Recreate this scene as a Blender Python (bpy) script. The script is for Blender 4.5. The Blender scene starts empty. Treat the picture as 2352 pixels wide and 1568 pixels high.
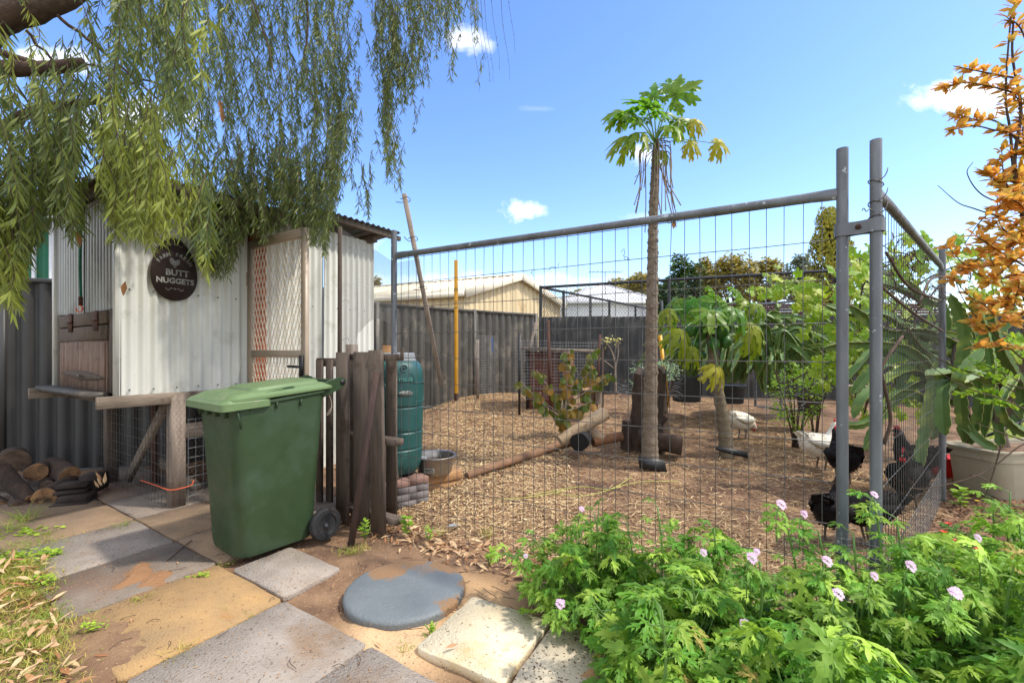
import bpy, math, random
import numpy as np
from mathutils import Vector, Matrix, Euler

# ------------------------------------------------------------------ camera, world, sun
SC = bpy.context.scene
F, CX, HY, H = 1045.0, 1176.0, 804.0, 1.25      # lens in units of a 2352 wide frame, horizon row, eye height
cam_d = bpy.data.cameras.new('camera'); cam = bpy.data.objects.new('camera', cam_d)
SC.collection.objects.link(cam); SC.camera = cam
cam.location = (0, 0, H); cam.rotation_euler = (math.radians(90), 0, 0)
cam_d.sensor_width = 36; cam_d.lens = 36 * F / 2352; cam_d.shift_y = (HY - 784) / 2352
cam_d.clip_start = .05; cam_d.clip_end = 2000
SC.render.engine = 'CYCLES'
SC.cycles.use_denoising = True
SC.cycles.max_bounces = 8; SC.cycles.transparent_max_bounces = 8
SC.view_settings.view_transform = 'Standard'; SC.view_settings.look = 'None'
SC.view_settings.exposure = 1.12; SC.view_settings.gamma = 1.0
SUN_AZ, SUN_EL = math.radians(98), math.radians(54)   # azimuth clockwise from +Y
sd = bpy.data.lights.new('sun', 'SUN'); sd.energy = 2.15; sd.angle = math.radians(3); sd.color = (1, .945, .86)
sun = bpy.data.objects.new('sun', sd); SC.collection.objects.link(sun)
SDIR = Vector((math.sin(SUN_AZ) * math.cos(SUN_EL), math.cos(SUN_AZ) * math.cos(SUN_EL), math.sin(SUN_EL)))
sun.location = SDIR * 30; sun.rotation_euler = SDIR.to_track_quat('Z', 'Y').to_euler()

def nd(nt, t, **kw):
    n = nt.nodes.new(t)
    for k, v in kw.items():
        setattr(n, k, v)
    return n

def build_world():
    W = bpy.data.worlds.new('World'); SC.world = W; W.use_nodes = True
    nt = W.node_tree; nt.nodes.clear(); L = nt.links.new
    out = nd(nt, 'ShaderNodeOutputWorld'); bg = nd(nt, 'ShaderNodeBackground'); bg.inputs[1].default_value = 0.15
    sky = nd(nt, 'ShaderNodeTexSky', sky_type='NISHITA', sun_disc=False, sun_elevation=SUN_EL, sun_rotation=SUN_AZ,
             air_density=1.0, dust_density=.35, ozone_density=1.6, altitude=0)
    hs = nd(nt, 'ShaderNodeHueSaturation'); hs.inputs['Saturation'].default_value = 1.2; hs.inputs['Value'].default_value = 1.06
    hs.inputs['Hue'].default_value = .512
    L(sky.outputs[0], hs.inputs['Color'])
    tc = nd(nt, 'ShaderNodeTexCoord'); sep = nd(nt, 'ShaderNodeSeparateXYZ'); L(tc.outputs['Generated'], sep.inputs[0])
    def m(op, a, b=None, c=None, clamp=False):
        n = nd(nt, 'ShaderNodeMath', operation=op); n.use_clamp = clamp
        for i, s in enumerate((a, b, c)):
            if s is None: continue
            if isinstance(s, (int, float)): n.inputs[i].default_value = s
            else: L(s, n.inputs[i])
        return n.outputs[0]
    yy = m('MAXIMUM', sep.outputs[1], .05)
    u = m('DIVIDE', sep.outputs[0], yy); v = m('DIVIDE', sep.outputs[2], yy)
    cmb = nd(nt, 'ShaderNodeCombineXYZ'); L(u, cmb.inputs[0]); L(v, cmb.inputs[1])
    no = nd(nt, 'ShaderNodeTexNoise'); no.inputs['Scale'].default_value = 14; no.inputs['Detail'].default_value = 7
    no.inputs['Roughness'].default_value = .62
    L(cmb.outputs[0], no.inputs['Vector'])
    tot = None
    for (x, y, a, b, s) in [(1200, 484, 55, 26, 1), (1478, 352, 50, 26, .75), (2235, 212, 150, 52, 1), (2110, 235, 60, 22, .55), (90, 142, 150, 42, 1),
                            (1072, 96, 60, 36, .7), (1235, 250, 50, 8, .1), (1100, 650, 420, 26, .5), (300, 270, 200, 50, .7), (2420, 240, 160, 60, 1),
                            (1560, 690, 300, 30, .35), (700, 560, 160, 40, .4), (1495, 500, 60, 14, .2)]:
        cu, cv = (x - CX) / F, (HY - y) / F
        du = m('MULTIPLY', m('SUBTRACT', u, cu), F / a); dv = m('MULTIPLY', m('SUBTRACT', v, cv), F / b)
        r = m('SQRT', m('ADD', m('MULTIPLY', du, du), m('MULTIPLY', dv, dv)))
        k = m('ADD', m('SUBTRACT', 1.0, r), m('MULTIPLY', m('SUBTRACT', no.outputs['Fac'], .5), 2.6))
        k = m('MULTIPLY', m('MULTIPLY', k, 1.1, clamp=True), s)
        tot = k if tot is None else m('MAXIMUM', tot, k)
    front = m('GREATER_THAN', sep.outputs[1], .05)
    tot = m('MULTIPLY', tot, front, clamp=True)
    # broken thin cloud over the rest of the sky (unseen; added to go with the soft shadows and make the fill less blue)
    n2 = nd(nt, 'ShaderNodeTexNoise'); n2.inputs['Scale'].default_value = 2.6; n2.inputs['Detail'].default_value = 6; L(tc.outputs['Generated'], n2.inputs['Vector'])
    wide = nd(nt, 'ShaderNodeMapRange'); L(n2.outputs['Fac'], wide.inputs[0]); wide.inputs[1].default_value = .34; wide.inputs[2].default_value = .56; wide.inputs[4].default_value = .85
    inx = nd(nt, 'ShaderNodeMapRange'); L(m('ABSOLUTE', u), inx.inputs[0]); inx.inputs[1].default_value = 1.25; inx.inputs[2].default_value = 1.7
    inz = nd(nt, 'ShaderNodeMapRange'); L(v, inz.inputs[0]); inz.inputs[1].default_value = .85; inz.inputs[2].default_value = 1.3
    outv = m('MAXIMUM', m('MAXIMUM', inx.outputs[0], inz.outputs[0]), m('SUBTRACT', 1.0, front))
    tot = m('MAXIMUM', tot, m('MULTIPLY', wide.outputs[0], outv))
    mix = nd(nt, 'ShaderNodeMix', data_type='RGBA'); L(tot, mix.inputs[0]); L(hs.outputs[0], mix.inputs[6])
    mix.inputs[7].default_value = (6.0, 6.0, 6.1, 1)
    L(mix.outputs[2], bg.inputs[0]); L(bg.outputs[0], out.inputs[0])
build_world()

# ------------------------------------------------------------------ helpers
R = random.Random(7); NR = np.random.RandomState(7)
COL = SC.collection
def V(*a): return np.array(a, float)
def nrm(a):
    a = np.asarray(a, float); return a / (np.linalg.norm(a) + 1e-12)
_lat = NR.rand(256, 256)
def vnoise(x, y):
    x = np.asarray(x, float); y = np.asarray(y, float)
    xi = np.floor(x).astype(int); yi = np.floor(y).astype(int); fx = x - xi; fy = y - yi
    fx = fx * fx * (3 - 2 * fx); fy = fy * fy * (3 - 2 * fy)
    g = lambda a, b: _lat[a & 255, b & 255]
    return (g(xi, yi) * (1 - fx) + g(xi + 1, yi) * fx) * (1 - fy) + (g(xi, yi + 1) * (1 - fx) + g(xi + 1, yi + 1) * fx) * fy
def fbm(x, y, o=4):
    t = 0; a = .5
    for i in range(o):
        t = t + a * (vnoise(np.asarray(x) * 2 ** i + 17 * i, np.asarray(y) * 2 ** i + 5 * i) - .5) * 2; a *= .5
    return t
def P(x, y, Y): return V((x - CX) / F * Y, Y, H - (y - HY) / F * Y)
def blob(X, Y, cx, cy, r): return np.exp(-((X - cx) ** 2 + (Y - cy) ** 2) / (r * r))
# pen edge: ground outside the pen (camera side) stays level
def base_h(X, Y):
    X = np.asarray(X, float); Y = np.asarray(Y, float)
    h = np.clip(Y - 3.3, 0, 5.0) * .073
    w = np.clip((X + 2.2) / 1.2, 0, 1)
    return h * w
def gh(X, Y):
    X = np.asarray(X, float); Y = np.asarray(Y, float)
    h = base_h(X, Y) + .09 * blob(X, Y, -.1, 8.2, .8) + .05 * blob(X, Y, -1.2, 7.3, .5)
    return h
def G(x, y, lift=0.0):
    Y = 3.0
    for _ in range(30):
        X = (x - CX) / F * Y
        Y = .5 * Y + .5 * (H - float(gh(X, Y)) - lift) * F / (y - HY)
    X = (x - CX) / F * Y
    return V(X, Y, float(gh(X, Y)) + lift)

class MB:
    def __init__(s): s.v = []; s.lo = []; s.ct = []; s.t = []; s.n = 0; s.tinted = False
    def add(s, v, f, tint=None):
        v = np.asarray(v, float).reshape(-1, 3)
        if isinstance(f, np.ndarray):
            s.lo.append((f + s.n).ravel()); s.ct.append(np.full(len(f), f.shape[1])); m = len(f)
        else:
            s.lo.append(np.array([i + s.n for q in f for i in q], int)); s.ct.append(np.array([len(q) for q in f])); m = len(f)
        if tint is None: s.t.append(np.full(m, .5))
        else:
            s.tinted = True
            s.t.append(np.full(m, tint) if np.isscalar(tint) else np.asarray(tint, float))
        s.v.append(v); s.n += len(v); return s
    def merge(s, o, M=None, tint=None):
        for_v = np.concatenate(o.v)
        if M is not None: for_v = for_v @ np.asarray(M[0]).T + np.asarray(M[1])
        s.lo.append(np.concatenate(o.lo) + s.n); s.ct.append(np.concatenate(o.ct))
        t = np.concatenate(o.t)
        if tint is not None: t = np.full(len(t), tint)
        s.t.append(t); s.tinted |= o.tinted or tint is not None
        s.v.append(for_v); s.n += len(for_v)
    # --- shapes
    def beam(s, p0, p1, w, h, up=(0, 0, 1), ch=.003, tint=None, taper=1.0):
        p0 = np.asarray(p0, float); p1 = np.asarray(p1, float); d = nrm(p1 - p0)
        up = np.asarray(up, float)
        if abs(np.dot(nrm(up), d)) > .97: up = V(0, 1, 0) if abs(d[1]) < .9 else V(1, 0, 0)
        a = nrm(np.cross(d, up)); b = np.cross(a, d)
        c = min(ch, w * .3, h * .3)
        o = [(-w / 2 + c, -h / 2), (w / 2 - c, -h / 2), (w / 2, -h / 2 + c), (w / 2, h / 2 - c), (w / 2 - c, h / 2), (-w / 2 + c, h / 2), (-w / 2, h / 2 - c), (-w / 2, -h / 2 + c)]
        vs = [p0 + a * x + b * y for x, y in o] + [p1 + (a * x + b * y) * taper for x, y in o]
        fs = [(i, (i + 1) % 8, 8 + (i + 1) % 8, 8 + i) for i in range(8)] + [tuple(range(7, -1, -1)), tuple(range(8, 16))]
        return s.add(vs, fs, tint)
    def tube(s, path, rad, n=8, caps=True, tint=None, closed=False):
        path = np.asarray(path, float); k = len(path)
        rad = np.full(k, rad) if np.isscalar(rad) else np.asarray(rad, float)
        tg = np.gradient(path, axis=0) if k > 2 else np.repeat([path[1] - path[0]], 2, 0)
        tg = tg / (np.linalg.norm(tg, axis=1)[:, None] + 1e-12)
        ref = V(0, 0, 1) if abs(tg[0][2]) < .9 else V(1, 0, 0)
        a = nrm(np.cross(tg[0], ref)); vs = []
        ang = np.arange(n) * 2 * math.pi / n
        for i in range(k):
            a = nrm(a - tg[i] * np.dot(a, tg[i])); b = np.cross(tg[i], a)
            vs.append(path[i] + rad[i] * (np.cos(ang)[:, None] * a + np.sin(ang)[:, None] * b))
        vs = np.concatenate(vs)
        i = np.arange(k - 1)[:, None] * n; j = np.arange(n)[None, :]; j2 = (j + 1) % n
        f = np.stack([i + j, i + j2, i + n + j2, i + n + j], -1).reshape(-1, 4)
        s.add(vs, f, tint)
        if caps:
            s.lo.append(np.array(list(range(n - 1, -1, -1)) + [(k - 1) * n + q for q in range(n)]) + s.n - len(vs)); s.ct.append(np.array([n, n]))
            s.t.append(np.full(2, .5 if tint is None else tint))
        return s
    def loft(s, rings, caps=True, tint=None, closed_ring=True):
        n = len(rings[0]); k = len(rings); vs = np.concatenate([np.asarray(r, float) for r in rings])
        m = n if closed_ring else n - 1
        f = [(i * n + j, i * n + (j + 1) % n, (i + 1) * n + (j + 1) % n, (i + 1) * n + j) for i in range(k - 1) for j in range(m)]
        if caps: f += [tuple(range(n - 1, -1, -1)), tuple((k - 1) * n + q for q in range(n))]
        return s.add(vs, f, tint)
    def lathe(s, prof, c=(0, 0, 0), axis=(0, 0, 1), n=24, sx=1.0, tint=None):
        ax = nrm(axis); ref = V(1, 0, 0) if abs(ax[0]) < .8 else V(0, 1, 0)
        a = nrm(np.cross(ax, ref)); b = np.cross(ax, a); c = np.asarray(c, float); rings = []
        for r, z in prof:
            rings.append([c + ax * z + r * (math.cos(t) * a * sx + math.sin(t) * b) for t in np.arange(n) * 2 * math.pi / n])
        return s.loft(rings, True, tint)
    def box(s, c, size, M=None, ch=.002, tint=None):
        M = np.eye(3) if M is None else np.asarray(M)
        c = np.asarray(c, float)
        return s.beam(c - M[:, 0] * size[0] / 2, c + M[:, 0] * size[0] / 2, size[1], size[2], up=M[:, 2], ch=ch, tint=tint)
    def wires(s, A, B, r, n=3, tint=None):
        A = np.asarray(A, float).reshape(-1, 3); B = np.asarray(B, float).reshape(-1, 3); m = len(A)
        if m == 0: return s
        d = B - A; d /= np.linalg.norm(d, axis=1)[:, None] + 1e-12
        ref = np.where(np.abs(d[:, 2:3]) < .9, V(0, 0, 1), V(1, 0, 0))
        a = np.cross(d, ref); a /= np.linalg.norm(a, axis=1)[:, None]; b = np.cross(d, a)
        ang = np.arange(n) * 2 * math.pi / n
        o = r * (np.cos(ang)[None, :, None] * a[:, None] + np.sin(ang)[None, :, None] * b[:, None])
        vs = np.concatenate([A[:, None] + o, B[:, None] + o], 1).reshape(-1, 3)
        base = np.arange(m)[:, None, None] * 2 * n; j = np.arange(n); j2 = (j + 1) % n
        q = np.stack([j, j2, n + j2, n + j], -1)[None]
        return s.add(vs, (base + q).reshape(-1, 4), tint)
    def leaves(s, p, d, up, ln, wd, tint=.5, fold=.25, droop=.15, wp=.42):
        """many simple folded leaves: base p, direction d, face normal up"""
        p = np.asarray(p, float).reshape(-1, 3); m = len(p)
        if m == 0: return s
        d = np.asarray(d, float).reshape(-1, 3) * np.ones((m, 1)); up = np.asarray(up, float).reshape(-1, 3) * np.ones((m, 1))
        d = d / (np.linalg.norm(d, axis=1)[:, None] + 1e-9); a = np.cross(d, up); a /= np.linalg.norm(a, axis=1)[:, None] + 1e-9; u = np.cross(a, d)
        ln = (np.asarray(ln, float) * np.ones(m))[:, None]; wd = (np.asarray(wd, float) * np.ones(m))[:, None]
        mid = p + d * ln * wp - u * wd * fold
        l = p + d * ln * wp + a * wd * .5; r = p + d * ln * wp - a * wd * .5
        mid2 = p + d * ln * .75 - u * (wd * fold * .6 + ln * droop * .35)
        l2 = mid2 + a * wd * .28 + u * wd * .1; r2 = mid2 - a * wd * .28 + u * wd * .1
        tip = p + d * ln * .98 - u * ln * droop
        vs = np.stack([p, l, mid, r, l2, mid2, r2, tip], 1).reshape(-1, 3)
        base = np.arange(m)[:, None, None] * 8
        q4 = np.array([[1, 2, 5, 4], [2, 3, 6, 5]])[None]; q3 = np.array([[0, 2, 1], [0, 3, 2], [4, 5, 7], [5, 6, 7]])[None]
        tt = np.asarray(tint, float) * np.ones(m)
        n0 = s.n
        s.add(vs, (base + q4).reshape(-1, 4), np.repeat(tt, 2))
        s.lo.append((base + q3).ravel() + n0); s.ct.append(np.full(m * 4, 3)); s.t.append(np.repeat(tt, 4))
        return s
    def mesh(s, name, mat, org=(0, 0, 0), smooth=False):
        me = bpy.data.meshes.new(name); v = np.concatenate(s.v) - np.asarray(org)
        lo = np.concatenate(s.lo).astype(np.int32); ct = np.concatenate(s.ct).astype(np.int32)
        me.vertices.add(len(v)); me.vertices.foreach_set('co', v.astype(np.float32).ravel())
        me.loops.add(len(lo)); me.loops.foreach_set('vertex_index', lo)
        me.polygons.add(len(ct)); st = np.concatenate([[0], np.cumsum(ct)[:-1]]).astype(np.int32)
        me.polygons.foreach_set('loop_start', st); me.polygons.foreach_set('loop_total', ct)
        if s.tinted:
            at = me.attributes.new('tint', 'FLOAT', 'FACE'); at.data.foreach_set('value', np.concatenate(s.t).astype(np.float32))
        me.update(calc_edges=True); me.validate()
        if smooth == 'auto':
            me.shade_smooth()
            try: me.set_sharp_from_angle(angle=math.radians(38))
            except Exception: pass
        elif smooth: me.shade_smooth()
        me.materials.append(mat)
        return me

def link(me, name, parent=None, loc=None):
    o = bpy.data.objects.new(name, me); COL.objects.link(o)
    if parent is not None: o.parent = parent
    if loc is not None: o.location = loc
    return o
def worg(o):
    p = V(0, 0, 0)
    while o is not None: p = p + V(*o.location); o = o.parent
    return p
def thing(name, label, cat, loc=(0, 0, 0), group=None, kind=None):
    o = bpy.data.objects.new(name, None); COL.objects.link(o); o.location = tuple(float(c) for c in loc); o.empty_display_size = .1
    if label: o['label'] = label
    if cat: o['category'] = cat
    if group: o['group'] = group
    if kind: o['kind'] = kind
    return o
def part(parent, name, mb, mat, smooth=False, label=None, kind=None):
    o = link(mb.mesh(name, mat, worg(parent), smooth), name, parent)
    if label: o['label'] = label
    if kind: o['kind'] = kind
    return o
def solo(name, mb, mat, label=None, cat=None, group=None, kind=None, smooth=False, loc=None):
    v = np.concatenate(mb.v)
    if loc is None: loc = ((v[:, 0].min() + v[:, 0].max()) / 2, (v[:, 1].min() + v[:, 1].max()) / 2, v[:, 2].min())
    o = link(mb.mesh(name, mat, loc, smooth), name, None, tuple(float(c) for c in loc))
    if label: o['label'] = label
    if cat: o['category'] = cat
    if group: o['group'] = group
    if kind: o['kind'] = kind
    return o
def shared(parent, name, me, M, label=None):
    """another object on a shared mesh; M = (3x3 world rotation*scale, world position)"""
    o = link(me, name, parent); A = np.asarray(M[0]); p = np.asarray(M[1]) - worg(parent)
    m = Matrix([[A[0, 0], A[0, 1], A[0, 2], p[0]], [A[1, 0], A[1, 1], A[1, 2], p[1]], [A[2, 0], A[2, 1], A[2, 2], p[2]], [0, 0, 0, 1]])
    o.matrix_local = m
    return o
def frame(d, up):
    """columns: x = direction d, z ~ up"""
    x = nrm(d); y = nrm(np.cross(up, x)); z = np.cross(x, y)
    return np.stack([x, y, z], 1)
def smoothpath(pts, n=16):
    pts = np.asarray(pts, float); k = len(pts)
    if k < 3: return np.array([pts[0] + (pts[-1] - pts[0]) * t for t in np.linspace(0, 1, n)])
    out = []; q = np.vstack([2 * pts[0] - pts[1], pts, 2 * pts[-1] - pts[-2]])
    for t in np.linspace(0, k - 1 - 1e-6, n):
        i = int(t); f = t - i; a, b, c, d = q[i], q[i + 1], q[i + 2], q[i + 3]
        out.append(.5 * (2 * b + (c - a) * f + (2 * a - 5 * b + 4 * c - d) * f * f + (3 * b - a - 3 * c + d) * f ** 3))
    return np.array(out)

# ------------------------------------------------------------------ materials
def hx(h):
    h = h.lstrip('#'); c = [int(h[i:i + 2], 16) / 255 for i in (0, 2, 4)]
    return tuple(x / 12.92 if x <= .04045 else ((x + .055) / 1.055) ** 2.4 for x in c)
def mat(name, c1, c2=None, scale=8, rough=.7, bump=0., bscale=None, metal=0., trans=0., c3=None, stretch=(1, 1, 1), spec=.5,
        speck=None, speck_scale=60, speck_amt=.62, stain=None, stain_scale=2.0, stain_lo=.52, contrast=(.3, .7), rand=.0, coat=0., tcol=None, mask=None):
    """procedural material: two noise-mixed colours, tint attribute towards c3, random specks, stains, bump"""
    m = bpy.data.materials.new(name); m.use_nodes = True; nt = m.node_tree; nt.nodes.clear(); L = nt.links.new
    tc = nd(nt, 'ShaderNodeTexCoord'); oi = nd(nt, 'ShaderNodeObjectInfo')
    vm = nd(nt, 'ShaderNodeVectorMath', operation='MULTIPLY_ADD'); L(oi.outputs['Random'], vm.inputs[0]); vm.inputs[1].default_value = (13, 7, 5)
    L(tc.outputs['Object'], vm.inputs[2])
    mp = nd(nt, 'ShaderNodeMapping'); mp.inputs['Scale'].default_value = stretch; L(vm.outputs[0], mp.inputs[0])
    def noise(sc, det=5, src=mp.outputs[0], ro=.55):
        n = nd(nt, 'ShaderNodeTexNoise'); n.inputs['Scale'].default_value = sc; n.inputs['Detail'].default_value = det; n.inputs['Roughness'].default_value = ro
        L(src, n.inputs['Vector']); return n.outputs['Fac']
    def ramp(src, a, b):
        r = nd(nt, 'ShaderNodeMapRange'); r.inputs[1].default_value = a; r.inputs[2].default_value = b; L(src, r.inputs[0]); return r.outputs[0]
    def mixc(f, a, b, fac=1.0, mode='MIX'):
        x = nd(nt, 'ShaderNodeMix', data_type='RGBA', blend_type=mode)
        if isinstance(f, (int, float)): x.inputs[0].default_value = f
        else:
            if fac != 1.0:
                k = nd(nt, 'ShaderNodeMath', operation='MULTIPLY'); L(f, k.inputs[0]); k.inputs[1].default_value = fac; f = k.outputs[0]
            L(f, x.inputs[0])
        for q, sl in ((a, 6), (b, 7)):
            if isinstance(q, tuple): x.inputs[sl].default_value = (*q[:3], 1)
            else: L(q, x.inputs[sl])
        return x.outputs[2]
    c2 = c2 or c1
    n1 = noise(scale)
    col = mixc(ramp(n1, *contrast), c1, c2)
    if c3 is not None:
        at = nd(nt, 'ShaderNodeAttribute', attribute_name='tint'); col = mixc(at.outputs['Fac'], col, c3)
    if rand:
        hs = nd(nt, 'ShaderNodeHueSaturation'); L(col, hs.inputs['Color'])
        L(ramp(oi.outputs['Random'], 0, 1), hs.inputs['Value']); hs.inputs['Value'].default_value = 1
        r = nd(nt, 'ShaderNodeMapRange'); L(oi.outputs['Random'], r.inputs[0]); r.inputs[3].default_value = 1 - rand; r.inputs[4].default_value = 1 + rand
        L(r.outputs[0], hs.inputs['Value']); col = hs.outputs[0]
    if stain is not None:
        sn = noise(stain_scale, 6, vm.outputs[0], .65); col = mixc(ramp(sn, stain_lo, stain_lo + .14), col, stain)
    if speck is not None:
        sn = noise(speck_scale, 2, vm.outputs[0]); col = mixc(ramp(sn, speck_amt, speck_amt + .06), col, speck)
    bs = nd(nt, 'ShaderNodeBsdfPrincipled'); L(col, bs.inputs['Base Color'])
    bs.inputs['Roughness'].default_value = rough; bs.inputs['Metallic'].default_value = metal
    bs.inputs['Specular IOR Level'].default_value = spec; bs.inputs['Coat Weight'].default_value = coat; bs.inputs['Coat Roughness'].default_value = .25
    if rough < .9 and metal + coat + (rough < .6):
        rr = nd(nt, 'ShaderNodeMapRange'); L(noise(scale * 2.3), rr.inputs[0]); rr.inputs[1].default_value = .3; rr.inputs[2].default_value = .7
        rr.inputs[3].default_value = max(.05, rough - .1); rr.inputs[4].default_value = min(1, rough + .15); L(rr.outputs[0], bs.inputs['Roughness'])
    if bump:
        b = nd(nt, 'ShaderNodeBump'); b.inputs['Strength'].default_value = min(1, bump); b.inputs['Distance'].default_value = .01 * max(1, bump)
        L(noise(bscale or scale * 4, 6), b.inputs['Height']); L(b.outputs[0], bs.inputs['Normal'])
    o = nd(nt, 'ShaderNodeOutputMaterial')
    if trans:
        t = nd(nt, 'ShaderNodeBsdfTranslucent')
        tcn = mixc(.65, col, tcol, mode='MIX') if tcol else col
        L(tcn, t.inputs[0]); x = nd(nt, 'ShaderNodeMixShader'); x.inputs[0].default_value = trans
        L(bs.outputs[0], x.inputs[1]); L(t.outputs[0], x.inputs[2]); L(x.outputs[0], o.inputs[0])
    else: L(bs.outputs[0], o.inputs[0])
    return m
M = {}
M['soil'] = mat('soil', hx('927355'), hx('634a35'), 5, .95, .9, 60, speck=hx('bd9d78'), speck_scale=90, speck_amt=.66, stain=hx('54392a'), stain_scale=1.4, stain_lo=.5)
M['paver'] = mat('paver_concrete', hx('a3978a'), hx('8d8276'), 7, .95, 1.0, 90, speck=hx('5d554d'), speck_scale=120, speck_amt=.63, stain=hx('8c7660'), stain_scale=2.2, stain_lo=.54, rand=.06)
M['paver_dark'] = mat('paver_dark', hx('887b6d'), hx('756a5f'), 7, .95, 1.0, 90, speck=hx('4c453f'), speck_scale=120, speck_amt=.63, stain=hx('7c6654'), stain_scale=2, stain_lo=.52)
M['paver_gold'] = mat('paver_gold', hx('b08c5c'), hx('957a56'), 6, .95, .9, 90, speck=hx('c9b48f'), speck_scale=150, speck_amt=.68, stain=hx('a37238'), stain_scale=3, stain_lo=.56)
M['paver_brown'] = mat('paver_brown', hx('937a5e'), hx('776450'), 6, .95, .9, 90, speck=hx('b5a58c'), speck_scale=150, speck_amt=.69)
M['lime'] = mat('limestone_paver', hx('e0d4ba'), hx('cfbd98'), 2.2, .9, .6, 90, speck=hx('7d6648'), speck_scale=85, speck_amt=.635, stain=hx('c9a668'), stain_scale=2, stain_lo=.52)
M['disc'] = mat('lid_slate', hx('5f6668'), hx('6e7475'), 4, .85, .5, 60, speck=hx('9ba3a8'), speck_scale=120, speck_amt=.7, stain=hx('7e7062'), stain_scale=3, stain_lo=.58)
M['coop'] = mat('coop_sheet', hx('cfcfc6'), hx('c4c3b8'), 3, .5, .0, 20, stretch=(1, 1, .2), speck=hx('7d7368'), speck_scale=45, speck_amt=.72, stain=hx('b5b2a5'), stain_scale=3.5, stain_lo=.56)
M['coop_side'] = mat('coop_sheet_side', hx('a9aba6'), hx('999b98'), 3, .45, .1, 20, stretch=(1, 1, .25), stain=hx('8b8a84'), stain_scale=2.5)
M['zinc'] = mat('zinc_roof', hx('a3a8ab'), hx('8b9094'), 6, .45, .1, 30, metal=.6, stain=hx('8f8378'), stain_scale=2)
M['dfence'] = mat('dark_fence_paint', hx('3d3b38'), hx('353331'), 2, .5, .0, 20, speck=hx('6e6d6a'), speck_scale=40, speck_amt=.74)
M['tfence'] = mat('taupe_fence_paint', hx('514d45'), hx('48443d'), 2, .55, .0, 20, speck=hx('8e887c'), speck_scale=30, speck_amt=.74, stain=hx('716a5e'), stain_scale=3)
M['bfence'] = mat('back_fence_sheet', hx('4a4a47'), hx('3e3f3d'), 3, .8, .3, 40, stain=hx('62605a'), stain_scale=2)
M['green_shed'] = mat('green_shed_paint', hx('1c7a55'), hx('176b4a'), 3, .5)
M['cream'] = mat('cream_sheet', hx('d9c59c'), hx('cfba90'), 2, .5, .0, stretch=(1, 1, .3), stain=hx('b99a6a'), stain_scale=1.2, stain_lo=.6)
M['cream_roof'] = mat('cream_roof', hx('e6dcc4'), hx('ddd2b8'), 2, .5)
M['white'] = mat('white_render', hx('e4e4e2'), hx('d8d8d6'), 2, .7)
M['wroof'] = mat('pale_roof', hx('dcdcdc'), hx('cfcfd0'), 3, .5)
M['wood'] = mat('grey_timber', hx('66584c'), hx('4f443a'), 7, .85, .5, 45, stretch=(6, 6, .7), stain=hx('433529'), stain_scale=4, stain_lo=.55, rand=.15)
M['wood_pale'] = mat('weathered_pine', hx('958678'), hx('74675a'), 7, .85, .5, 45, stretch=(6, 6, .7), stain=hx('5e4c3c'), stain_scale=4, stain_lo=.56, rand=.1)
M['wood_h'] = mat('weathered_beam', hx('938473'), hx('736555'), 7, .85, .5, 45, stretch=(1, 1, 6), stain=hx('54463a'), stain_scale=5, stain_lo=.54, rand=.1)
M['ply'] = mat('red_plywood', hx('8c7565'), hx('695244'), 6, .85, .4, 40, stretch=(6, 6, .6), stain=hx('4a3527'), stain_scale=6, stain_lo=.56)
M['rust'] = mat('rust_brown', hx('5a3a2c'), hx('43291f'), 12, .85, .5, 60)
M['galv'] = mat('galvanised', hx('75777a'), hx('595b5e'), 10, .5, .15, 60, metal=.35, stretch=(1, 1, .3), stain=hx('7e5f48'), stain_scale=6, stain_lo=.66, speck=hx('a9aeb0'), speck_scale=30, speck_amt=.66)
M['wire'] = mat('fence_wire', hx('6a6866'), hx('524e4a'), 20, .55, 0, metal=.5)
M['wire_pale'] = mat('bright_wire', hx('a3a4a3'), hx('8a8a88'), 20, .5, 0, metal=.5)
M['net'] = mat('bird_net', hx('6b6a66'), None, 20, .8)
M['bin'] = mat('bin_green', hx('31452a'), hx('2a3c23'), 5, .45, .12, 320, spec=.4, speck=hx('4f6848'), speck_scale=130, speck_amt=.73, stain=hx('384a35'), stain_scale=3, stain_lo=.5)
M['lid'] = mat('bin_lid_green', hx('697f55'), hx('5c7249'), 5, .45, .1, 200, spec=.45, stain=hx('84866a'), stain_scale=7, stain_lo=.6)
M['rubber'] = mat('black_rubber', hx('262626'), hx('1b1b1b'), 10, .7, .2, 60, stain=hx('4a4038'), stain_scale=6)
M['hub'] = mat('wheel_hub', hx('333436'), hx('2a2b2d'), 10, .5, .1, 60)
M['black'] = mat('black_plastic', hx('1f2021'), hx('17181a'), 10, .45)
M['teal'] = mat('teal_plastic', hx('1c4e4a'), hx('184340'), 4, .42, .08, 150, speck=hx('44807a'), speck_scale=110, speck_amt=.73, stain=hx('37625c'), stain_scale=3, stain_lo=.58)
M['greyplastic'] = mat('grey_lid', hx('85898a'), hx('75797a'), 6, .6)
M['alum'] = mat('beige_aluminium', hx('a3917c'), hx('95846f'), 6, .45, .0)
M['mesh_w'] = mat('door_mesh', hx('d8c9b0'), hx('c4b49a'), 8, .5)
M['jamb'] = mat('orange_jamb', hx('a4542a'), hx('8a4424'), 8, .7, .2, 50, stretch=(5, 5, .6))
M['sign'] = mat('sign_brown', hx('3a2a26'), hx('2c201d'), 20, .85, .4, 120, stain=hx('4a403a'), stain_scale=12, stain_lo=.62)
M['letters'] = mat('sign_cutout', hx('94928b'), hx('6f6d68'), 20, .6)
M['gutter'] = mat('gutter_grey', hx('4a4a48'), hx('3a3a39'), 10, .6, .1, 60, stain=hx('6a6055'))
M['steel'] = mat('steel_tub', hx('a09a92'), hx('8a847c'), 6, .3, .05, 60, metal=.85)
M['water'] = mat('trough_water', hx('3e2e1b'), None, 6, .06)
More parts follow.
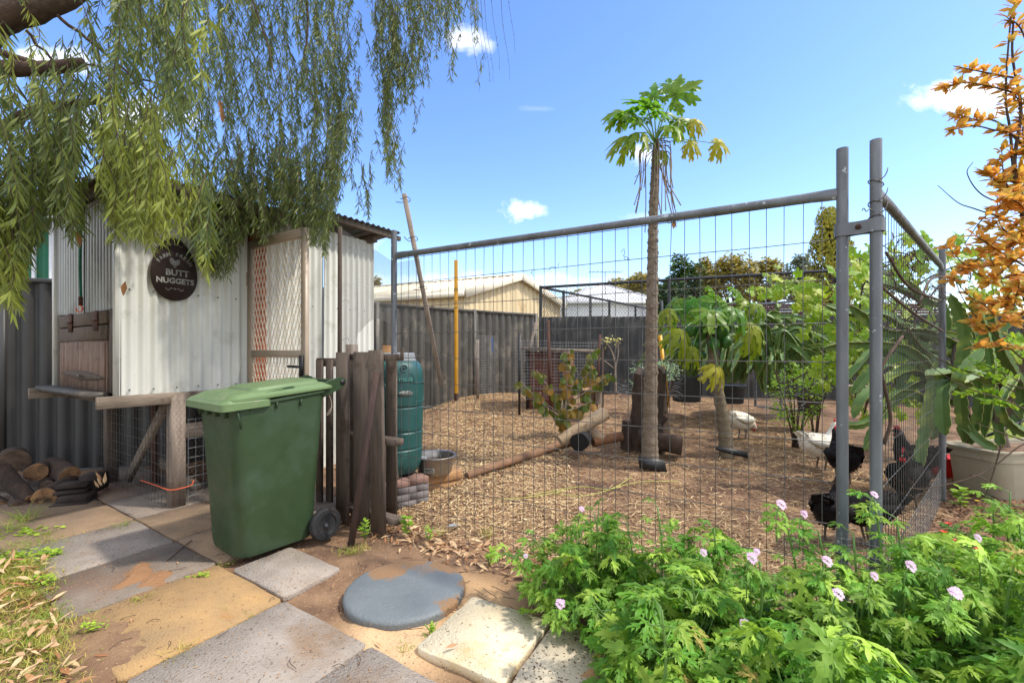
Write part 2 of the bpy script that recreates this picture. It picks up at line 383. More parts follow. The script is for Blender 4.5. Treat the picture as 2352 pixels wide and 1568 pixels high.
M['label'] = mat('paper_label', hx('b9b5aa'), hx('9f9a8e'), 20, .7)
M['ink'] = mat('ink', hx('33312f'), None, 20, .8)
M['brickg'] = mat('grey_brick', hx('77706d'), hx('635c5a'), 9, .9, .5, 90, rand=.12)
M['brickr'] = mat('rose_brick', hx('8d6d60'), hx('755a4f'), 9, .9, .5, 90, rand=.12)
M['timber_y'] = mat('fresh_timber', hx('a88054'), hx('8a6440'), 7, .85, .4, 45, stretch=(1, 1, 5))
M['bark'] = mat('dark_bark', hx('4d3c2e'), hx('2b2019'), 10, .95, 1.0, 40, stretch=(1, 1, .4), stain=hx('5c4836'), stain_scale=6, stain_lo=.58)
M['cut'] = mat('cut_wood', hx('a47a50'), hx('6d4f35'), 14, .85, .5, 60, stain=hx('3a2a1e'), stain_scale=10, stain_lo=.52)
M['cut_dark'] = mat('cut_wood_dark', hx('705a47'), hx('453528'), 16, .9, .6, 60, stain=hx('6e5a45'), stain_scale=14, stain_lo=.6)
M['log_pale'] = mat('pale_log', hx('b19a7c'), hx('8d7557'), 8, .9, .6, 50, stain=hx('6a543e'), stain_scale=5, stain_lo=.55)
M['char'] = mat('charred', hx('161412'), hx('0e0d0c'), 20, .9, .6, 60)
M['papbark'] = mat('papaya_bark', hx('857664'), hx('655746'), 9, .9, 1.6, 35, stretch=(1, 1, 2.5), stain=hx('5f5142'), stain_scale=9, stain_lo=.56)
M['papbark2'] = mat('papaya_bark_b', hx('7d7059'), hx('5d5140'), 12, .9, .9, 50, stretch=(1, 1, 2.5), stain=hx('8e8168'), stain_scale=9, stain_lo=.6)
M['treebark'] = mat('tree_bark', hx('5a4638'), hx('35281f'), 9, .95, 1.0, 30, stain=hx('75604c'), stain_scale=7, stain_lo=.58)
M['twig'] = mat('twig_brown', hx('594636'), hx('3b2d23'), 20, .9)
M['twig_pale'] = mat('twig_pale', hx('9c8d79'), hx('75665a'), 20, .9)
def leafmat(n, a, b, c3, tr=.35, rough=.45, tcol=None, rand=0, sc=3):
    return mat(n, hx(a), hx(b), sc, rough, 0, c3=hx(c3), trans=tr, tcol=hx(tcol) if tcol else None, rand=rand, spec=.4)
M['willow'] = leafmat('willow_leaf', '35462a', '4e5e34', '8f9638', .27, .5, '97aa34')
M['dry'] = mat('dry_leaf', hx('b07a4a'), hx('8a5a38'), 5, .8, c3=hx('d2b48a'), trans=.15)
M['geranium'] = leafmat('geranium_leaf', '467a20', '62952c', 'a4c048', .34, .55, 'a8d440', rand=.36)
M['gerany'] = leafmat('geranium_leaf_old', '8f9a30', 'a8a03c', 'b09a50', .3, .6)
M['gstem'] = mat('geranium_stem', hx('6d8f45'), hx('5a7a3a'), 8, .6)
M['pink'] = mat('pink_petal', hx('dcb4cf'), hx('e8cde0'), 30, .6, trans=.3)
M['redp'] = mat('red_petal', hx('d83a12'), hx('c22c0c'), 30, .6, trans=.2)
M['yellowp'] = mat('yellow_petal', hx('e4c21a'), None, 30, .6, trans=.2)
M['papleaf'] = leafmat('papaya_leaf', '2f6a18', '42821f', 'b5a41c', .42, .4, '8cc02a')
M['papleaf_y'] = leafmat('papaya_leaf_yellow', '8a961e', 'a5a428', 'c4b23a', .4, .45, 'cfc838')
M['fruit'] = mat('green_fruit', hx('3a6a26'), hx('2f5a20'), 4, .35)
M['cactus'] = mat('dragonfruit_stem', hx('5f7e3c'), hx('4c6a34'), 4, .55, .1, 30, c3=hx('a3a05c'), stain=hx('8fa04a'), stain_scale=4, rand=.2, trans=.12, tcol=hx('9fb02a'))
M['cactus_rim'] = mat('dragonfruit_rim', hx('a08f62'), hx('7e744a'), 20, .7)
M['vine'] = leafmat('vine_leaf', '5f8f1a', '78a322', 'a8b030', .42, .45, 'b8d62c', rand=.2)
M['orange'] = leafmat('orange_leaf', 'd58836', 'dca050', 'b5b548', .5, .6, 'f5b24a', rand=0)
M['citrus'] = leafmat('citrus_leaf', '5f8f1f', '76a526', 'a4bf2c', .4, .4, 'b5d82c')
M['hibiscus'] = leafmat('hibiscus_leaf', '33591e', '4f6a24', '9a6a2a', .3, .5, '8a9a2a')
M['succ'] = leafmat('succulent_leaf', '6b8f6a', '86a87c', 'a9bf8e', .1, .5)
M['gum'] = leafmat('gum_leaf', '6f7036', '85803a', 'b09a4a', .25, .6, 'c0a83a')
M['dkleaf'] = leafmat('dark_leaf', '24401a', '355420', '5f7a28', .25, .45)
M['conifer'] = leafmat('conifer_leaf', '6d7420', '85862a', 'b0a030', .15, .7)
M['greytree'] = leafmat('grey_leaf', '66705a', '7a8266', '929678', .25, .6)
M['grass'] = leafmat('grass_blade', '63862a', '7c9a33', 'c2ad5a', .35, .6, 'a9c23a')
M['weed'] = leafmat('weed_leaf', '6f9a2a', '8ab033', 'b4c94a', .35, .6, 'b5d83c')
M['straw'] = mat('straw', hx('c6a574'), hx('93734c'), 4, .8, c3=hx('e2ca9c'), trans=.1)
M['chips'] = mat('wood_chip', hx('806247'), hx('563f2d'), 4, .9, c3=hx('b08a60'))
M['mulch'] = mat('dark_mulch', hx('6b4630'), hx('4a2f22'), 4, .9, c3=hx('86613f'))
M['hen_w'] = mat('white_feather', hx('e6e0d2'), hx('d8cfbb'), 12, .8, .3, 60)
M['hen_b'] = mat('black_feather', hx('1b1716'), hx('120f0f'), 12, .85, .3, 60, c3=hx('2a211e'), spec=.2)
M['hen_c'] = mat('copper_feather', hx('5a3018'), hx('33201a'), 25, .6, .3, 60)
M['comb'] = mat('comb_red', hx('c4202a'), hx('a8161f'), 20, .5)
M['beak'] = mat('beak', hx('8f7a5a'), None, 20, .5)
M['hen_leg'] = mat('hen_leg', hx('6d665a'), None, 20, .6)
M['yellow'] = mat('yellow_paint', hx('e0a30f'), hx('d6960c'), 6, .45, .1, 60, speck=hx('5a4020'), speck_scale=22, speck_amt=.72)
M['planter'] = mat('planter_beige', hx('a89f86'), hx('9a917a'), 4, .6, .05, 60, stain=hx('857c68'), stain_scale=3, stain_lo=.56)
M['pot'] = mat('charcoal_pot', hx('3b3e42'), hx('33363a'), 6, .6, .15, 120)
M['redpot'] = mat('red_plastic', hx('c41a12'), None, 6, .45)
M['rope'] = mat('green_rope', hx('1f7a5e'), hx('16604a'), 80, .8, .5, 300)
M['tie'] = mat('orange_twine', hx('d8603a'), None, 20, .7)
M['clcoat'] = mat('black_vinyl', hx('222325'), hx('2b2c2e'), 10, .5)
M['siding'] = mat('brick_red_siding', hx('7a4a3c'), hx('683e32'), 8, .85, .3, 60)
M['terracotta_roof'] = mat('brown_roof', hx('6a4a44'), hx('553a36'), 6, .8)
M['hose'] = mat('blue_tie', hx('2a5fa8'), None, 10, .6)
# ------------------------------------------------------------------ ground and paving
DISC = V(-.553, 2.37)
def ground_z(X, Y):
    z = gh(X, Y) + (.010 + .022 * np.clip(np.asarray(Y) - 2.6, 0, 1) * (np.asarray(X) > -1.2)) * fbm(X * 2.1, Y * 2.1, 3) + .009 * fbm(X * 11, Y * 11, 3) - .012
    rg = 1 + 1.5 * fbm(X * 16, Y * 16, 4)
    z += rg * (.030 * blob(X, Y, -2.10, 2.62, .17) + .03 * blob(X, Y, -1.98, 2.44, .14))         # earth spilling over the pavers
    z += .035 * blob(X, Y, -.93, 2.72, .16) + .03 * blob(X, Y, -1.2, 2.78, .12) + .02 * blob(X, Y, -.72, 2.62, .15)
    z += .022 * blob(X, Y, -.25, 2.42, .14) + .03 * blob(X, Y, -.80, 2.60, .10) + .028 * blob(X, Y, -.35, 2.62, .16)
    z += .022 * blob(X, Y, -.42, 1.93, .12) + .018 * blob(X, Y, -.66, 2.02, .1)
    z -= .02 * blob(X, Y, *DISC, .22)
    dx, dy = np.asarray(X) + 1.135, np.asarray(Y) - 2.276; ss = -.836 * dx + .549 * dy; tt = .507 * dx + .862 * dy
    z -= .014 * ((ss > -2) & (ss < 4.3) & (tt > -1.25) & (tt < 1.2))
    z += .05 * blob(X, Y, -1.95, 1.75, .5) * (np.asarray(X) < -1.5) + .04 * blob(X, Y, -2.9, 2.3, .55) * (np.asarray(X) < -2.35)
    z += .04 * blob(X, Y, 3.2, 2.6, .8)
    return z
xs = np.concatenate([np.arange(-7, -3.4, .08), np.arange(-3.4, 2.6, .03), np.arange(2.6, 9.2, .08)])
ys = np.concatenate([np.arange(-1.5, 1.4, .1), np.arange(1.4, 4.2, .03), np.arange(4.2, 12.6, .07)])
XX, YY = np.meshgrid(xs, ys); ZZ = ground_z(XX, YY)
nx, ny = len(xs), len(ys); ii = (np.arange(ny - 1)[:, None] * nx + np.arange(nx - 1)[None]).ravel()
gm = MB().add(np.stack([XX, YY, ZZ], -1).reshape(-1, 3), np.stack([ii, ii + 1, ii + nx + 1, ii + nx], -1))
def soilmat():
    m = M['soil']; nt = m.node_tree; L = nt.links.new
    bs = [n for n in nt.nodes if n.type == 'BSDF_PRINCIPLED'][0]; src = bs.inputs['Base Color'].links[0].from_socket
    geo = nd(nt, 'ShaderNodeNewGeometry'); sep = nd(nt, 'ShaderNodeSeparateXYZ'); L(geo.outputs['Position'], sep.inputs[0])
    def sandmask(cx, cy, r):
        v = nd(nt, 'ShaderNodeVectorMath', operation='DISTANCE'); L(geo.outputs['Position'], v.inputs[0]); v.inputs[1].default_value = (cx, cy, 0)
        q = nd(nt, 'ShaderNodeMapRange'); L(v.outputs['Value'], q.inputs[0]); q.inputs[1].default_value = r; q.inputs[2].default_value = r * .35
        return q.outputs[0]
    for (cx, cy, r, c) in ((-.5, 2.0, .42, 'c9a67c'), (-.2, 2.3, .35, 'b8946a'), (-2.05, 2.5, .5, '8c6746')):
        x = nd(nt, 'ShaderNodeMix', data_type='RGBA'); L(sandmask(cx, cy, r), x.inputs[0]); L(src, x.inputs[6]); x.inputs[7].default_value = (*hx(c), 1); src = x.outputs[2]
    # lawn beyond the planter and outside the yard
    a = nd(nt, 'ShaderNodeMapRange'); xy = nd(nt, 'ShaderNodeMath', operation='SUBTRACT'); L(sep.outputs[0], xy.inputs[0]); L(sep.outputs[1], xy.inputs[1]); L(xy.outputs[0], a.inputs[0]); a.inputs[1].default_value = .1; a.inputs[2].default_value = .3
    b = nd(nt, 'ShaderNodeMapRange'); L(sep.outputs[1], b.inputs[0]); b.inputs[1].default_value = 4.5; b.inputs[2].default_value = 4.9
    k = nd(nt, 'ShaderNodeMath', operation='MULTIPLY'); L(a.outputs[0], k.inputs[0]); L(b.outputs[0], k.inputs[1])
    x = nd(nt, 'ShaderNodeMix', data_type='RGBA'); L(k.outputs[0], x.inputs[0]); L(src, x.inputs[6]); x.inputs[7].default_value = (*hx('7d8a3c'), 1)
    L(x.outputs[2], bs.inputs['Base Color'])
soilmat()
solo('ground', gm, M['soil'], 'brown sandy earth of the yard and chicken run', kind='structure', smooth=True, loc=(0, 0, 0))
far = MB(); s_ = 400
far.add([(-s_, -s_, -.16), (s_, -s_, -.16), (s_, s_, -.16), (-s_, s_, -.16)], [(0, 1, 2, 3)])
solo('terrain', far, mat('far_ground', hx('7d7a58'), hx('6e6648'), 3, .95), 'flat ground of the neighbouring blocks', kind='structure', loc=(0, 0, -.16))

PO = V(-1.135, 2.276); PB = nrm(V(-.836, .549)); PA = nrm(V(.507, .862))
def pv(s, t): q = PO + PB * s + PA * t; return q
def paver(parent, corners, m, top=.006, th=.05, tilt=0):
    c = np.asarray(corners, float); ctr = c.mean(0)
    rings = []
    for sc, z in ((1, top - th), (1, top - .006), (.99, top), ):
        rings.append([(ctr[0] + (p[0] - ctr[0]) * sc, ctr[1] + (p[1] - ctr[1]) * sc, z + tilt * (p[0] - ctr[0]) + R.uniform(-.001, .001)) for p in c])
    # rounded, slightly chipped outline
    def dens(r):
        o = []
        for i in range(4):
            a, b = np.array(r[i]), np.array(r[(i + 1) % 4])
            for t in (.03, .2, .4, .6, .8, .97): o.append(a + (b - a) * t)
        return o
    jit = [V(R.uniform(-.0045, .0045), R.uniform(-.0045, .0045), 0) for _ in range(24)]
    rings = [[p + j for p, j in zip(dens(r), jit)] for r in rings]
    mb = MB(); mb.loft(rings, True)
    return part(parent, 'paver', mb, m)
pav = thing('pavement', 'square concrete pavers laid in rows with sandy joints', None, (-1.1, 2.3, 0), kind='structure')
g = .006
S0 = [(-1.95, -1.27, 'paver'), (-1.27, -.633, 'paver'), (-.633, 0, 'paver'), (0, .696, 'paver_gold'), (.696, 1.276, 'paver_dark'), (1.276, 1.966, 'paver'), (1.966, 2.62, 'paver_brown'), (2.62, 3.25, 'paver_brown'), (3.25, 3.88, 'paver_dark'), (3.88, 4.5, 'paver_dark')]
for a, b, k in S0:
    e = .02 if k == 'paver_gold' else 0
    paver(pav, [pv(a + g, -.655), pv(b - g, -.655), pv(b - g, -g), pv(a + g, -g)], M[k], top=.006 + R.uniform(-.002, .003))
    if a > 1.9 or a < -.6:
        paver(pav, [pv(a + g, -1.3), pv(b - g, -1.3), pv(b - g, -.66), pv(a + g, -.66)], M['paver'], top=.004)
for a, b, k in ((.02, .55, 'paver'), (.696, 1.276, 'paver_brown'), (1.276, 1.966, 'paver_brown'), (1.966, 2.62, 'paver_dark'), (2.62, 3.25, 'paver_dark'), (3.25, 3.88, 'paver_dark')):
    dep = .36 if k == 'paver' else .62
    paver(pav, [pv(a + g, g), pv(b - g, g), pv(b - g, dep), pv(a + g, dep)], M[k], top=.007 + R.uniform(-.002, .003))
    if .6 < a < 2.0: paver(pav, [pv(a + g, .63), pv(b - g, .63), pv(b - g, 1.22), pv(a + g, 1.22)], M['paver_dark'], top=.005)
# limestone slabs
lp = thing('limestone_slabs', 'two pitted cream limestone slabs set in the sand', None, (0, 1.95, 0), kind='structure')
L0, L1, L2 = V(-.196, 2.28), V(-.40, 1.89), V(.175, 2.075); L3 = L1 + (L2 - L0)
paver(lp, [L1, L3, L2, L0], M['lime'], top=.018, th=.06)
dv = L2 - L0; dn = nrm(dv) * .018
q0, q1 = L2 + dn, L3 + dn; paver(lp, [q1, q1 + dv * 1.0, q0 + dv * 1.0, q0], mat('limestone_grey', hx('cbbfa9'), hx('b9ab90'), 2.2, .9, .7, 90, speck=hx('5b4832'), speck_scale=75, speck_amt=.58), top=.015, th=.06)

lidm = MB(); lidm.lathe([(.30, -.05), (.310, .0), (.308, .010), (.300, .018), (.285, .022), (.2, .024), (.12, .025), (.03, .025)], (*DISC, 0), n=48)
solo('inspection_lid', lidm, M['disc'], 'round slate blue plastic ground lid half buried in sand', 'ground lid', smooth='auto', loc=(*DISC, 0))
def lid_sand():
    m = M['disc']; nt = m.node_tree; L = nt.links.new; bs = [n for n in nt.nodes if n.type == 'BSDF_PRINCIPLED'][0]; src = bs.inputs['Base Color'].links[0].from_socket
    tc = nd(nt, 'ShaderNodeTexCoord'); no = nd(nt, 'ShaderNodeTexNoise'); no.inputs['Scale'].default_value = 9; no.inputs['Detail'].default_value = 8; no.inputs['Roughness'].default_value = .7; L(tc.outputs['Object'], no.inputs['Vector'])
    tot = None
    for (cx, cy, r) in ((-.13, .17, .11), (-.03, .29, .12), (.20, .25, .13), (.33, .05, .09), (.27, -.17, .08)):
        v = nd(nt, 'ShaderNodeVectorMath', operation='DISTANCE'); L(tc.outputs['Object'], v.inputs[0]); v.inputs[1].default_value = (cx, cy, .04)
        s1 = nd(nt, 'ShaderNodeMath', operation='MULTIPLY_ADD'); L(no.outputs['Fac'], s1.inputs[0]); s1.inputs[1].default_value = -.30; L(v.outputs['Value'], s1.inputs[2])
        q = nd(nt, 'ShaderNodeMapRange'); L(s1.outputs[0], q.inputs[0]); q.inputs[1].default_value = r - .15; q.inputs[2].default_value = r - .18
        if tot is None: tot = q.outputs[0]
        else:
            x = nd(nt, 'ShaderNodeMath', operation='MAXIMUM'); L(tot, x.inputs[0]); L(q.outputs[0], x.inputs[1]); tot = x.outputs[0]
    x = nd(nt, 'ShaderNodeMix', data_type='RGBA'); L(tot, x.inputs[0]); L(src, x.inputs[6]); x.inputs[7].default_value = (*hx('86684a'), 1); L(x.outputs[2], bs.inputs['Base Color'])
    r = nd(nt, 'ShaderNodeMapRange'); L(tot, r.inputs[0]); r.inputs[3].default_value = .6; r.inputs[4].default_value = .95; L(r.outputs[0], bs.inputs['Roughness'])
lid_sand()

# ------------------------------------------------------------------ sheets, grids
def corr(mb, p0, p1, z0, z1, pitch, amp, kind='sine', z0b=None, z1b=None, thick=.0):
    p0 = np.asarray(p0, float); p1 = np.asarray(p1, float); Lh = np.linalg.norm(p1 - p0); d = (p1 - p0) / Lh; n = V(d[1], -d[0])
    if kind == 'sine':
        s = np.arange(0, Lh, pitch / 8); s = np.append(s, Lh); o = amp * np.cos(s / pitch * 2 * math.pi)
    else:
        s = []; o = []; k = 0.0
        while k < Lh + pitch:
            for f, v in ((.0, 0), (.50, 0), (.60, -1), (.90, -1)): s.append(k + f * pitch); o.append(v * amp * 2)
            k += pitch
        s = np.array(s); o = np.array(o); q = s <= Lh; s = np.append(s[q], Lh); o = np.append(o[q], o[q][-1])
    z0b = z0 if z0b is None else z0b; z1b = z1 if z1b is None else z1b
    t = s / Lh; xy = p0 + d * s[:, None] + n * o[:, None]; m = len(s)
    lo = np.column_stack([xy, z0 + (z0b - z0) * t]); hi = np.column_stack([xy, z1 + (z1b - z1) * t])
    i = np.arange(m - 1)
    mb.add(np.concatenate([lo, hi]), np.stack([i, i + 1, i + 1 + m, i + m], -1)); return mb
def lerp(a, b, t): return np.asarray(a, float) + (np.asarray(b, float) - np.asarray(a, float)) * t
def v3(p, z): return V(p[0], p[1], z)
def grid(mb, p0, p1, z0, z1, dx, dz, r, jit=.0, n=3):
    Lh = np.linalg.norm(np.asarray(p1) - np.asarray(p0)); A = []; B = []
    for s in np.arange(0, Lh + 1e-6, dx):
        p = lerp(p0, p1, s / Lh) + V(R.uniform(-1, 1), R.uniform(-1, 1)) * jit; A.append(v3(p, z0)); B.append(v3(p, z1))
    for z in np.arange(z0, z1 + 1e-6, dz):
        zz = z + R.uniform(-1, 1) * jit; A.append(v3(p0, zz)); B.append(v3(p1, zz))
    mb.wires(A, B, r, n); return mb
def diamonds(mb, p0, p1, z0, z1, dx, slope, r, n=3, z1b=None):
    """crossing slanted wires clipped to the panel"""
    p0 = np.asarray(p0, float); p1 = np.asarray(p1, float); Lh = np.linalg.norm(p1 - p0); Hh = z1 - z0; A = []; B = []
    w = Hh / slope
    for sg in (1, -1):
        c = -w if sg > 0 else 0
        while c < Lh + (0 if sg > 0 else w):
            # line s = c + sg*z/slope
            a, b = c, c + sg * w; t0, t1 = 0.0, 1.0
            if a != b:
                ta = (0 - a) / (b - a); tb = (Lh - a) / (b - a); lo_, hi_ = min(ta, tb), max(ta, tb); t0, t1 = max(0, lo_), min(1, hi_)
            if t1 > t0 + 1e-4:
                A.append(v3(lerp(p0, p1, (a + (b - a) * t0) / Lh), z0 + Hh * t0)); B.append(v3(lerp(p0, p1, (a + (b - a) * t1) / Lh), z0 + Hh * t1))
            c += dx
    mb.wires(A, B, r, n); return mb
def hexwire(mb, p0, p1, z0, z1, s, r):
    p0 = np.asarray(p0, float); p1 = np.asarray(p1, float); Lh = np.linalg.norm(p1 - p0); A = []; B = []
    h = s * .87; k = 0; z = z0
    while z < z1:
        o = (k % 2) * s / 2; x = -s + o
        while x < Lh:
            pts = [(x, z), (x + s / 2, z + h * .35)], [(x + s / 2, z + h * .35), (x + s, z)], [(x + s / 2, z + h * .35), (x + s / 2, z + h * .85)]
            for (a, za), (b, zb) in pts:
                if 0 <= a <= Lh and 0 <= b <= Lh: A.append(v3(lerp(p0, p1, a / Lh), za)); B.append(v3(lerp(p0, p1, b / Lh), zb))
            x += s
        z += h * .85; k += 1
    mb.wires(A, B, r); return mb

# ------------------------------------------------------------------ steel fences
def panel_fence(name, label, pts, zb, zt, m, pitch, amp, flip=False):
    """post-and-rail sheet fence: pts = plan positions of its posts"""
    t = thing(name, label, 'fence', (*lerp(pts[0], pts[-1], .5), zb[0]))
    for i in range(len(pts) - 1):
        a, b = np.asarray(pts[i]), np.asarray(pts[i + 1]); za, zc = zt[i], zt[i + 1] if isinstance(zt[i + 1], float) else zt[i]
        part(t, 'sheet', corr(MB(), a, b, zb[i], za - .02, pitch, amp, 'trap', zb[i + 1], zc - .02), m)
        for z0, z1 in ((za - .02, zc - .02),):
            part(t, 'rail', MB().beam(v3(a, z0), v3(b, z1), .05, .045, ch=.006), m)
        part(t, 'rail', MB().beam(v3(a, zb[i] + .02), v3(b, zb[i + 1] + .02), .05, .045, ch=.006), m)
    for i, p in enumerate(pts):
        part(t, 'post', MB().beam(v3(p, zb[i] - .1), v3(p, zt[i] + .012), .055, .07, up=(pts[-1][0] - pts[0][0], pts[-1][1] - pts[0][1], 0), ch=.008), m)
    return t
d1 = nrm(V(.967, .25)); f0 = V(-5.28, 4.69)
panel_fence('sheet_fence', 'charcoal ribbed steel fence behind the firewood pile', [f0 - d1 * 2.0, f0 + d1 * .02 + V(0, 0), f0 + d1 * 1.75, f0 + d1 * 3.6], [-.05] * 4, [2.0, 2.0, 2.0, 2.0], M['dfence'], .155, .016)
def onfence(x, yt, T=2.02): Y = (T - H) * F / (HY - yt); return V((x - CX) / F * Y, Y)
fa, fb = onfence(866, 694.6), onfence(1231, 721); fd = nrm(fb - fa)
fm = lerp(fa, fb, .5); Ys = onfence(1090, 712)
panel_fence('sheet_fence', 'taupe ribbed steel fence with a mid post behind the yellow pole', [fa - fd * 2.3, fa, Ys, fb], [.1, .2, .25, .3], [2.02] * 4, M['tfence'], .16, .018)
# old corrugated back fence
ba, bb = fb + V(.06, .03), V(5.6, 8.35)
bf = thing('sheet_fence', 'dark corrugated rear fence behind the flowering plant and cactus', 'fence', (*lerp(ba, bb, .5), .1))
nseg = 7
for i in range(nseg):
    a, b = lerp(ba, bb, i / nseg), lerp(ba, bb, (i + 1) / nseg + .004)
    o = V(0, .006 * (i % 2)); part(bf, 'sheet', corr(MB(), a + o, b + o, .05, 1.955 - .012 * i + .01 * (i % 2), .145, .022), M['bfence'], smooth=True)
be = V(20.6, 2.6)
for i in range(14):
    a, b = lerp(bb, be, i / 14), lerp(bb, be, (i + 1) / 14)
    part(bf, 'sheet', corr(MB(), a, b, .05, 1.86, .145, .022), M['bfence'], smooth=True)

# ------------------------------------------------------------------ buildings beyond the fence
def gable_shed():
    t = thing('neighbour_shed', 'cream steel shed with gabled roof beyond the taupe fence', 'shed', (-1.26, 12, 0))
    c = V(-1.26, 12.0); l = V(-7.2, 15.0); r = V(1.62, 15.3); ze, zr = 2.76, 3.47; apex = lerp(c, r, .5)
    for i in range(4):
        a, b = lerp(c, r, i / 4), lerp(c, r, (i + 1) / 4)
        za = ze + (zr - ze) * (1 - abs(i / 4 - .5) * 2); zb = ze + (zr - ze) * (1 - abs((i + 1) / 4 - .5) * 2)
        part(t, 'wall_sheet', corr(MB(), a, b, 0, za - .04, .2, .014, 'trap', 0, zb - .04), M['cream'])
    for i in range(4):
        a, b = lerp(l, c, i / 4), lerp(l, c, (i + 1) / 4)
        part(t, 'wall_sheet', corr(MB(), a, b, 0, ze - .06, .25, .014, 'trap'), M['cream'])
    dl = l - c; n = nrm(V(dl[1], -dl[0])) * 0
    rd = nrm(r - c)
    for side, e in ((0, c - rd * .12), (1, r + rd * .12)):
        for i in range(5):
            a0, a1 = e + dl * (i / 5 - .02), e + dl * ((i + 1) / 5 + .0); b0, b1 = apex + dl * (i / 5 - .02), apex + dl * ((i + 1) / 5)
            mb = MB(); mb.loft([[v3(a0, ze), v3(a1, ze), v3(a1, ze + .03), v3(a0, ze + .03)], [v3(b0, zr), v3(b1, zr), v3(b1, zr + .03), v3(b0, zr + .03)]])
            for k in range(6):
                q0, q1 = lerp(a0, a1, k / 6), lerp(b0, b1, k / 6); mb.beam(v3(q0, ze + .035), v3(q1, zr + .035), .03, .03)
            part(t, 'roof_sheet', mb, M['cream_roof'])
    e0 = c - dl * .022; part(t, 'barge_board', MB().beam(v3(e0 - rd * .13, ze - .04), v3(apex - dl * .022, zr - .02), .04, .2), M['cream_roof'])
    part(t, 'barge_board', MB().beam(v3(apex - dl * .022, zr - .02), v3(r + rd * .13 - dl * .022, ze - .04), .04, .2), M['cream_roof'])
    part(t, 'gutter', MB().beam(v3(c - rd * .16 - dl * .02, ze - .05), v3(l - rd * .16, ze - .05), .12, .13, ch=.02), M['cream_roof'])
    part(t, 'downpipe', MB().beam(v3(r + rd * .03 - dl * .01, 0), v3(r + rd * .03 - dl * .01, ze - .1), .08, .08, ch=.02), M['cream'])
    part(t, 'ridge_cap', MB().beam(v3(apex - dl * .022, zr + .04), v3(apex + dl, zr + .04), .2, .03, ch=.01), M['cream_roof'])
gable_shed()
def hip_house():
    Y = 22.; t = thing('neighbour_house', 'white walled house with pale hipped roof beyond the chain link', 'house', (3.5, Y, 0))
    x0, x1 = 2.0, 7.4; ze = H + (HY - 692) / F * Y; za = H + (HY - 652) / F * (Y + 2.6); ap = V(4.9, Y + 2.6)
    part(t, 'wall', MB().box((4.7, Y + 2.6, ze / 2), (5.0, 4.8, ze)), M['white'])
    cs = [V(x0, Y), V(x1, Y - .0), V(x1, Y + 5.2), V(x0, Y + 5.2)]
    for i in range(4):
        a, b = cs[i], cs[(i + 1) % 4]
        mb = MB(); mb.add([v3(a, ze), v3(b, ze), v3(ap, za), v3(a, ze - .08), v3(b, ze - .08)], [(0, 1, 2), (3, 4, 1, 0)])
        for k in range(1, 16): mb.beam(v3(lerp(a, b, k / 16), ze + .01), v3(lerp(lerp(a, b, k / 16), ap, 1 - abs(k / 8 - 1)), ze + (za - ze) * (1 - abs(k / 8 - 1)) + .01), .03, .03)
        part(t, 'roof_plane', mb, M['wroof'])
        part(t, 'gutter', MB().beam(v3(a, ze - .05), v3(b, ze - .05), .12, .12, ch=.02), M['white'])
        part(t, 'hip_cap', MB().beam(v3(a, ze + .03), v3(ap, za + .03), .14, .04, ch=.01), M['wroof'])
hip_house()
def antenna(x, y, Y, w, name_label):
    p = P(x, y, Y); t = thing('antenna', name_label, 'antenna', (p[0], p[1], p[2] - .9))
    part(t, 'mast', MB().tube([p - V(0, 0, 1.4), p], .018, 6), M['wire'])
    part(t, 'boom', MB().tube([p - V(w / 2, 0, 0), p + V(w / 2, 0, 0)], .014, 6), M['wire'])
    for k in range(9):
        q = p + V(w * (k / 8 - .5), 0, 0); part(t, 'element', MB().tube([q - V(0, .35, 0), q + V(0, .35, .03)], .012, 4), M['wire'])
antenna(1390, 625, 23, 1.6, 'thin television antenna above the white house')
antenna(1097, 640, 17.5, .55, 'small television antenna above the cream shed')
gs = thing('neighbour_shed', 'green steel shed with pale vertical strips over the charcoal fence', 'shed', (-5.9, 6.2, 0))
for i in range(4):
    a, b = lerp(V(-9.5, 5.9), V(-4.2, 6.5), i / 4), lerp(V(-9.5, 5.9), V(-4.2, 6.5), (i + 1) / 4)
    part(gs, 'wall_sheet', corr(MB(), a, b, 0, 2.9, .2, .02, 'trap'), M['green_shed'])
for x in (15, 78, 118, 150, 190): q = P(x, 600, 6.15); part(gs, 'cover_strip', MB().beam(V(q[0], q[1], 0), V(q[0], q[1], 2.88), .045, .03), M['white'])
part(gs, 'roof', MB().beam(V(-9.6, 7.2, 3.0), V(-4.0, 7.8, 3.0), 3.2, .06), M['zinc'])
# low building with brown roof behind the galvanised gate
hb = thing('neighbour_house', 'low dark house with brown tiled roof behind the grape vine', 'house', (9, 13, 0))
part(hb, 'wall', MB().box((9.5, 15, 1.0), (7, 4, 2.0)), M['siding'])
for i in range(8):
    part(hb, 'roof_tile_row', MB().beam(V(5.6, 12.7 + i * .3, 1.95 + i * .11), V(13.4, 12.7 + i * .3, 1.95 + i * .11), .33, .05, ch=.01), M['terracotta_roof'])

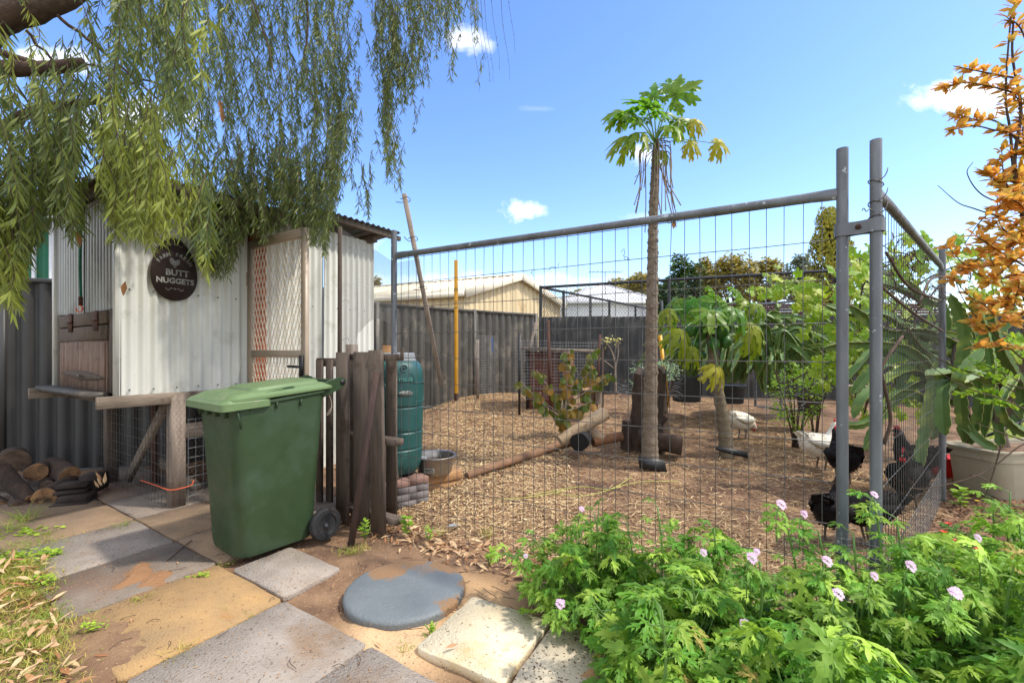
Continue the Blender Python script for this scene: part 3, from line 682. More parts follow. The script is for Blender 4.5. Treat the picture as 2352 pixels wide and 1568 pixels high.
# ------------------------------------------------------------------ chain link court behind the back fence
def linkfence(label, a, b, z0, z1, posts, za=None, spacing=.075):
    t = thing('chain_link_fence', label, 'fence', (*lerp(a, b, .5), z0))
    part(t, 'wire_mesh', diamonds(MB(), a, b, z0, z1, spacing, 1.35, .0028), M['clcoat'], kind='stuff')
    part(t, 'top_rail', MB().tube([v3(a, z1), v3(b, z1)], .034, 8), M['clcoat'], smooth='auto')
    for q in posts: p = lerp(a, b, q); part(t, 'post', MB().tube([v3(p, 0), v3(p, z1 + .04)], .038, 8), M['clcoat'], smooth='auto')
    return t
ca = V(.72, 11.45); cb = V(6.6, 8.95)
linkfence('tall black chain link fence with thick top rail over the rear fence', ca, cb, 1.5, 2.83, (0, .48, 1))
linkfence('black chain link fence running away before the white house', ca + V(.05, .05), V(6.0, 18.4), 1.2, 2.83, (.12, .3, .45, .7, 1), spacing=.1)
gt = thing('chain_link_gate', 'grey galvanised chain link gate frame beside the grape vine', 'gate', (4.6, 8.0, 0))
g0, g1 = P(1735, 700, 7.7)[:2], P(1868, 700, 6.9)[:2]; zt_, zb_ = H + (HY - 700) / F * 7.7, H + (HY - 742) / F * 7.7
part(gt, 'wire_mesh', diamonds(MB(), g0, g1, .3, zt_, .07, 1.2, .002), M['galv'], kind='stuff')
for z in (zt_, .3): part(gt, 'rail', MB().tube([v3(g0, z), v3(g1, z)], .02, 8), M['galv'], smooth='auto')
for p in (g0, g1): part(gt, 'upright', MB().tube([v3(p, .1), v3(p, zt_ + .02)], .02, 8), M['galv'], smooth='auto')

# ------------------------------------------------------------------ chicken coop
Q0 = V(-2.713, 3.589); CF = nrm(V(.52, .854)); CSd = V(-CF[1], CF[0]); CN = V(CF[1], -CF[0])    # along front, to the back-left, outward
def cp(t, u=0.0): return Q0 + CF * t + CSd * u
coop = thing('chicken_coop', 'raised white corrugated chicken coop with timber posts and wire base', 'coop', (*cp(.8, .6), 0))
ta = -.311
# front wall sheets, then full height sheets right of the door jamb
for a, b in ((ta, .16), (.15, .62)): part(coop, 'wall_sheet', corr(MB(), cp(a), cp(b, -.004 if a > 0 else 0), .905, 2.44, .076, .0115), M['coop'], smooth=True)
for a, b in ((.70, 1.42), (1.41, 2.09)): part(coop, 'wall_sheet', corr(MB(), cp(a, .02), cp(b, .02), .0, 2.52, .076, .0115), M['coop'], smooth=True)
for t_, z_ in [(q, z) for z in (.955, 1.70, 2.3) for q in (-.25, -.10, .055, .21, .36, .51)] + [(q, z) for z in (.9, 1.7, 2.4) for q in (.82, .97, 1.12, 1.28, 1.58, 1.75, 1.95)]:
    part(coop, 'screw', MB().lathe([(.007, 0), (.007, .003), (.004, .006), (.001, .007)], v3(cp(t_, -.011 if t_ < .7 else .009), z_), v3(CN, 0), 8), M['galv'])
# side wall above hatch: two lapped sheets with fine ribs
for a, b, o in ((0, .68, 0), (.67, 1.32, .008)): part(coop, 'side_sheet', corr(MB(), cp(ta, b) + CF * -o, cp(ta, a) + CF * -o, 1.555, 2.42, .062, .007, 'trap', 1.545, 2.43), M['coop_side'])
part(coop, 'corner_trim', MB().beam(v3(cp(ta - .005, .01), .905), v3(cp(ta - .005, .01), 2.43), .04, .04, up=(CF[0], CF[1], 0)), M['coop'])
part(coop, 'corner_trim', MB().beam(v3(cp(ta - .005, 1.33), .92), v3(cp(ta - .005, 1.33), 2.40), .05, .05, up=(CF[0], CF[1], 0)), M['coop'])
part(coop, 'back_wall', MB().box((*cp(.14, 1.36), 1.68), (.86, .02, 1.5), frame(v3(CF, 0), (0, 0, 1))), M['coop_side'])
part(coop, 'inner_wall', MB().box((*cp(.60, .68), 1.68), (1.3, .02, 1.5), frame(v3(CSd, 0), (0, 0, 1))), M['wood'])
part(coop, 'floor', MB().box((*cp(.14, .68), .895), (.9, 1.34, .02), frame(v3(CF, 0), (0, 0, 1))), M['wood'])
# side frame and hatch
sf = lambda u, z, o=0: v3(cp(ta - o, u), z)
part(coop, 'hatch_frame', MB().beam(sf(.09, .93), sf(.09, 1.555), .085, .03, up=(CF[0], CF[1], 0)), M['wood'])
part(coop, 'hatch_frame', MB().beam(sf(1.23, .93), sf(1.23, 1.555), .085, .03, up=(CF[0], CF[1], 0)), M['wood'])
part(coop, 'hatch_board', MB().beam(sf(.14, 1.50, .012), sf(1.18, 1.49, .012), .03, .10), M['wood'])
part(coop, 'hatch_board', MB().beam(sf(.14, 1.385, .015), sf(1.17, 1.375, .015), .025, .11), M['wood'])
ht = part(coop, 'hatch', MB().beam(sf(.15, 1.13, .012), sf(1.17, 1.125, .012), .018, .39), M['ply'])
for k in range(9):
    u = .22 + k * .11; part(ht, 'split_board', MB().beam(sf(u, .945, .026), sf(u + R.uniform(-.005, .005), 1.31, .024), .104, .008, up=(CF[0], CF[1], 0)), M['ply'])
hl = MB(); n_ = 14
for i in range(n_):
    pass
hl.loft([[sf(.12 + .92 * t, 1.075 + .035 * math.sin(math.pi * t) * s_ + .02 * t - .03, .035 + .004 * (s_ > 0)) for s_ in (1, -1, -1.0, 1.0)] if False else
         [sf(.16 + .92 * t, 1.04 + .02 * t + .035 * max(.06, math.sin(math.pi * t) ** .8), .03), sf(.16 + .92 * t, 1.04 + .02 * t - .035 * max(.06, math.sin(math.pi * t) ** .8), .03),
          sf(.16 + .92 * t, 1.04 + .02 * t - .03 * max(.06, math.sin(math.pi * t) ** .8), .042), sf(.16 + .92 * t, 1.04 + .02 * t + .03 * max(.06, math.sin(math.pi * t) ** .8), .042)] for t in np.linspace(0, 1, n_)])
part(coop, 'latch_board', hl, M['wood'])
part(coop, 'latch_bolt', MB().tube([sf(.62, 1.05, .04), sf(.60, 1.05, .065), sf(.54, 1.052, .07)], .006, 6), M['galv'])
for u in (.33, .88):
    hg = part(coop, 'hinge', MB().beam(sf(u, 1.40, .034), sf(u, 1.55, .034), .09, .006, up=(CF[0], CF[1], 0)), M['rust'])
    part(hg, 'hinge_pin', MB().tube([sf(u - .05, 1.475, .04), sf(u + .05, 1.475, .04)], .008, 6), M['rust'])
part(coop, 'sill_gutter', MB().beam(sf(.08, .925, .09), sf(1.30, .925, .09), .12, .04, ch=.012), M['gutter'])
# base beams
part(coop, 'bearer', MB().beam(v3(cp(-.44, -.02), .875), v3(cp(1.05, -.02), .868), .045, .085), M['wood_h'])
part(coop, 'bearer', MB().beam(v3(cp(-.50, 1.28), .885), v3(cp(.5, 1.28), .88), .045, .085), M['wood_h'])
part(coop, 'bearer', MB().beam(v3(cp(-.24, 0), .868), v3(cp(-.24, 1.3), .868), .045, .07), M['wood'])
# posts
for (t_, u_) in ((.055, .0),): part(coop, 'corner_post', MB().beam(v3(cp(t_, -.0), 0), v3(cp(t_, -.0), .90), .10, .10, up=(CF[0], CF[1], 0), ch=.006), M['wood_pale'])
for (t_, u_) in ((.05, 1.3), (.95, 0.02), (.95, 1.3)): part(coop, 'corner_post', MB().beam(v3(cp(t_, u_), 0), v3(cp(t_, u_), .88), .09, .09, up=(CF[0], CF[1], 0), ch=.006), M['wood'])
part(coop, 'mid_rail', MB().beam(v3(cp(.10, -.03), .60), v3(cp(1.1, -.03), .60), .045, .115), M['wood_h'])
part(coop, 'brace', MB().beam(v3(cp(.05, .15), .82), v3(cp(.10, 1.05), .06), .04, .08), M['wood_h'])
part(coop, 'roost_board', MB().beam(v3(cp(.35, .3), .03), v3(cp(.4, 1.2), .14), .05, .07), M['wood_h'])
part(coop, 'roost_board', MB().beam(v3(cp(.25, .9), 0), v3(cp(.25, .9), .8), .05, .05), M['rust'])
# cage mesh
part(coop, 'side_cage', grid(MB(), cp(-.005, -.02), cp(.03, 1.50), .0, .855, .064, .083, .0022), M['wire'], kind='stuff')
part(coop, 'front_cage', grid(MB(), cp(.115, -.06), cp(1.2, -.06), .0, .70, .055, .077, .0020), M['wire_pale'], kind='stuff')
hw = MB(); hexwire(hw, cp(.0, -.057), cp(1.2, -.057), .02, .86, .036, .0006); part(coop, 'chicken_wire', hw, M['wire'], kind='stuff')
# roof
def roofsheets(t0, t1, u0, u1, zf, zb, pitch=.076, n=2, name='roof_sheet'):
    for i in range(n):
        a, b = t0 + (t1 - t0) * i / n, t0 + (t1 - t0) * (i + 1) / n + .03
        s = np.arange(a, b, pitch / 8); mb = MB(); z = .009 * np.cos(s / pitch * 2 * math.pi)
        fr = np.array([v3(cp(q, u0), zf + w) for q, w in zip(s, z)]); bk = np.array([v3(cp(q, u1), zb + w) for q, w in zip(s, z)])
        k = len(s); j = np.arange(k - 1); mb.add(np.concatenate([fr, bk]), np.stack([j, j + 1, j + 1 + k, j + k], -1)); part(coop, name, mb, M['zinc'], smooth=True)
roofsheets(-.42, 1.2, -.32, 1.5, 2.50, 2.47)
roofsheets(1.22, 2.32, -.20, 1.4, 2.66, 2.54, n=1)
part(coop, 'eave_batten', MB().beam(v3(cp(1.3, -.14), 2.615), v3(cp(2.36, -.14), 2.60), .045, .05), M['wood'])
part(coop, 'eave_batten', MB().beam(v3(cp(2.02, -.1), 2.55), v3(cp(2.02, 1.0), 2.5), .05, .10), M['wood'])
part(coop, 'eave_batten', MB().beam(v3(cp(-.36, -.28), 2.465), v3(cp(1.2, -.28), 2.465), .045, .06), M['wood'])
part(coop, 'eave_batten', MB().beam(v3(cp(-.40, -.25), 2.46), v3(cp(-.40, 1.4), 2.44), .035, .05), M['wood'])
rt = MB(); k = 18; uu = np.linspace(-.42, 1.62, k)      # crumpled flashing along the left end
rt.loft([[v3(cp(-.50 + .03 * math.sin(i * 1.7), u), 2.42 + .02 * math.sin(i * 2.3)), v3(cp(-.44, u), 2.50 + .012 * math.sin(i * 1.3)), v3(cp(-.30, u), 2.525)] for i, u in enumerate(uu)], False, closed_ring=False)
part(coop, 'roof_flashing', rt, M['zinc'])
# jamb and open screen door
part(coop, 'door_jamb', MB().beam(v3(cp(.655, -.03), 0), v3(cp(.655, -.03), 2.4), .07, .09, up=(CF[0], CF[1], 0)), M['jamb'])
part(coop, 'door_jamb', MB().beam(v3(cp(.74, .0), 0), v3(cp(.74, .0), 2.4), .09, .05, up=(CF[0], CF[1], 0)), M['jamb'])
D0, D1 = V(-2.365, 4.10), V(-1.62, 3.60); dd = nrm(D1 - D0); dnn = V(-dd[1], dd[0])
door = part(coop, 'screen_door', MB().beam(v3(D0 + dd * .03, .12), v3(D0 + dd * .03, 2.22), .06, .035, up=(dnn[0], dnn[1], 0)), M['alum'])
part(door, 'stile', MB().beam(v3(D1 - dd * .03, .12), v3(D1 - dd * .03, 2.22), .06, .035, up=(dnn[0], dnn[1], 0)), M['alum'])
for z in (.15, 1.22, 2.19): part(door, 'rail', MB().beam(v3(D0 + dd * .06, z), v3(D1 - dd * .06, z), .035, .058 if z != 2.19 else .075), M['alum'])
for z0, z1 in ((.18, 1.19), (1.25, 2.15)):
    part(door, 'diamond_grille', diamonds(MB(), D0 + dd * .055, D1 - dd * .055, z0, z1, .052, 2.3, .0036, 4), M['mesh_w'], kind='stuff')
hd = part(door, 'door_handle', MB().beam(v3(D1 - dd * .03 - dnn * .03, 1.03), v3(D1 - dd * .03 - dnn * .03, 1.21), .03, .03), M['black'])
part(hd, 'handle_lever', MB().beam(v3(D1 - dd * .03 - dnn * .06, 1.12), v3(D1 - dd * .17 - dnn * .06, 1.12), .018, .022, ch=.006), M['black'])
for z in (.5, 1.83): part(coop, 'door_hinge', MB().beam(v3(D0 - dd * .015, z), v3(D0 - dd * .015, z + .12), .04, .03), M['alum'])
part(coop, 'net_post', MB().beam(v3(cp(1.43, -.22), .0), v3(cp(1.50, -.14), 2.55), .035, .04), M['wood'])
for z in (1.35, 1.75): part(coop, 'tie_wire', MB().tube(smoothpath([v3(cp(1.40, -.25), z), v3(cp(1.46, -.25), z + .01), v3(cp(1.55, -.2), z + .03), v3(cp(1.56, -.2), z + .0)], 10), .002, 4), M['wire'])

# oval sign
sg = P(398, 619, 3.75)[:2]; tt_ = float(np.dot(sg - Q0, CF)); sc_ = v3(cp(.115, -.016), 0)
# find the wall parameter under the sign centre
best = min(np.linspace(-.2, .5, 400), key=lambda t: abs(cp(t)[0] / cp(t)[1] - (398 - CX) / F)); SCN = v3(cp(best, -.022), H + (HY - 619) / F * cp(best)[1])
SX, SZ = v3(CF, 0), V(0, 0, 1); SN = v3(CN, 0)
sign = thing('coop_sign', 'dark brown egg shaped metal sign with farm fresh lettering on the coop wall', 'sign', SCN)
a_ = .158; b_ = .25
def eggpt(t, k=1.0, o=0.0):
    r = a_ * (1 - .22 * math.sin(t)); return SCN + SX * r * k * math.cos(t) + SZ * b_ * k * math.sin(t) + SN * o
ts = np.arange(40) * 2 * math.pi / 40
part(sign, 'plate', MB().loft([[eggpt(t, 1, .0) for t in ts], [eggpt(t, 1, .004) for t in ts]]), M['sign'])
def textpart(parent, s, size, ctr, mat_, bold=.0, arc=None, name='lettering', sx=None, sn=None, shear=0, ext=.001, spacing=1.0):
    sx = SX if sx is None else sx; sn = SN if sn is None else sn
    def one(ch, size, ctr, rot):
        cu = bpy.data.curves.new('t', 'FONT'); cu.body = ch; cu.size = size; cu.align_x = 'CENTER'; cu.align_y = 'CENTER'; cu.offset = bold; cu.extrude = ext; cu.resolution_u = 3; cu.space_character = spacing
        o = bpy.data.objects.new('t', cu); COL.objects.link(o); bpy.context.view_layer.update()
        me = bpy.data.meshes.new_from_object(o.evaluated_get(bpy.context.evaluated_depsgraph_get())); bpy.data.objects.remove(o); bpy.data.curves.remove(cu)
        v = np.empty(len(me.vertices) * 3); me.vertices.foreach_get('co', v); v = v.reshape(-1, 3)
        fs = [tuple(p.vertices) for p in me.polygons]; bpy.data.meshes.remove(me)
        c, s_ = math.cos(rot), math.sin(rot); x = v[:, 0] * c - v[:, 1] * s_; y = v[:, 0] * s_ + v[:, 1] * c
        return np.asarray(ctr) + x[:, None] * sx + y[:, None] * V(0, 0, 1) + (v[:, 2:3] + ext) * sn, fs
    mb = MB()
    if arc is None: mb.add(*one(s, size, ctr, 0))
    else:
        rad, a0, a1 = arc
        for i, ch in enumerate(s):
            if ch == ' ': continue
            a = a0 + (a1 - a0) * i / (len(s) - 1); mb.add(*one(ch, size, np.asarray(ctr) + sx * rad * math.cos(a) + V(0, 0, 1) * rad * math.sin(a), a - math.pi / 2))
    return part(parent, name, mb, mat_)
o5 = SN * .0045
textpart(sign, 'BUTT', .066, SCN + V(0, 0, -.030) + SX * .018 + o5, M['letters'], .0022)
textpart(sign, 'NUGGETS', .058, SCN + V(0, 0, -.095) + SX * .005 + o5, M['letters'], .0022)
textpart(sign, 'FARM FRESH', .040, SCN + V(0, 0, -.01) + o5, M['letters'], .001, arc=(.125, math.radians(150), math.radians(30)))
# hen-shaped heart cut-out on a pin
hp = [(-.036, .05), (-.030, .062), (-.020, .066), (-.010, .058), (-.002, .046), (.010, .050), (.024, .058), (.036, .056), (.034, .044), (.038, .034), (.030, .018), (.012, .004), (.006, -.004), (.010, -.010), (-.010, -.010), (-.004, -.002), (-.016, .008), (-.030, .022), (-.036, .036)]
part(sign, 'hen_motif', MB().loft([[SCN + SX * x + V(0, 0, z + .022) + SN * .0045 for x, z in hp], [SCN + SX * x + V(0, 0, z + .022) + SN * .0065 for x, z in hp]]), M['letters'])
for z_, w_ in ((-.160, .05), (.190, .045)):
    for sgn in (-1, 1):
        part(sign, 'scroll', MB().tube([SCN + SX * sgn * (.012 + w_ * t) + V(0, 0, z_ + .010 * math.sin(t * 7)) + SN * .005 for t in np.linspace(0, 1, 12)], .0022, 5), M['letters'])
    part(sign, 'scroll_star', MB().lathe([(.001, 0), (.008, .001), (.001, .003)], SCN + V(0, 0, z_ + .004) + SN * .0045, SN, 6), M['letters'])
# green rope with hook hanging at the side
rp = sf(.50, 2.30, .05); rope = thing('hanging_rope', 'green rope with a rusty hook hanging on the coop side', 'rope', rp)
zz = np.linspace(2.36, 1.66, 24); ux = sf(.58, 0, .05)
part(rope, 'cord', MB().tube([V(ux[0] + .004 * math.sin(z * 9), ux[1], z) for z in zz], .009, 6), M['rope'], smooth=True)
part(rope, 'hook_shank', MB().tube([V(ux[0], ux[1], z) for z in (1.67, 1.60)], .014, 8), M['rust'], smooth=True)
part(rope, 'hook', MB().tube([V(ux[0] + .025 * math.sin(a), ux[1] - .01, 1.575 + .025 * math.cos(a)) for a in np.linspace(0, 5, 12)], .005, 6), M['tie'], smooth=True)
tw = MB(); c0, c1 = v3(cp(-.02, .45), .165), v3(cp(-.02, -.07), .165)
tw.tube(smoothpath([c0, lerp(c0, c1, .6), c1, v3(cp(.05, -.08), .16), v3(cp(.13, -.075), .165), v3(cp(.15, -.07), .20)], 16), .004, 5)
solo('twine', tw, M['tie'], 'orange twine tied round the coop corner post', 'twine')
# netting from the roof to the stake
net = MB(); np0, np1, np2 = cp(1.5, -.16), V(-.87, 3.38), V(-.66, 3.26); cols = []
nc, nr_ = 95, 62
for i in range(nc):
    t = i / (nc - 1); b = lerp(np0, np1, min(1, t / .82)) if t < .82 else lerp(np1, np2, (t - .82) / .18)
    zt = 2.52 - .62 * min(1, t / .82); zb = 1.42 + .18 * max(0, (t - .35)) - .1 * math.sin(t * 9) * t + .0 * t
    if t < .3: zb = 1.05 + t * .9
    c = []
    for j in range(nr_):
        v = j / (nr_ - 1); z = zt + (zb - zt) * v; w = .035 * math.sin(t * 22 + v * 3) * (v ** 1.5) + .02 * math.sin(v * 9 + t * 14)
        c.append(v3(b + V(.3, -1) * (w - .06 * math.sin(math.pi * v) * math.sin(math.pi * min(1, t / .82))) * .8, z))
    cols.append(c)
cols = np.array(cols); A = cols[:, :-1].reshape(-1, 3); B = cols[:, 1:].reshape(-1, 3); net.wires(A, B, .0009)
A = cols[:-1].reshape(-1, 3); B = cols[1:].reshape(-1, 3); net.wires(A, B, .0009)
solo('bird_netting', net, M['net'], 'fine grey bird netting sagging between coop roof and fence post', 'netting', loc=(-1.3, 4, 1.4))
# ------------------------------------------------------------------ temporary fence panels
LP, RP = V(-.87, 3.356), V(1.445, 1.99); RP2, FP = V(1.526, 1.908), V(3.50, 3.70)
def temp_panel(label, a, b, zt_a, zt_b, ztop, zrail, zrows, nvert, dark, flare=True, bottom=0.0):
    t = thing('mesh_fence_panel', label, 'fence panel', (*lerp(a, b, .5), 0))
    a, b = np.asarray(a), np.asarray(b); d = nrm(b - a)
    for p, zt, r in ((a, zt_a, .0215), (b, zt_b, .0225)):
        ps = MB(); ps.lathe([(r, -.1), (r, zt), (r * .86, zt), (r * .86, zt - .06)], (*p, 0), n=18)
        part(t, 'post', ps, M['galv'], smooth='auto')
    ra, rb = zrail
    s = [.0, .012, .05, .10, .5, .9, .95, .988, 1.0]; rz = [.026, .026, .022, .0205, .0205, .0205, .022, .026, .026]; rw = [.012, .012, .017, .0205, .0205, .0205, .017, .012, .012]
    L = np.linalg.norm(b - a); rings = []; n = V(-d[1], d[0])
    for q, hz, hw_ in zip(s, rz, rw):
        c = lerp(a, b, (q * (L - .036) + .018) / L); z = ra + (rb - ra) * q
        rings.append([v3(c, z) + v3(n, 0) * hw_ * math.cos(w) + V(0, 0, 1) * hz * math.sin(w) for w in np.arange(14) * 2 * math.pi / 14])
    part(t, 'top_rail', MB().loft(rings), M['galv'], smooth='auto')
    A = []; B = []; mb = MB()
    for k in range(1, nvert):
        q = k / nvert; p = lerp(a, b, q); zr = ra + (rb - ra) * q - .02
        pts = [v3(p + d * R.uniform(-.002, .002), z) for z in np.linspace(bottom, zr, 8)]
        if R.random() < .3:
            j = R.randint(5, 7); pts[j] = pts[j] + v3(d, 0) * R.uniform(-.008, .008)
        mb.tube(pts, .0018, 4, False)
    part(t, 'mesh_wires', mb, M['wire'], kind='stuff')
    for z in zrows:
        w = MB(); w.tube([v3(lerp(a, b, q), z + R.uniform(-.003, .003)) + v3(n, 0) * .003 for q in np.linspace(0, 1, 9)], .0021, 4); part(t, 'cross_wire', w, M['wire'])
    # torn wire ends and ties
    for k in range(9):
        q = R.uniform(.15, .95); z = R.choice([1.738, 1.738, 1.56, 1.92]); p = v3(lerp(a, b, q), z); pts = [p]
        for i in range(6): pts.append(pts[-1] + V(R.uniform(-.02, .02), R.uniform(-.01, .01), R.uniform(-.02, .022)))
        part(t, 'tie_wire', MB().tube(smoothpath(pts, 14), .0014, 4), M['wire'])
    return t
rows = [1.915, 1.738, 1.562, 1.372, 1.196, 1.018, .842, .664, .482, .306, .126]
fp1 = temp_panel('long front mesh fence panel with galvanised posts and sloping-looking top rail', LP, RP, 2.13, 2.13, 2.1, (1.945, 1.935), rows, 37, M['wire'])
fp2 = temp_panel('right-hand mesh fence panel running back from the taller post to the beige planter', RP2, FP, 2.13, 2.10, 2.1, (1.92, 1.92), [r - .02 for r in rows], 37, M['wire'])
# fine mesh along the lower right panel and round the two posts
part(fp2, 'fine_mesh', grid(MB(), lerp(RP2, FP, .02), lerp(RP2, FP, .98), .0, .30, .03, .03, .0006), M['wire_pale'], kind='stuff')
wr = MB()
for c in (RP, RP2):
    for z in np.arange(.02, .46, .026): wr.tube([V(c[0] + .031 * math.cos(w), c[1] + .031 * math.sin(w), z + .002 * math.sin(w * 2)) for w in np.linspace(0, 2 * math.pi, 13)], .0009, 3, False)
    for w in np.arange(0, 6.28, .8): wr.wires([V(c[0] + .031 * math.cos(w), c[1] + .031 * math.sin(w), .0)], [V(c[0] + .031 * math.cos(w), c[1] + .031 * math.sin(w), .46)], .0008)
grid(wr, RP + V(.02, -.035), RP2 + V(-.02, -.025), .02, .46, .02, .026, .0009)
solo('mesh_sleeve', wr, M['wire_pale'], 'fine wire netting wrapped low round the two neighbouring fence posts', 'wire netting')
for c in (RP, RP2):
    part(fp1 if c is RP else fp2, 'cable_tie', MB().tube([V(c[0] + .0335 * math.cos(w), c[1] + .0335 * math.sin(w), .37 + .005 * math.sin(w)) for w in np.linspace(0, 2 * math.pi, 17)], .003, 5, False), M['black'])
cl = thing('post_clamp', 'flat galvanised clamp joining the two fence posts near their tops', 'clamp', (*lerp(RP, RP2, .5), 1.77))
dc = nrm(RP2 - RP); nn_ = V(-dc[1], dc[0]); ring = []
def band(o):
    pts = []
    for w in np.linspace(math.pi / 2, 3 * math.pi / 2, 10): pts.append(RP + dc * math.cos(w) * (.026 + o) + nn_ * math.sin(w) * (.026 + o))
    pts.append(RP + dc * .045 - nn_ * (.010 + o)); pts.append(RP2 - dc * .045 - nn_ * (.010 + o))
    for w in np.linspace(-math.pi / 2, math.pi / 2, 10): pts.append(RP2 + dc * math.cos(w) * (.027 + o) + nn_ * math.sin(w) * (.027 + o))
    pts.append(RP2 - dc * .045 + nn_ * (.010 + o)); pts.append(RP + dc * .045 + nn_ * (.010 + o)); return pts
bb_ = band(0); bo = band(.004)
part(cl, 'band', MB().loft([[v3(p, 1.745) for p in bo], [v3(p, 1.80) for p in bo], [v3(p, 1.80) for p in bb_], [v3(p, 1.745) for p in bb_], [v3(p, 1.745) for p in bo]], False), M['galv'], smooth='auto')
mid = lerp(RP, RP2, .5) - nn_ * .014
part(cl, 'bolt', MB().lathe([(.011, 0), (.011, .008), (.006, .009), (.006, .02)], v3(mid, 1.775), -v3(nn_, 0), 6), M['rust'])
for z in (1.86, 1.95, 1.80):
    pts = [V(RP2[0] + .026 * math.cos(w), RP2[1] + .026 * math.sin(w), z + .012 * math.sin(w + z * 9)) for w in np.linspace(-2, 4.4, 16)]; pts += [pts[-1] + V(.02, -.01, .02), pts[-1] + V(.03, -.01, .05)]
    part(fp2, 'tie_wire', MB().tube(smoothpath(pts, 30), .0022, 5), M['wire'])
part(fp2, 'tie_wire', MB().tube(smoothpath([P(2008, 487, 1.88), P(1998, 480, 1.88), P(1990, 486, 1.88), P(1984, 478, 1.88), P(1980, 484, 1.88)], 16), .002, 5), M['wire'])

# leaning stake tied to the rail
s0, s1, s2 = P(928, 445, 3.22), P(957, 590, 3.24), P(1014, 884, 3.56)
stk = thing('timber_stake', 'slim weathered timber stake tied aslant to the top rail', 'stake', s2)
part(stk, 'shaft', MB().beam(s0, s2, .032, .026, up=(0, -1, 0)), M['wood_pale'])
for k, (z, q) in enumerate(((.12, .1), (.45, .32), (.0, .0))):
    c = lerp(s0, s2, [.47, .22, .03][k]); part(stk, 'tie_wire', MB().tube(smoothpath([c + V(-.03, -.02, 0), c + V(.02, -.025, .015), c + V(.03, .02, 0), c + V(-.03, .02, -.01), c + V(-.06, -.02, -.02 + q * .1)], 14), .0028, 4), M['wire'])
# rough whiskers of netting on the stake
yp = G(1050, 919); yp = V(P(1048, 800, 8.0)[0], 8.0, float(gh(-1, 8.0)))
yl = thing('yellow_pole', 'tall yellow painted steel pole with rusty foot before the taupe fence', 'pole', yp)
ytop = H + (HY - 598) / F * 8.0
part(yl, 'tube', MB().tube([V(yp[0], yp[1], yp[2] + .12), V(yp[0] - .005, yp[1], ytop)], .034, 12), M['yellow'], smooth='auto')
part(yl, 'rusty_foot', MB().tube([V(yp[0], yp[1], yp[2] - .1), V(yp[0], yp[1], yp[2] + .12)], .035, 12), M['rust'], smooth='auto')
for z in (1.95, 2.05, 2.25, 2.28): part(yl, 'wire_wrap', MB().tube([V(yp[0] + .04 * math.cos(w), yp[1] + .04 * math.sin(w), z + .01 * w) for w in np.linspace(0, 6.4, 14)], .004, 4), M['wire'])
ys2 = thing('yellow_stake', 'short leaning yellow star picket beside the stump', 'stake', P(1535, 925, 6.6))
part(ys2, 'bar', MB().beam(P(1535, 935, 6.6), P(1516, 770, 6.7), .05, .03, up=(0, -1, 0)), M['yellow'])
part(ys2, 'rib', MB().beam(P(1535, 935, 6.57), P(1516, 770, 6.67), .012, .03, up=(0, -1, 0)), M['yellow'])

# ------------------------------------------------------------------ wheelie bin
BD = nrm(V(.60, .80)); BW = V(-BD[1], BD[0]); BC = V(-1.605, 2.955)
def bp(d, w, z): return v3(BC + BD * d + BW * w, z)
def rrect(d0, d1, w, r, z, zb=None, n=6, dz=0):
    pts = []; zb = z if zb is None else zb
    for (cx, cy, a0) in ((d1 - r, w - r, 0), (d0 + r, w - r, 90), (d0 + r, -w + r, 180), (d1 - r, -w + r, 270)):
        for k in range(n + 1):
            a = math.radians(a0 + 90 * k / n); x, y = cx + r * math.cos(a), cy + r * math.sin(a)
            f = (x - d0) / (d1 - d0); pts.append(bp(x, y, z + (zb - z) * f))
    return pts
bin_ = thing('wheelie_bin', 'green two-wheeled rubbish bin with closed lid on the pavers', 'bin', (*BC, 0))
Z = lambda a: a
body = MB(); body.loft([rrect(-.21, .20, .185, .09, .018), rrect(-.24, .225, .215, .09, .03), rrect(-.248, .235, .225, .09, .07), rrect(-.282, .265, .245, .07, .70), rrect(-.292, .275, .252, .055, .88, .94),
    rrect(-.294, .277, .254, .05, .905, .965), rrect(-.31, .29, .265, .045, .915, .975), rrect(-.31, .29, .265, .045, .93, .99), rrect(-.28, .26, .24, .045, .932, .992)])
part(bin_, 'body', body, M['bin'], smooth='auto')
for w_ in (-.18, -.06, .06, .18): part(bin_, 'rim_rib', MB().beam(bp(-.296, w_, .86), bp(-.304, w_, .915), .008, .03, up=v3(BD, 0)), M['bin'])
for d_ in (-.2, -.05, .1): part(bin_, 'rim_rib', MB().beam(bp(d_, -.256, .90), bp(d_, -.262, .94), .008, .02, up=v3(BW, 0)), M['bin'])
part(bin_, 'corner_rib', MB().beam(bp(-.25, -.256, .80), bp(-.27, -.262, .91), .010, .012), M['bin'])
scf = MB()
for k in range(14):
    w_ = R.uniform(-.17, .17); z = R.uniform(.15, .85); dx = R.uniform(-.03, .03)
    if k % 2:
        d_ = R.uniform(-.18, .18); yy = -(.2265 + .0195 * (z - .07) / .63 + .0006); p = bp(d_, yy, z); e = bp(d_ + dx, yy, z + R.uniform(-.012, .035))
    else:
        yy = -(.2495 + .034 * (z - .07) / .63 + .0006); p = bp(yy, w_ * .85, z); e = bp(yy, w_ * .85 + dx * .6, z + R.uniform(-.03, .05))
    scf.tube([p, e], .0004, 4)
part(bin_, 'scratches', scf, mat('scuffed_green', hx('5f7659'), None, 9, .7), kind='stuff')
def zl(f): return f      # lid rises to the hinge: given by z, zb
lid = MB(); lid.loft([rrect(-.345, -.10, .265, .045, .91, .925), rrect(-.36, -.08, .278, .04, .905, .92), rrect(-.36, -.08, .278, .04, .945, .955), rrect(-.348, -.085, .268, .045, .955, .962), rrect(-.342, -.09, .262, .045, .964, .975)])
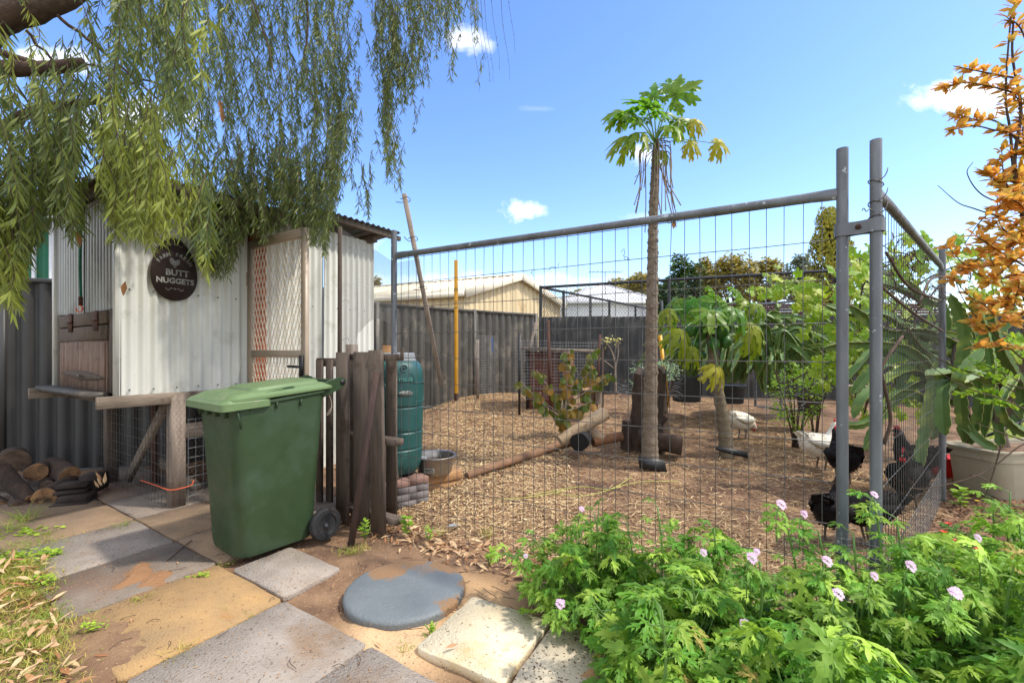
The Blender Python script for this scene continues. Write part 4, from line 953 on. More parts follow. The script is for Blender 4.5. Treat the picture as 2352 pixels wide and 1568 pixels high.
lidt = MB(); lidt.loft([rrect(-.315, .32, .262, .045, .945, .995), rrect(-.325, .33, .272, .045, .950, 1.0), rrect(-.325, .33, .272, .045, .966, 1.012), rrect(-.315, .32, .262, .05, .971, 1.018), rrect(-.302, .308, .250, .05, .980, 1.026), rrect(-.293, .298, .240, .06, .990, 1.034), rrect(-.272, .285, .215, .06, .995, 1.038)])
ld = part(bin_, 'lid', lidt, M['lid'], smooth='auto')
part(ld, 'front_lip', lid, M['lid'], smooth='auto')
pan = MB(); pan.loft([rrect(-.17, .28, .20, .05, .99, 1.032), rrect(-.15, .27, .18, .045, 1.020, 1.054), rrect(-.13, .255, .16, .045, 1.025, 1.058)])
part(ld, 'raised_panel', pan, M['lid'], smooth='auto')
for sd_ in (-1, 1):
    gpk = MB(); gpk.loft([[bp(-.12 + .20 * q, sd_ * (.235 + e * .012), .995 + .05 * q * .3 + k) for q, e, k in ((0, 0, 0), (.08, 1, .004), (.92, 1, .010), (1, 0, .006), (.92, -1, .016), (.08, -1, .010))],
                          [bp(-.12 + .20 * q, sd_ * (.235 + e * .008), .987 + .05 * q * .3 + k) for q, e, k in ((.03, 0, 0), (.1, 1, 0), (.9, 1, .006), (.97, 0, .002), (.9, -1, .010), (.1, -1, .006))]])
    part(ld, 'grip_recess', gpk, M['bin'], smooth='auto')
for w_ in (-.215, .215):
    br = MB(); br.loft([[bp(.26, w_ + s_, .93), bp(.40, w_ + s_, .985), bp(.435, w_ + s_, 1.01), bp(.44, w_ + s_, 1.05), bp(.40, w_ + s_, 1.065), bp(.28, w_ + s_, 1.03)] for s_ in (-.014, .014)])
    part(bin_, 'hinge_bracket', br, M['bin'], smooth='auto')
    part(bin_, 'hinge_pin', MB().lathe([(.018, 0), (.018, .006), (.006, .008)], bp(.415, w_ + (-.014 if w_ < 0 else .014), 1.03), v3(BW, 0) * (1 if w_ > 0 else -1), 12), M['black'])
part(bin_, 'handle_bar', MB().tube([bp(.415, -.215, 1.03), bp(.415, .215, 1.03)], .016, 10), M['bin'], smooth='auto')
part(bin_, 'axle', MB().tube([bp(.255, -.30, .105), bp(.255, .30, .105)], .011, 8), M['galv'], smooth='auto')
for sg_ in (-1, 1):
    c = bp(.262, sg_ * .268, .105); ax = v3(BW, 0) * sg_
    wh = part(bin_, 'wheel', MB().lathe([(.06, -.022), (.098, -.024), (.106, -.015), (.108, 0), (.106, .015), (.098, .024), (.068, .026), (.062, .016)], c, ax, 40), M['rubber'], smooth='auto')
    part(wh, 'rim', MB().lathe([(.063, .006), (.061, .018), (.052, .016), (.047, .008), (.022, .010), (.020, .020), (.012, .022), (.006, .016)], c, ax, 32), M['hub'], smooth='auto')
part(bin_, 'cord', MB().tube(smoothpath([bp(.29, -.27, .95), bp(.30, -.28, .90), bp(.292, -.28, .84), bp(.27, -.27, .82), bp(.30, -.29, .88)], 18), .003, 4), M['twig_pale'])

# ------------------------------------------------------------------ firewood
def log_mesh(name, L, r0, r1, seed, m_bark=None, wob=.09, n=16, halved=False):
    rr = random.Random(seed); mb = MB(); rings = []; k = 7; ph = rr.random() * 6; prof = [1 + wob * (rr.random() - .5) + (.05 * math.sin(2 * i / n * 6.28 + ph)) for i in range(n)]
    for i in range(k):
        t = i / (k - 1); r = r0 + (r1 - r0) * t; b = V(0, .06 * L * math.sin(t * 2.5 + ph), .04 * L * math.sin(t * 2 + ph))
        rings.append([b + V(L * t, r * prof[j] * (1 + .06 * (rr.random() - .5)) * math.cos(j / n * 6.283), r * prof[j] * (1 + .06 * (rr.random() - .5)) * math.sin(j / n * 6.283) * (1 if not halved or math.sin(j / n * 6.283) < 0 else .35)) for j in range(n)])
    mb.loft(rings, False)
    e0 = MB(); e0.loft([rings[0], [p * V(1, .96, .96) - V(.004, 0, 0) for p in rings[0]], [p * V(1, .5, .5) - V(.006, 0, 0) for p in rings[0]], [p * V(1, .05, .05) - V(.007, 0, 0) for p in rings[0]]], True)
    e1 = MB(); e1.loft([rings[-1], [(p - rings[-1][0]) * .0 + p for p in rings[-1]]], True)
    return mb, e0, e1
def place(mb, M3, p):
    o = MB(); o.merge(mb, (M3, p)); return o
def log(name, label, cat, p, d, L, r0, r1, seed, barkm, cutm, group=None, up=(0, 0, 1), halved=False):
    """p: centre of the near end face, d: direction the log runs away"""
    t = thing(name, label, cat, p, group); A = frame(d, up); mb, e0, e1 = log_mesh(name, L, r0, r1, seed, halved=halved)
    part(t, 'bark', place(mb, A, p), barkm, smooth='auto'); part(t, 'cut_end', place(e0, A, p), cutm, smooth='auto'); part(t, 'cut_end', place(e1, A, p), cutm)
    return t
FG = 'firewood logs stacked by the charcoal fence'
for x, y, r, Y, dd_, L, ra_, lab, cm in [
    (41, 1058, 29, 4.05, (-.6, .5, -.05), .36, 1.0, 'large dark round log on top of the firewood pile', 'cut_dark'),
    (88, 1086, 24, 3.98, (-.45, .55, .0), .34, .9, 'gnarled split log with torn brown face in the middle of the pile', 'cut'),
    (160, 1092, 23, 4.0, (-.75, .35, .1), .40, 1.15, 'log with pale orange cut face lying on the dark pavers', 'cut'),
    (62, 1146, 16, 3.72, (-.75, .3, .38), .42, 1.7, 'forked branch log with small cut end pointing right', 'cut'),
    (104, 1143, 27, 3.72, (-.3, .7, .12), .36, .95, 'lowest log with wide oval sawn face', 'cut'),
    (45, 1166, 20, 3.66, (-.6, .6, .02), .36, .9, 'dark bottom log with a white chip on its bark', 'cut_dark'),
    (-2, 1160, 15, 3.66, (-.7, .5, .0), .3, 1.0, 'pale ringed log end at the left of the pile', 'cut'),
    (-4, 1188, 16, 3.58, (-.7, .5, .0), .3, 1.0, 'log end lowest at the left of the pile', 'cut_dark'),
    (0, 1100, 24, 3.95, (-.8, .3, .1), .36, 1.1, 'dark crooked log under the large round one', 'cut_dark'),
    (112, 1118, 17, 3.95, (-.5, .6, .0), .3, 1.0, 'small dark log wedged between the brown-faced logs', 'cut_dark')]:
    rr_ = .86 * r * Y / F; log('firewood_log', lab, 'log', P(x, y, Y), V(*dd_), L, rr_, rr_ * ra_, int(x * 7 + y), M['bark'], M[cm], FG)
bg = 'dark paver offcuts beside the firewood'
dbk = mat('dark_offcut', hx('3d3029'), hx('2a211d'), 9, .95, .5, 60)
for x, y, Y, sx_, sz_, ry, lab, mm in [(160, 1154, 3.72, .24, .022, .35, 'bottom dark slab under the stepped offcuts', dbk), (168, 1141, 3.76, .2, .05, .3, 'thick dark block on the bottom slab', dbk),
    (158, 1126, 3.80, .2, .022, .5, 'thin dark slab under the orange faced log', dbk), (163, 1112, 3.84, .2, .03, .42, 'topmost thin dark slab beneath the log', dbk),
    (207, 1105, 3.98, .13, .14, .2, 'dark square block at the right end of the firewood', dbk), (207, 1133, 3.96, .13, .05, .2, 'reddish brick under the dark square block', M['brickr'])]:
    c = P(x + 9, y, Y); A = frame(V(math.cos(ry), math.sin(ry), 0), (0, 0, 1)); solo('paver_offcut', MB().box(c, (sx_, .16, sz_), A, ch=.004), mm, lab, 'block', bg)
dl_ = MB()
for k in range(7):
    b = P(300, 1085, 3.95) ; 
    b = P(228 + 4 * k % 17, 1120 - 3 * k, 3.86); dl_.leaves([b], [V(R.uniform(-.5, .5), -.2, R.uniform(.5, 1))], [V(0, -1, .2)], R.uniform(.07, .11), .025, tint=R.random())
solo('dry_leaf', dl_, M['dry'], 'spray of dry tan leaves standing by the coop cage corner', 'leaf')

# ------------------------------------------------------------------ pallet on end
pa, pb_ = V(-1.30, 3.37), V(-.885, 3.115); pd = nrm(pb_ - pa); pn = V(-pd[1], pd[0])
if pn[1] < 0: pn = -pn
pal = thing('timber_pallet', 'old grey timber pallet stood on end beside the wheelie bin', 'pallet', (*lerp(pa, pb_, .5), 0))
def pk(nm, x0, x1, y0, y1, Y, off, mm, th=.02, tilt=0, ch=.003):
    a, b = P((x0 + x1) / 2 + tilt, y0, Y), P((x0 + x1) / 2, y1, Y); w = abs(x1 - x0) / F * Y / max(.3, abs(pd[0]))
    o = v3(pn, 0) * off; a = a + o; b = b + o
    part(pal, nm, MB().beam(V(b[0], b[1], max(b[2], -.02)), a, w, th, up=v3(-pn, 0), ch=ch), mm)
pk('board', 769, 805, 809, 1197, 3.32, 0, M['wood'])
pk('board', 809, 852, 808, 1208, 3.235, 0, M['wood'])
pk('board', 854, 890, 804, 1221, 3.13, -.01, M['wood'], th=.028, tilt=-6)
pk('back_board', 886, 913, 815, 1180, 3.33, 0, M['wood'])
pk('back_board', 800, 818, 824, 1150, 3.5, 0, M['wood'])
pk('back_board', 842, 862, 824, 1160, 3.5, 0, M['wood'])
for z in (1.20, .62, .08):
    part(pal, 'stringer', MB().beam(v3(pa + pn * .06, z), v3(pb_ + pd * .10 + pn * .06, z), .075, .045), M['wood'])
bolt = P(865, 857, 3.09); part(pal, 'bolt', MB().lathe([(.016, 0), (.016, .004), (.008, .006), (.007, .012)], bolt, (0, -1, 0), 12), M['galv'])
part(pal, 'nail_plate', MB().beam(v3(pb_ + pd * .13 + pn * .05, 1.18), v3(pb_ + pd * .135 + pn * .05, 1.27), .02, .03), M['wood'])
# second narrower pallet behind the bin
pal2 = thing('timber_pallet', 'shorter timber pallet half hidden behind the bin handle', 'pallet', (*(pa + pn * .2), 0))
for x, y, w in ((734, 826, 20), (757, 826, 20)):
    a = P(x, y, 3.75); part(pal2, 'board', MB().beam(V(a[0], a[1], 0), a, w / F * 3.75, .022, up=(.5, .86, 0)), M['wood'])
a = P(726, 832, 3.79); b = P(775, 832, 3.72); part(pal2, 'rail', MB().beam(a + V(0, .04, 0), b + V(0, .04, 0), .04, .07), M['wood'])
a = P(808, 791, 3.75); solo('timber_stub', MB().beam(V(a[0], a[1], .0), a, .075, .07, up=(.5, .86, 0)), M['wood_pale'], 'square timber post stub rising behind the pallet boards', 'post')
a = P(886, 793, 3.9); solo('timber_offcut', MB().beam(V(a[0] - .02, a[1], .0), a + V(.02, 0, 0), .10, .02, up=(.3, .9, 0)), M['timber_y'], 'pinkish timber board standing behind the pallet top', 'board')
st0, st1 = P(866, 853, 3.06), G(806, 1254); st0[1] = 3.06
solo('leaning_batten', MB().beam(st1, st0, .04, .024, up=(0, -1, 0)), mat('dark_batten', hx('4a352b'), hx('33241e'), 8, .8, .3, 50, stretch=(6, 6, .7)), 'dark brown batten leaning against the pallet boards', 'batten')
# white tub behind pallet
wt = P(848, 985, 3.62); solo('white_tub', MB().lathe([(.10, 0), (.115, .10), (.12, .105), (.11, .1)], wt - V(0, 0, .05), n=24), M['white'], 'white plastic tub glimpsed between the pallet boards', 'tub', smooth='auto')
solo('tub_stand', MB().box((wt[0] + .02, wt[1], wt[2] / 2 - .03), (.42, .16, wt[2] - .06), ch=.006), M['wood'], 'dark timber shelf behind the pallet carrying the white tub', 'shelf')

# ------------------------------------------------------------------ barrel, bricks and tub
bc = V(-.965, 3.80)
bar = thing('feed_barrel', 'teal plastic barrel with grey lid standing on bricks behind the post', 'barrel', (*bc, .235))
prof = [(.10, .235), (.165, .25), (.195, .29), (.205, .34), (.212, .44), (.206, .447), (.206, .455), (.213, .462), (.216, .58), (.210, .587), (.210, .595), (.217, .602), (.219, .78), (.212, .787), (.212, .796), (.219, .803), (.220, .96), (.219, 1.03), (.212, 1.09), (.195, 1.135), (.172, 1.158), (.16, 1.162)]
part(bar, 'body', MB().lathe(prof, (*bc, 0), n=48), M['teal'], smooth='auto')
part(bar, 'lid', MB().lathe([(.165, 1.155), (.168, 1.17), (.155, 1.175), (.15, 1.22), (.142, 1.228), (.05, 1.23)], (*bc, 0), n=40), M['greyplastic'], smooth='auto')
aw = math.atan2(-1, .62)
def bsurf(ang, z, r=.221): return V(bc[0] + r * math.cos(ang), bc[1] + r * math.sin(ang), z)
for a0, a1 in ((-2.55, -1.75), (-.62, .3)):
    for z0, z1 in ((.83, .985),):
        path = [bsurf(w, z0) for w in np.linspace(a0, a1, 9)] + [bsurf(a1 + .05, z0 + .03)] + [bsurf(a1 + .05, z1 - .03)] + [bsurf(w, z1) for w in np.linspace(a1, a0, 9)]
        part(bar, 'moulded_rib', MB().tube(path, .0045, 5), M['teal'], smooth=True)
cpl = bsurf(aw - .02, 1.105, .205); cn_ = nrm(V(math.cos(aw), math.sin(aw), .25))
part(bar, 'port', MB().lathe([(.030, 0), (.030, .008), (.022, .008), (.018, -.002), (.012, -.004), (.010, .006), (.003, .006)], cpl, cn_, 20), M['teal'], smooth='auto')
part(bar, 'port_hole', MB().lathe([(.011, 0), (.011, .008), (.002, .008)], cpl + cn_ * .001, cn_, 12), M['black'])
tx = nrm(V(-math.sin(aw), math.cos(aw), 0)); tn = V(math.cos(aw), math.sin(aw), 0); lc = bsurf(aw + .03, 1.02, .2215)
textpart(bar, 'maze', .055, lc, mat('teal_relief', hx('4b8880'), hx('3c736c'), 10, .4), .0008, sx=tx, sn=tn, name='embossed_lettering', ext=.0015)
for q0, q1 in (((-.07, -.04), (.07, -.04)), ((-.07, .04), (.07, .04)), ((-.07, -.04), (-.07, .04)), ((.07, -.04), (.07, .04))):
    part(bar, 'embossed_frame', MB().tube([lc + tx * q0[0] + V(0, 0, q0[1]) - tn * .009 * abs(q0[0]) / .07, lc + tx * q1[0] + V(0, 0, q1[1]) - tn * .009 * abs(q1[0]) / .07], .002, 4), M['teal'])
hc = bsurf(aw + .02, .905, .216); hr = [hc + tx * (.045 * math.cos(w) + .015 * (1 if math.cos(w) > 0 else -1)) + V(0, 0, .022 * math.sin(w)) for w in np.arange(24) * math.pi / 12]
part(bar, 'hand_slot', MB().loft([[p + tn * .006 for p in hr], [p - tn * .0 for p in hr]]), mat('slot_grime', hx('8d9089'), hx('2c302f'), 40, .9))
# brick plinth
BG = 'bricks stacked under the teal barrel'
bx = nrm(V(.80, .60)); by = V(-bx[1], bx[0]); bo_ = V(-1.02, 3.50)
names = ['bottom', 'second', 'third', 'top']; side = ['left end', 'middle', 'right end']
for lay in range(4):
    for i in range(3):
        off = .0 if lay % 2 else .06
        c = bo_ + bx * (.02 + off + i * .165 - .03) + by * .05; z = .028 + lay * .056
        if i == 2 and lay % 2 == 0: L_ = .10; c = c - bx * .03
        else: L_ = .16
        solo('paving_brick', MB().box((c[0], c[1], z), (L_, .17, .052), frame(v3(bx, 0), (0, 0, 1)), ch=.004), M['brickr'] if lay == 3 and i else M['brickg'],
             ('rose' if lay == 3 and i else 'grey') + f' paving brick at the {side[i]} of the {names[lay]} course under the barrel', 'brick', BG)
for i in range(2):
    c = bo_ + bx * (.12 + i * .17) + by * .22; solo('support_block', MB().box((c[0], c[1], .115), (.16, .16, .225), frame(v3(bx, 0), (0, 0, 1)), ch=.004), M['brickg'], ['grey block under the left of the barrel', 'grey block under the right of the barrel'][i], 'block')
tb = V(-.675, 3.98)
for k, (z, o) in enumerate(((.045, 0), (.125, .02))):
    solo('timber_sleeper', MB().beam(V(-.88 + o, 3.82, z + .012), V(-.50 + o, 4.12, z + .012), .11, .075, ch=.006), M['timber_y'], ['lower fresh timber block under the steel tub', 'upper fresh timber block under the steel tub'][k], 'timber block')
tub = thing('steel_tub', 'round stainless steel water tub with a paper label beside the barrel', 'tub', (*tb, .175))
part(tub, 'bowl', MB().lathe([(.10, .175), (.135, .18), (.150, .20), (.163, .30), (.168, .325), (.19, .33), (.192, .336), (.187, .340), (.165, .336), (.158, .30), (.15, .27)], (*tb, 0), n=40), M['steel'], smooth='auto')
part(tub, 'water', MB().lathe([(.150, .284), (.152, .286), (.01, .286)], (*tb, 0), n=32), M['water'])
part(tub, 'float_valve', MB().lathe([(.01, -.03), (.03, -.015), (.036, .01), (.03, .03), (.012, .04)], (tb[0] - .09, tb[1] - .07, .30), n=18), M['greyplastic'], smooth='auto')
la = math.atan2(-.95, -.15); lb = MB()
lb.loft([[V(tb[0] + r_ * math.cos(la + w), tb[1] + r_ * math.sin(la + w), z) for z, r_ in ((.215, .1545 + o), (.258, .1605 + o))] for o in (.0,) for w in np.linspace(-.3, .3, 8)], False, closed_ring=False)
part(tub, 'paper_label', lb, M['label'])
for k in range(2):
    lm = MB(); 
    for j, w in enumerate(np.linspace(-.25, .12 + .1 * k, 7)): lm.box(V(tb[0] + .162 * math.cos(la + w), tb[1] + .162 * math.sin(la + w), .245 - k * .014), (.008, .003, .006 if j % 2 else .009))
    part(tub, 'label_print', lm, M['ink'])

# ------------------------------------------------------------------ logs and timber in the run
b0, b1 = G(1072, 1093, .03), G(1330, 1006, .05); bm = thing('timber_beam', 'long half buried round timber lying across the run', 'timber', b0)
part(bm, 'log', MB().tube([b0 + (b1 - b0) * t + V(0, 0, .006 * math.sin(t * 9)) for t in np.linspace(0, 1, 9)], [.034, .036, .038, .04, .042, .044, .046, .046, .044], 12), mat('tan_beam', hx('86654a'), hx('684c36'), 8, .9, .5, 50), smooth='auto')
log('split_log', 'thick pale log propped up at an angle near the stump', 'log', P(1388, 952, 5.0), V(-.80, -.25, -.42), .58, .078, .06, 4, M['log_pale'], M['log_pale'])
log('charred_log', 'short log with black charred triangular face', 'log', P(1331, 1016, 4.72), V(.3, .8, .1), .22, .10, .08, 9, M['char'], M['char'])
log('split_log', 'reddish split log lying right of the propped pale log', 'log', P(1425, 1003, 5.05), V(-.8, -.25, -.12), .34, .055, .05, 14, mat('red_log', hx('8a6040'), hx('5f3f2a'), 8, .9, .6, 50), M['cut'])
log('split_log', 'pale gnarled root wood behind the charred face', 'log', P(1385, 1010, 4.95), V(-.5, .3, .3), .25, .06, .07, 19, M['log_pale'], M['log_pale'])
log('round_log', 'dark round log lying at the foot of the stump showing its sawn end', 'log', P(1566, 1023, 4.85), V(-.85, .3, .08), .45, .105, .10, 31, M['bark'], M['cut_dark'])
log('split_log', 'small upright dark log left of the stump', 'log', P(1440, 965, 5.05), V(.02, .1, -1), .32, .045, .06, 35, M['bark'], M['cut_dark'], up=(1, 0, 0))
log('split_log', 'jagged dark branch piece sticking up beside the stump', 'log', P(1532, 958, 5.0), V(-.55, .1, -.6), .3, .03, .06, 39, M['bark'], M['cut'], up=(0, 0, 1))
log('split_log', 'knobbly dark log wedged against the stump', 'log', P(1520, 985, 4.95), V(-.7, .1, -.25), .22, .06, .07, 43, M['bark'], M['cut_dark'])
sp = V(P(1484, 800, 5.25)[0], 5.25); zs0 = float(gh(*sp))
stp = thing('tree_stump', 'tall dark rough-barked stump behind the papaya trunk', 'stump', (*sp, zs0)); rings = []
for i, z in enumerate(np.linspace(zs0 - .05, 1.02, 14)):
    t = i / 13; rr_ = .20 - .045 * t + .05 * (1 - t) ** 4
    rings.append([V(sp[0] + .05 * t + (rr_ * (1 + .18 * math.sin(4 * w + 1) + .1 * math.sin(7 * w + t * 3) + .12 * R.uniform(-.5, .5))) * math.cos(w), sp[1] + rr_ * (1 + .15 * math.sin(5 * w)) * math.sin(w), z + (.05 * math.sin(3 * w) if i == 13 else 0)) for w in np.arange(28) * 2 * math.pi / 28])
part(stp, 'trunk', MB().loft(rings), M['bark'], smooth='auto')
part(stp, 'split_slab', MB().beam(V(sp[0] + .20, sp[1] - .02, .55), V(sp[0] + .17, sp[1] - .02, 1.06), .07, .04, ch=.01), M['wood_pale'])

# ------------------------------------------------------------------ back corner: hutch, panels, stakes
hy = 7.35; h0, h1 = P(1206, 880, hy), P(1337, 880, hy + .25)
hut = thing('hen_hutch', 'brick red hutch with pale plank roof behind loose wire panels', 'hutch', (*lerp(h0, h1, .5)[:2], .3))
zt = H + (HY - 803) / F * hy; zb = .28
for i in range(7): 
    z = zb + .04 + i * (zt - zb - .05) / 7
    part(hut, 'siding_board', MB().beam(V(h0[0] + .05, h0[1], z + .04), V(h1[0] - .35, h1[1] - .17, z + .04), .025, (zt - zb) / 7 - .004), M['siding'])
part(hut, 'side_wall', MB().beam(V(h0[0] + .5, h0[1] + .5, (zt + zb) / 2), V(h1[0] - .1, h1[1] + .35, (zt + zb) / 2), .03, zt - zb), M['siding'])
part(hut, 'roof_plank', MB().beam(V(h0[0] - .03, h0[1] - .03, zt + .02), V(h1[0] + .12, h1[1] - .03, zt - .02), .55, .045), M['wood_pale'])
for x in (0, .55): part(hut, 'leg', MB().beam(V(h0[0] + .04 + x, h0[1], .2), V(h0[0] + .04 + x, h0[1], zt), .05, .05), M['black'])
def wpanel(label, x0, x1, yt, yb, Y0, Y1, sp_, lean=.0, rad=.0022):
    t = thing('wire_panel', label, 'wire panel', P((x0 + x1) / 2, yb, (Y0 + Y1) / 2)); a, b = P(x0, yt, Y0), P(x1, yt, Y1); z1 = a[2]; z0 = P(x0, yb, Y0)[2]
    part(t, 'mesh_wires', grid(MB(), a[:2], b[:2], z0, z1, sp_, sp_, rad), M['wire_pale'], kind='stuff')
    return t
wpanel('square wire panel standing in front of the red hutch', 1183, 1264, 779, 917, 7.0, 7.1, .05)
wpanel('curved square wire panel right of the hutch', 1266, 1372, 783, 912, 7.1, 7.35, .05)
wr_ = wpanel('roll of fine wire panel leaning on the taupe fence', 1097, 1140, 770, 905, 7.9, 8.1, .042)
q = P(1097, 780, 8.0); part(wr_, 'edge_board', MB().beam(V(q[0], q[1], .25), q, .05, .03), M['wood_pale'])
q = P(1130, 775, 7.85); part(wr_, 'blue_tie', MB().tube(smoothpath([q, q + V(.01, 0, -.12), q + V(0, 0, -.2), q + V(.04, 0, -.26)], 10), .008, 5), M['hose'])
for x, yt, yb, Y, mm, w, tilt, lab in [(1193, 766, 920, 6.95, 'black', .035, 0, 'black steel picket in front of the hutch'), (1262, 735, 905, 7.05, 'rust', .045, -.02, 'dark rusty stake between the two wire panels'),
    (1374, 768, 905, 7.3, 'rust', .035, .03, 'rusty red stake at the right of the wire panels'), (1384, 805, 908, 7.35, 'rust', .03, 0, 'short rusty stake next to the flowering plant'), (1218, 740, 850, 7.6, 'wood_pale', .05, .1, 'pale batten propped above the hutch roof'),
    (1225, 735, 905, 8.3, 'wire', .03, 0, 'thin dark upright in the fence corner')]:
    p = P(x, yt, Y); zb_ = float(gh(p[0], Y)) if yb > 860 else P(x, yb, Y)[2]
    solo('garden_stake', MB().beam(V(p[0] - tilt, Y, zb_ - .03), p + V(tilt, 0, 0), w, w), M[mm], lab, 'stake')
log('round_log', 'short sawn log standing behind the drooping bush', 'log', P(1352, 893, 6.6), V(.0, .1, -1), .2, .12, .11, 53, M['cut_dark'], M['cut'], up=(1, 0, 0))
log('round_log', 'pale halved log right of the short sawn one', 'log', P(1374, 896, 6.5), V(.0, .1, -1), .2, .05, .05, 57, M['wood_pale'], M['cut'], up=(1, 0, 0))

# pots
def pot(label, x, yt, yb, w, Y, m, name='plant_pot', rimr=1.08, square=False):
    c = P(x, yb, Y); zt = P(x, yt, Y)[2]; r = w / F * Y / 2; z0 = c[2]; h = zt - z0
    t = thing(name, label, 'pot', c); n = 28
    mb = MB().lathe([(r * .80, 0), (r * .84, .01), (r * .96, h * .8), (r * .98, h * .82), (r * .98, h * .98), (r * .92, h * .98), (r * .85, h * .8)], c, n=n)
    part(t, 'body', mb, m, smooth='auto')
    part(t, 'rim', MB().lathe([(r * .985, h * .93), (r * rimr, h * .935), (r * rimr, h), (r * .93, h), (r * .92, h * .95)], c, n=n), m, smooth='auto')
    part(t, 'soil', MB().lathe([(r * .90, h * .88), (r * .9, h * .9), (.01, h * .92)], c, n=16), M['soil'])
    return c, zt
pot('large charcoal plastic pot with thick rim behind the stump', 1577, 863, 921, 72, 6.9, M['pot'])
pot('round charcoal pot half hidden behind the leaning papaya trunk', 1676, 883, 925, 68, 7.0, M['pot'])
pot('black pot in the shade behind the lime bush', 1858, 905, 950, 50, 6.0, M['pot'])
pot('small faded pot in the shade right of the fence posts', 1968, 885, 915, 60, 5.6, M['planter'])
rp_ = P(2175, 1062, 4.35); solo('red_pot', MB().lathe([(.10, -.20), (.13, .05), (.14, .06), (.12, .05)], rp_, n=20), M['redpot'], 'bright red plastic pot peeping out left of the beige planter', 'pot', smooth='auto')

# planter trough
px0, py0 = 3.86, 3.72; plc = V(px0 + .62, py0 + .25)
def trough(k, z, r=.10):
    pts = []; w, d = .60 * k, .235 * k
    for (cx, cy, a0) in ((w - r, d - r, 0), (-w + r, d - r, 90), (-w + r, -d + r, 180), (w - r, -d + r, 270)):
        for j in range(6):
            a = math.radians(a0 + 90 * j / 5); x, y = cx + r * math.cos(a), cy + r * math.sin(a); pts.append(V(plc[0] + x * .985 - y * .17, plc[1] + x * .17 + y * .985, z))
    return pts
pl = thing('planter_trough', 'long beige plastic planter trough holding dragon fruit cactus', 'planter', (*plc, 0))
part(pl, 'body', MB().loft([trough(.86, -.03), trough(.88, 0), trough(.95, .33), trough(.975, .335), trough(.98, .42), trough(.95, .42), trough(.93, .36)]), M['planter'], smooth='auto')
part(pl, 'rim', MB().loft([trough(.98, .405), trough(1.02, .408), trough(1.02, .425), trough(.985, .43), trough(.95, .428), trough(.94, .41)], False), M['planter'], smooth='auto')
part(pl, 'soil', MB().loft([trough(.93, .36), trough(.93, .385), trough(.5, .40)]), M['soil'])
part(pl, 'support_stake', MB().beam(V(plc[0] - .15, plc[1], .3), V(plc[0] - .30, plc[1] + .05, 1.0), .09, .02), M['wood_pale'])
part(pl, 'dark_strap', MB().tube(smoothpath([V(plc[0] - .5, plc[1] - .1, .5), V(plc[0] - .2, plc[1] - .1, .62), V(plc[0], plc[1] - .08, .72)], 10), .012, 6), M['black'])
# ------------------------------------------------------------------ leaf shapes (in XY, stalk at the origin, tip towards +X, face up +Z)
def strip_lobe(mb, o, ang, L, w, n=7, teeth=.35, fold=.12, droop=.35, tint=.5, seed=0, base_r=0.0):
    """one toothed lobe growing from o; folded along its midrib, drooping with distance"""
    rr = random.Random(seed); c, s = math.cos(ang), math.sin(ang); vs = []
    for i in range(n + 1):
        t = i / n; x = L * t; hw = w * (math.sin(math.pi * min(1, t * .86 + .14)) ** .8) * (1 if i % 2 else 1 - teeth) * (1 + .12 * (rr.random() - .5)) if i < n else .0005
        fx = x + (hw * .55 if i % 2 else 0)
        for yy, zz in ((hw, fold * hw), (0, 0), (-hw, fold * hw)):
            xx = fx if yy else x
            X = o[0] + c * xx - s * yy; Y = o[1] + s * xx + c * yy; r = math.hypot(X, Y)
            vs.append((X, Y, zz - droop * r * r / max(L, 1e-6)))
    f = []
    for i in range(n):
        a = i * 3; f += [(a, a + 1, a + 4, a + 3), (a + 1, a + 2, a + 5, a + 4)]
    f = [tuple(reversed(q)) for q in f]
    mb.add(vs, f, tint)
def geranium_leaf(seed, tint):
    rr = random.Random(seed); mb = MB()
    for k, a in enumerate((-125, -65, 0, 65, 125)):
        L = (.62, .9, 1.0, .9, .62)[k] * (1 + .1 * rr.uniform(-1, 1)); an = math.radians(a * .92 + rr.uniform(-6, 6)); w = .15 * L
        strip_lobe(mb, (0, 0), an, L, w, 6, .5, .5, .22, tint + rr.uniform(-.1, .1), seed + k)
        for j, q in enumerate((.35, .58)):
            for sgn in (-1, 1):
                o = (q * L * math.cos(an), q * L * math.sin(an))
                strip_lobe(mb, o, an + sgn * .75, L * (.40 - .10 * j), w * .55, 3, .45, .4, .22 * .4, tint, seed + k * 7 + j)
    v = np.concatenate(mb.v); v[:, 2] += .05 * np.sin(v[:, 0] * 9 + seed) + .04 * np.sin(v[:, 1] * 11 + seed * 2) - .18 * (v[:, 0] ** 2 + v[:, 1] ** 2); mb.v = [v]
    return mb
def papaya_leaf(seed, tint, droop=.5):
    rr = random.Random(seed); mb = MB()
    for k, a in enumerate((-140, -95, -48, 0, 48, 95, 140)):
        L = (.5, .78, .95, 1.05, .95, .78, .5)[k] * (1 + .08 * rr.uniform(-1, 1)); an = math.radians(a + rr.uniform(-5, 5)); w = .165 * L
        strip_lobe(mb, (0, 0), an, L, w, 8, .25, .35, droop, tint + rr.uniform(-.12, .12), seed + k)
        for j, q in enumerate((.38, .6)):
            for sgn in (-1, 1):
                strip_lobe(mb, (q * L * math.cos(an), q * L * math.sin(an)), an + sgn * .7, L * (.36 - .08 * j), w * .6, 4, .3, .3, droop * .5, tint, seed + k * 7 + j)
    v = np.concatenate(mb.v); r2 = v[:, 0] ** 2 + v[:, 1] ** 2; v[:, 2] += -.55 * droop * r2 + .03 * np.sin(v[:, 0] * 8 + v[:, 1] * 5 + seed); mb.v = [v]
    return mb
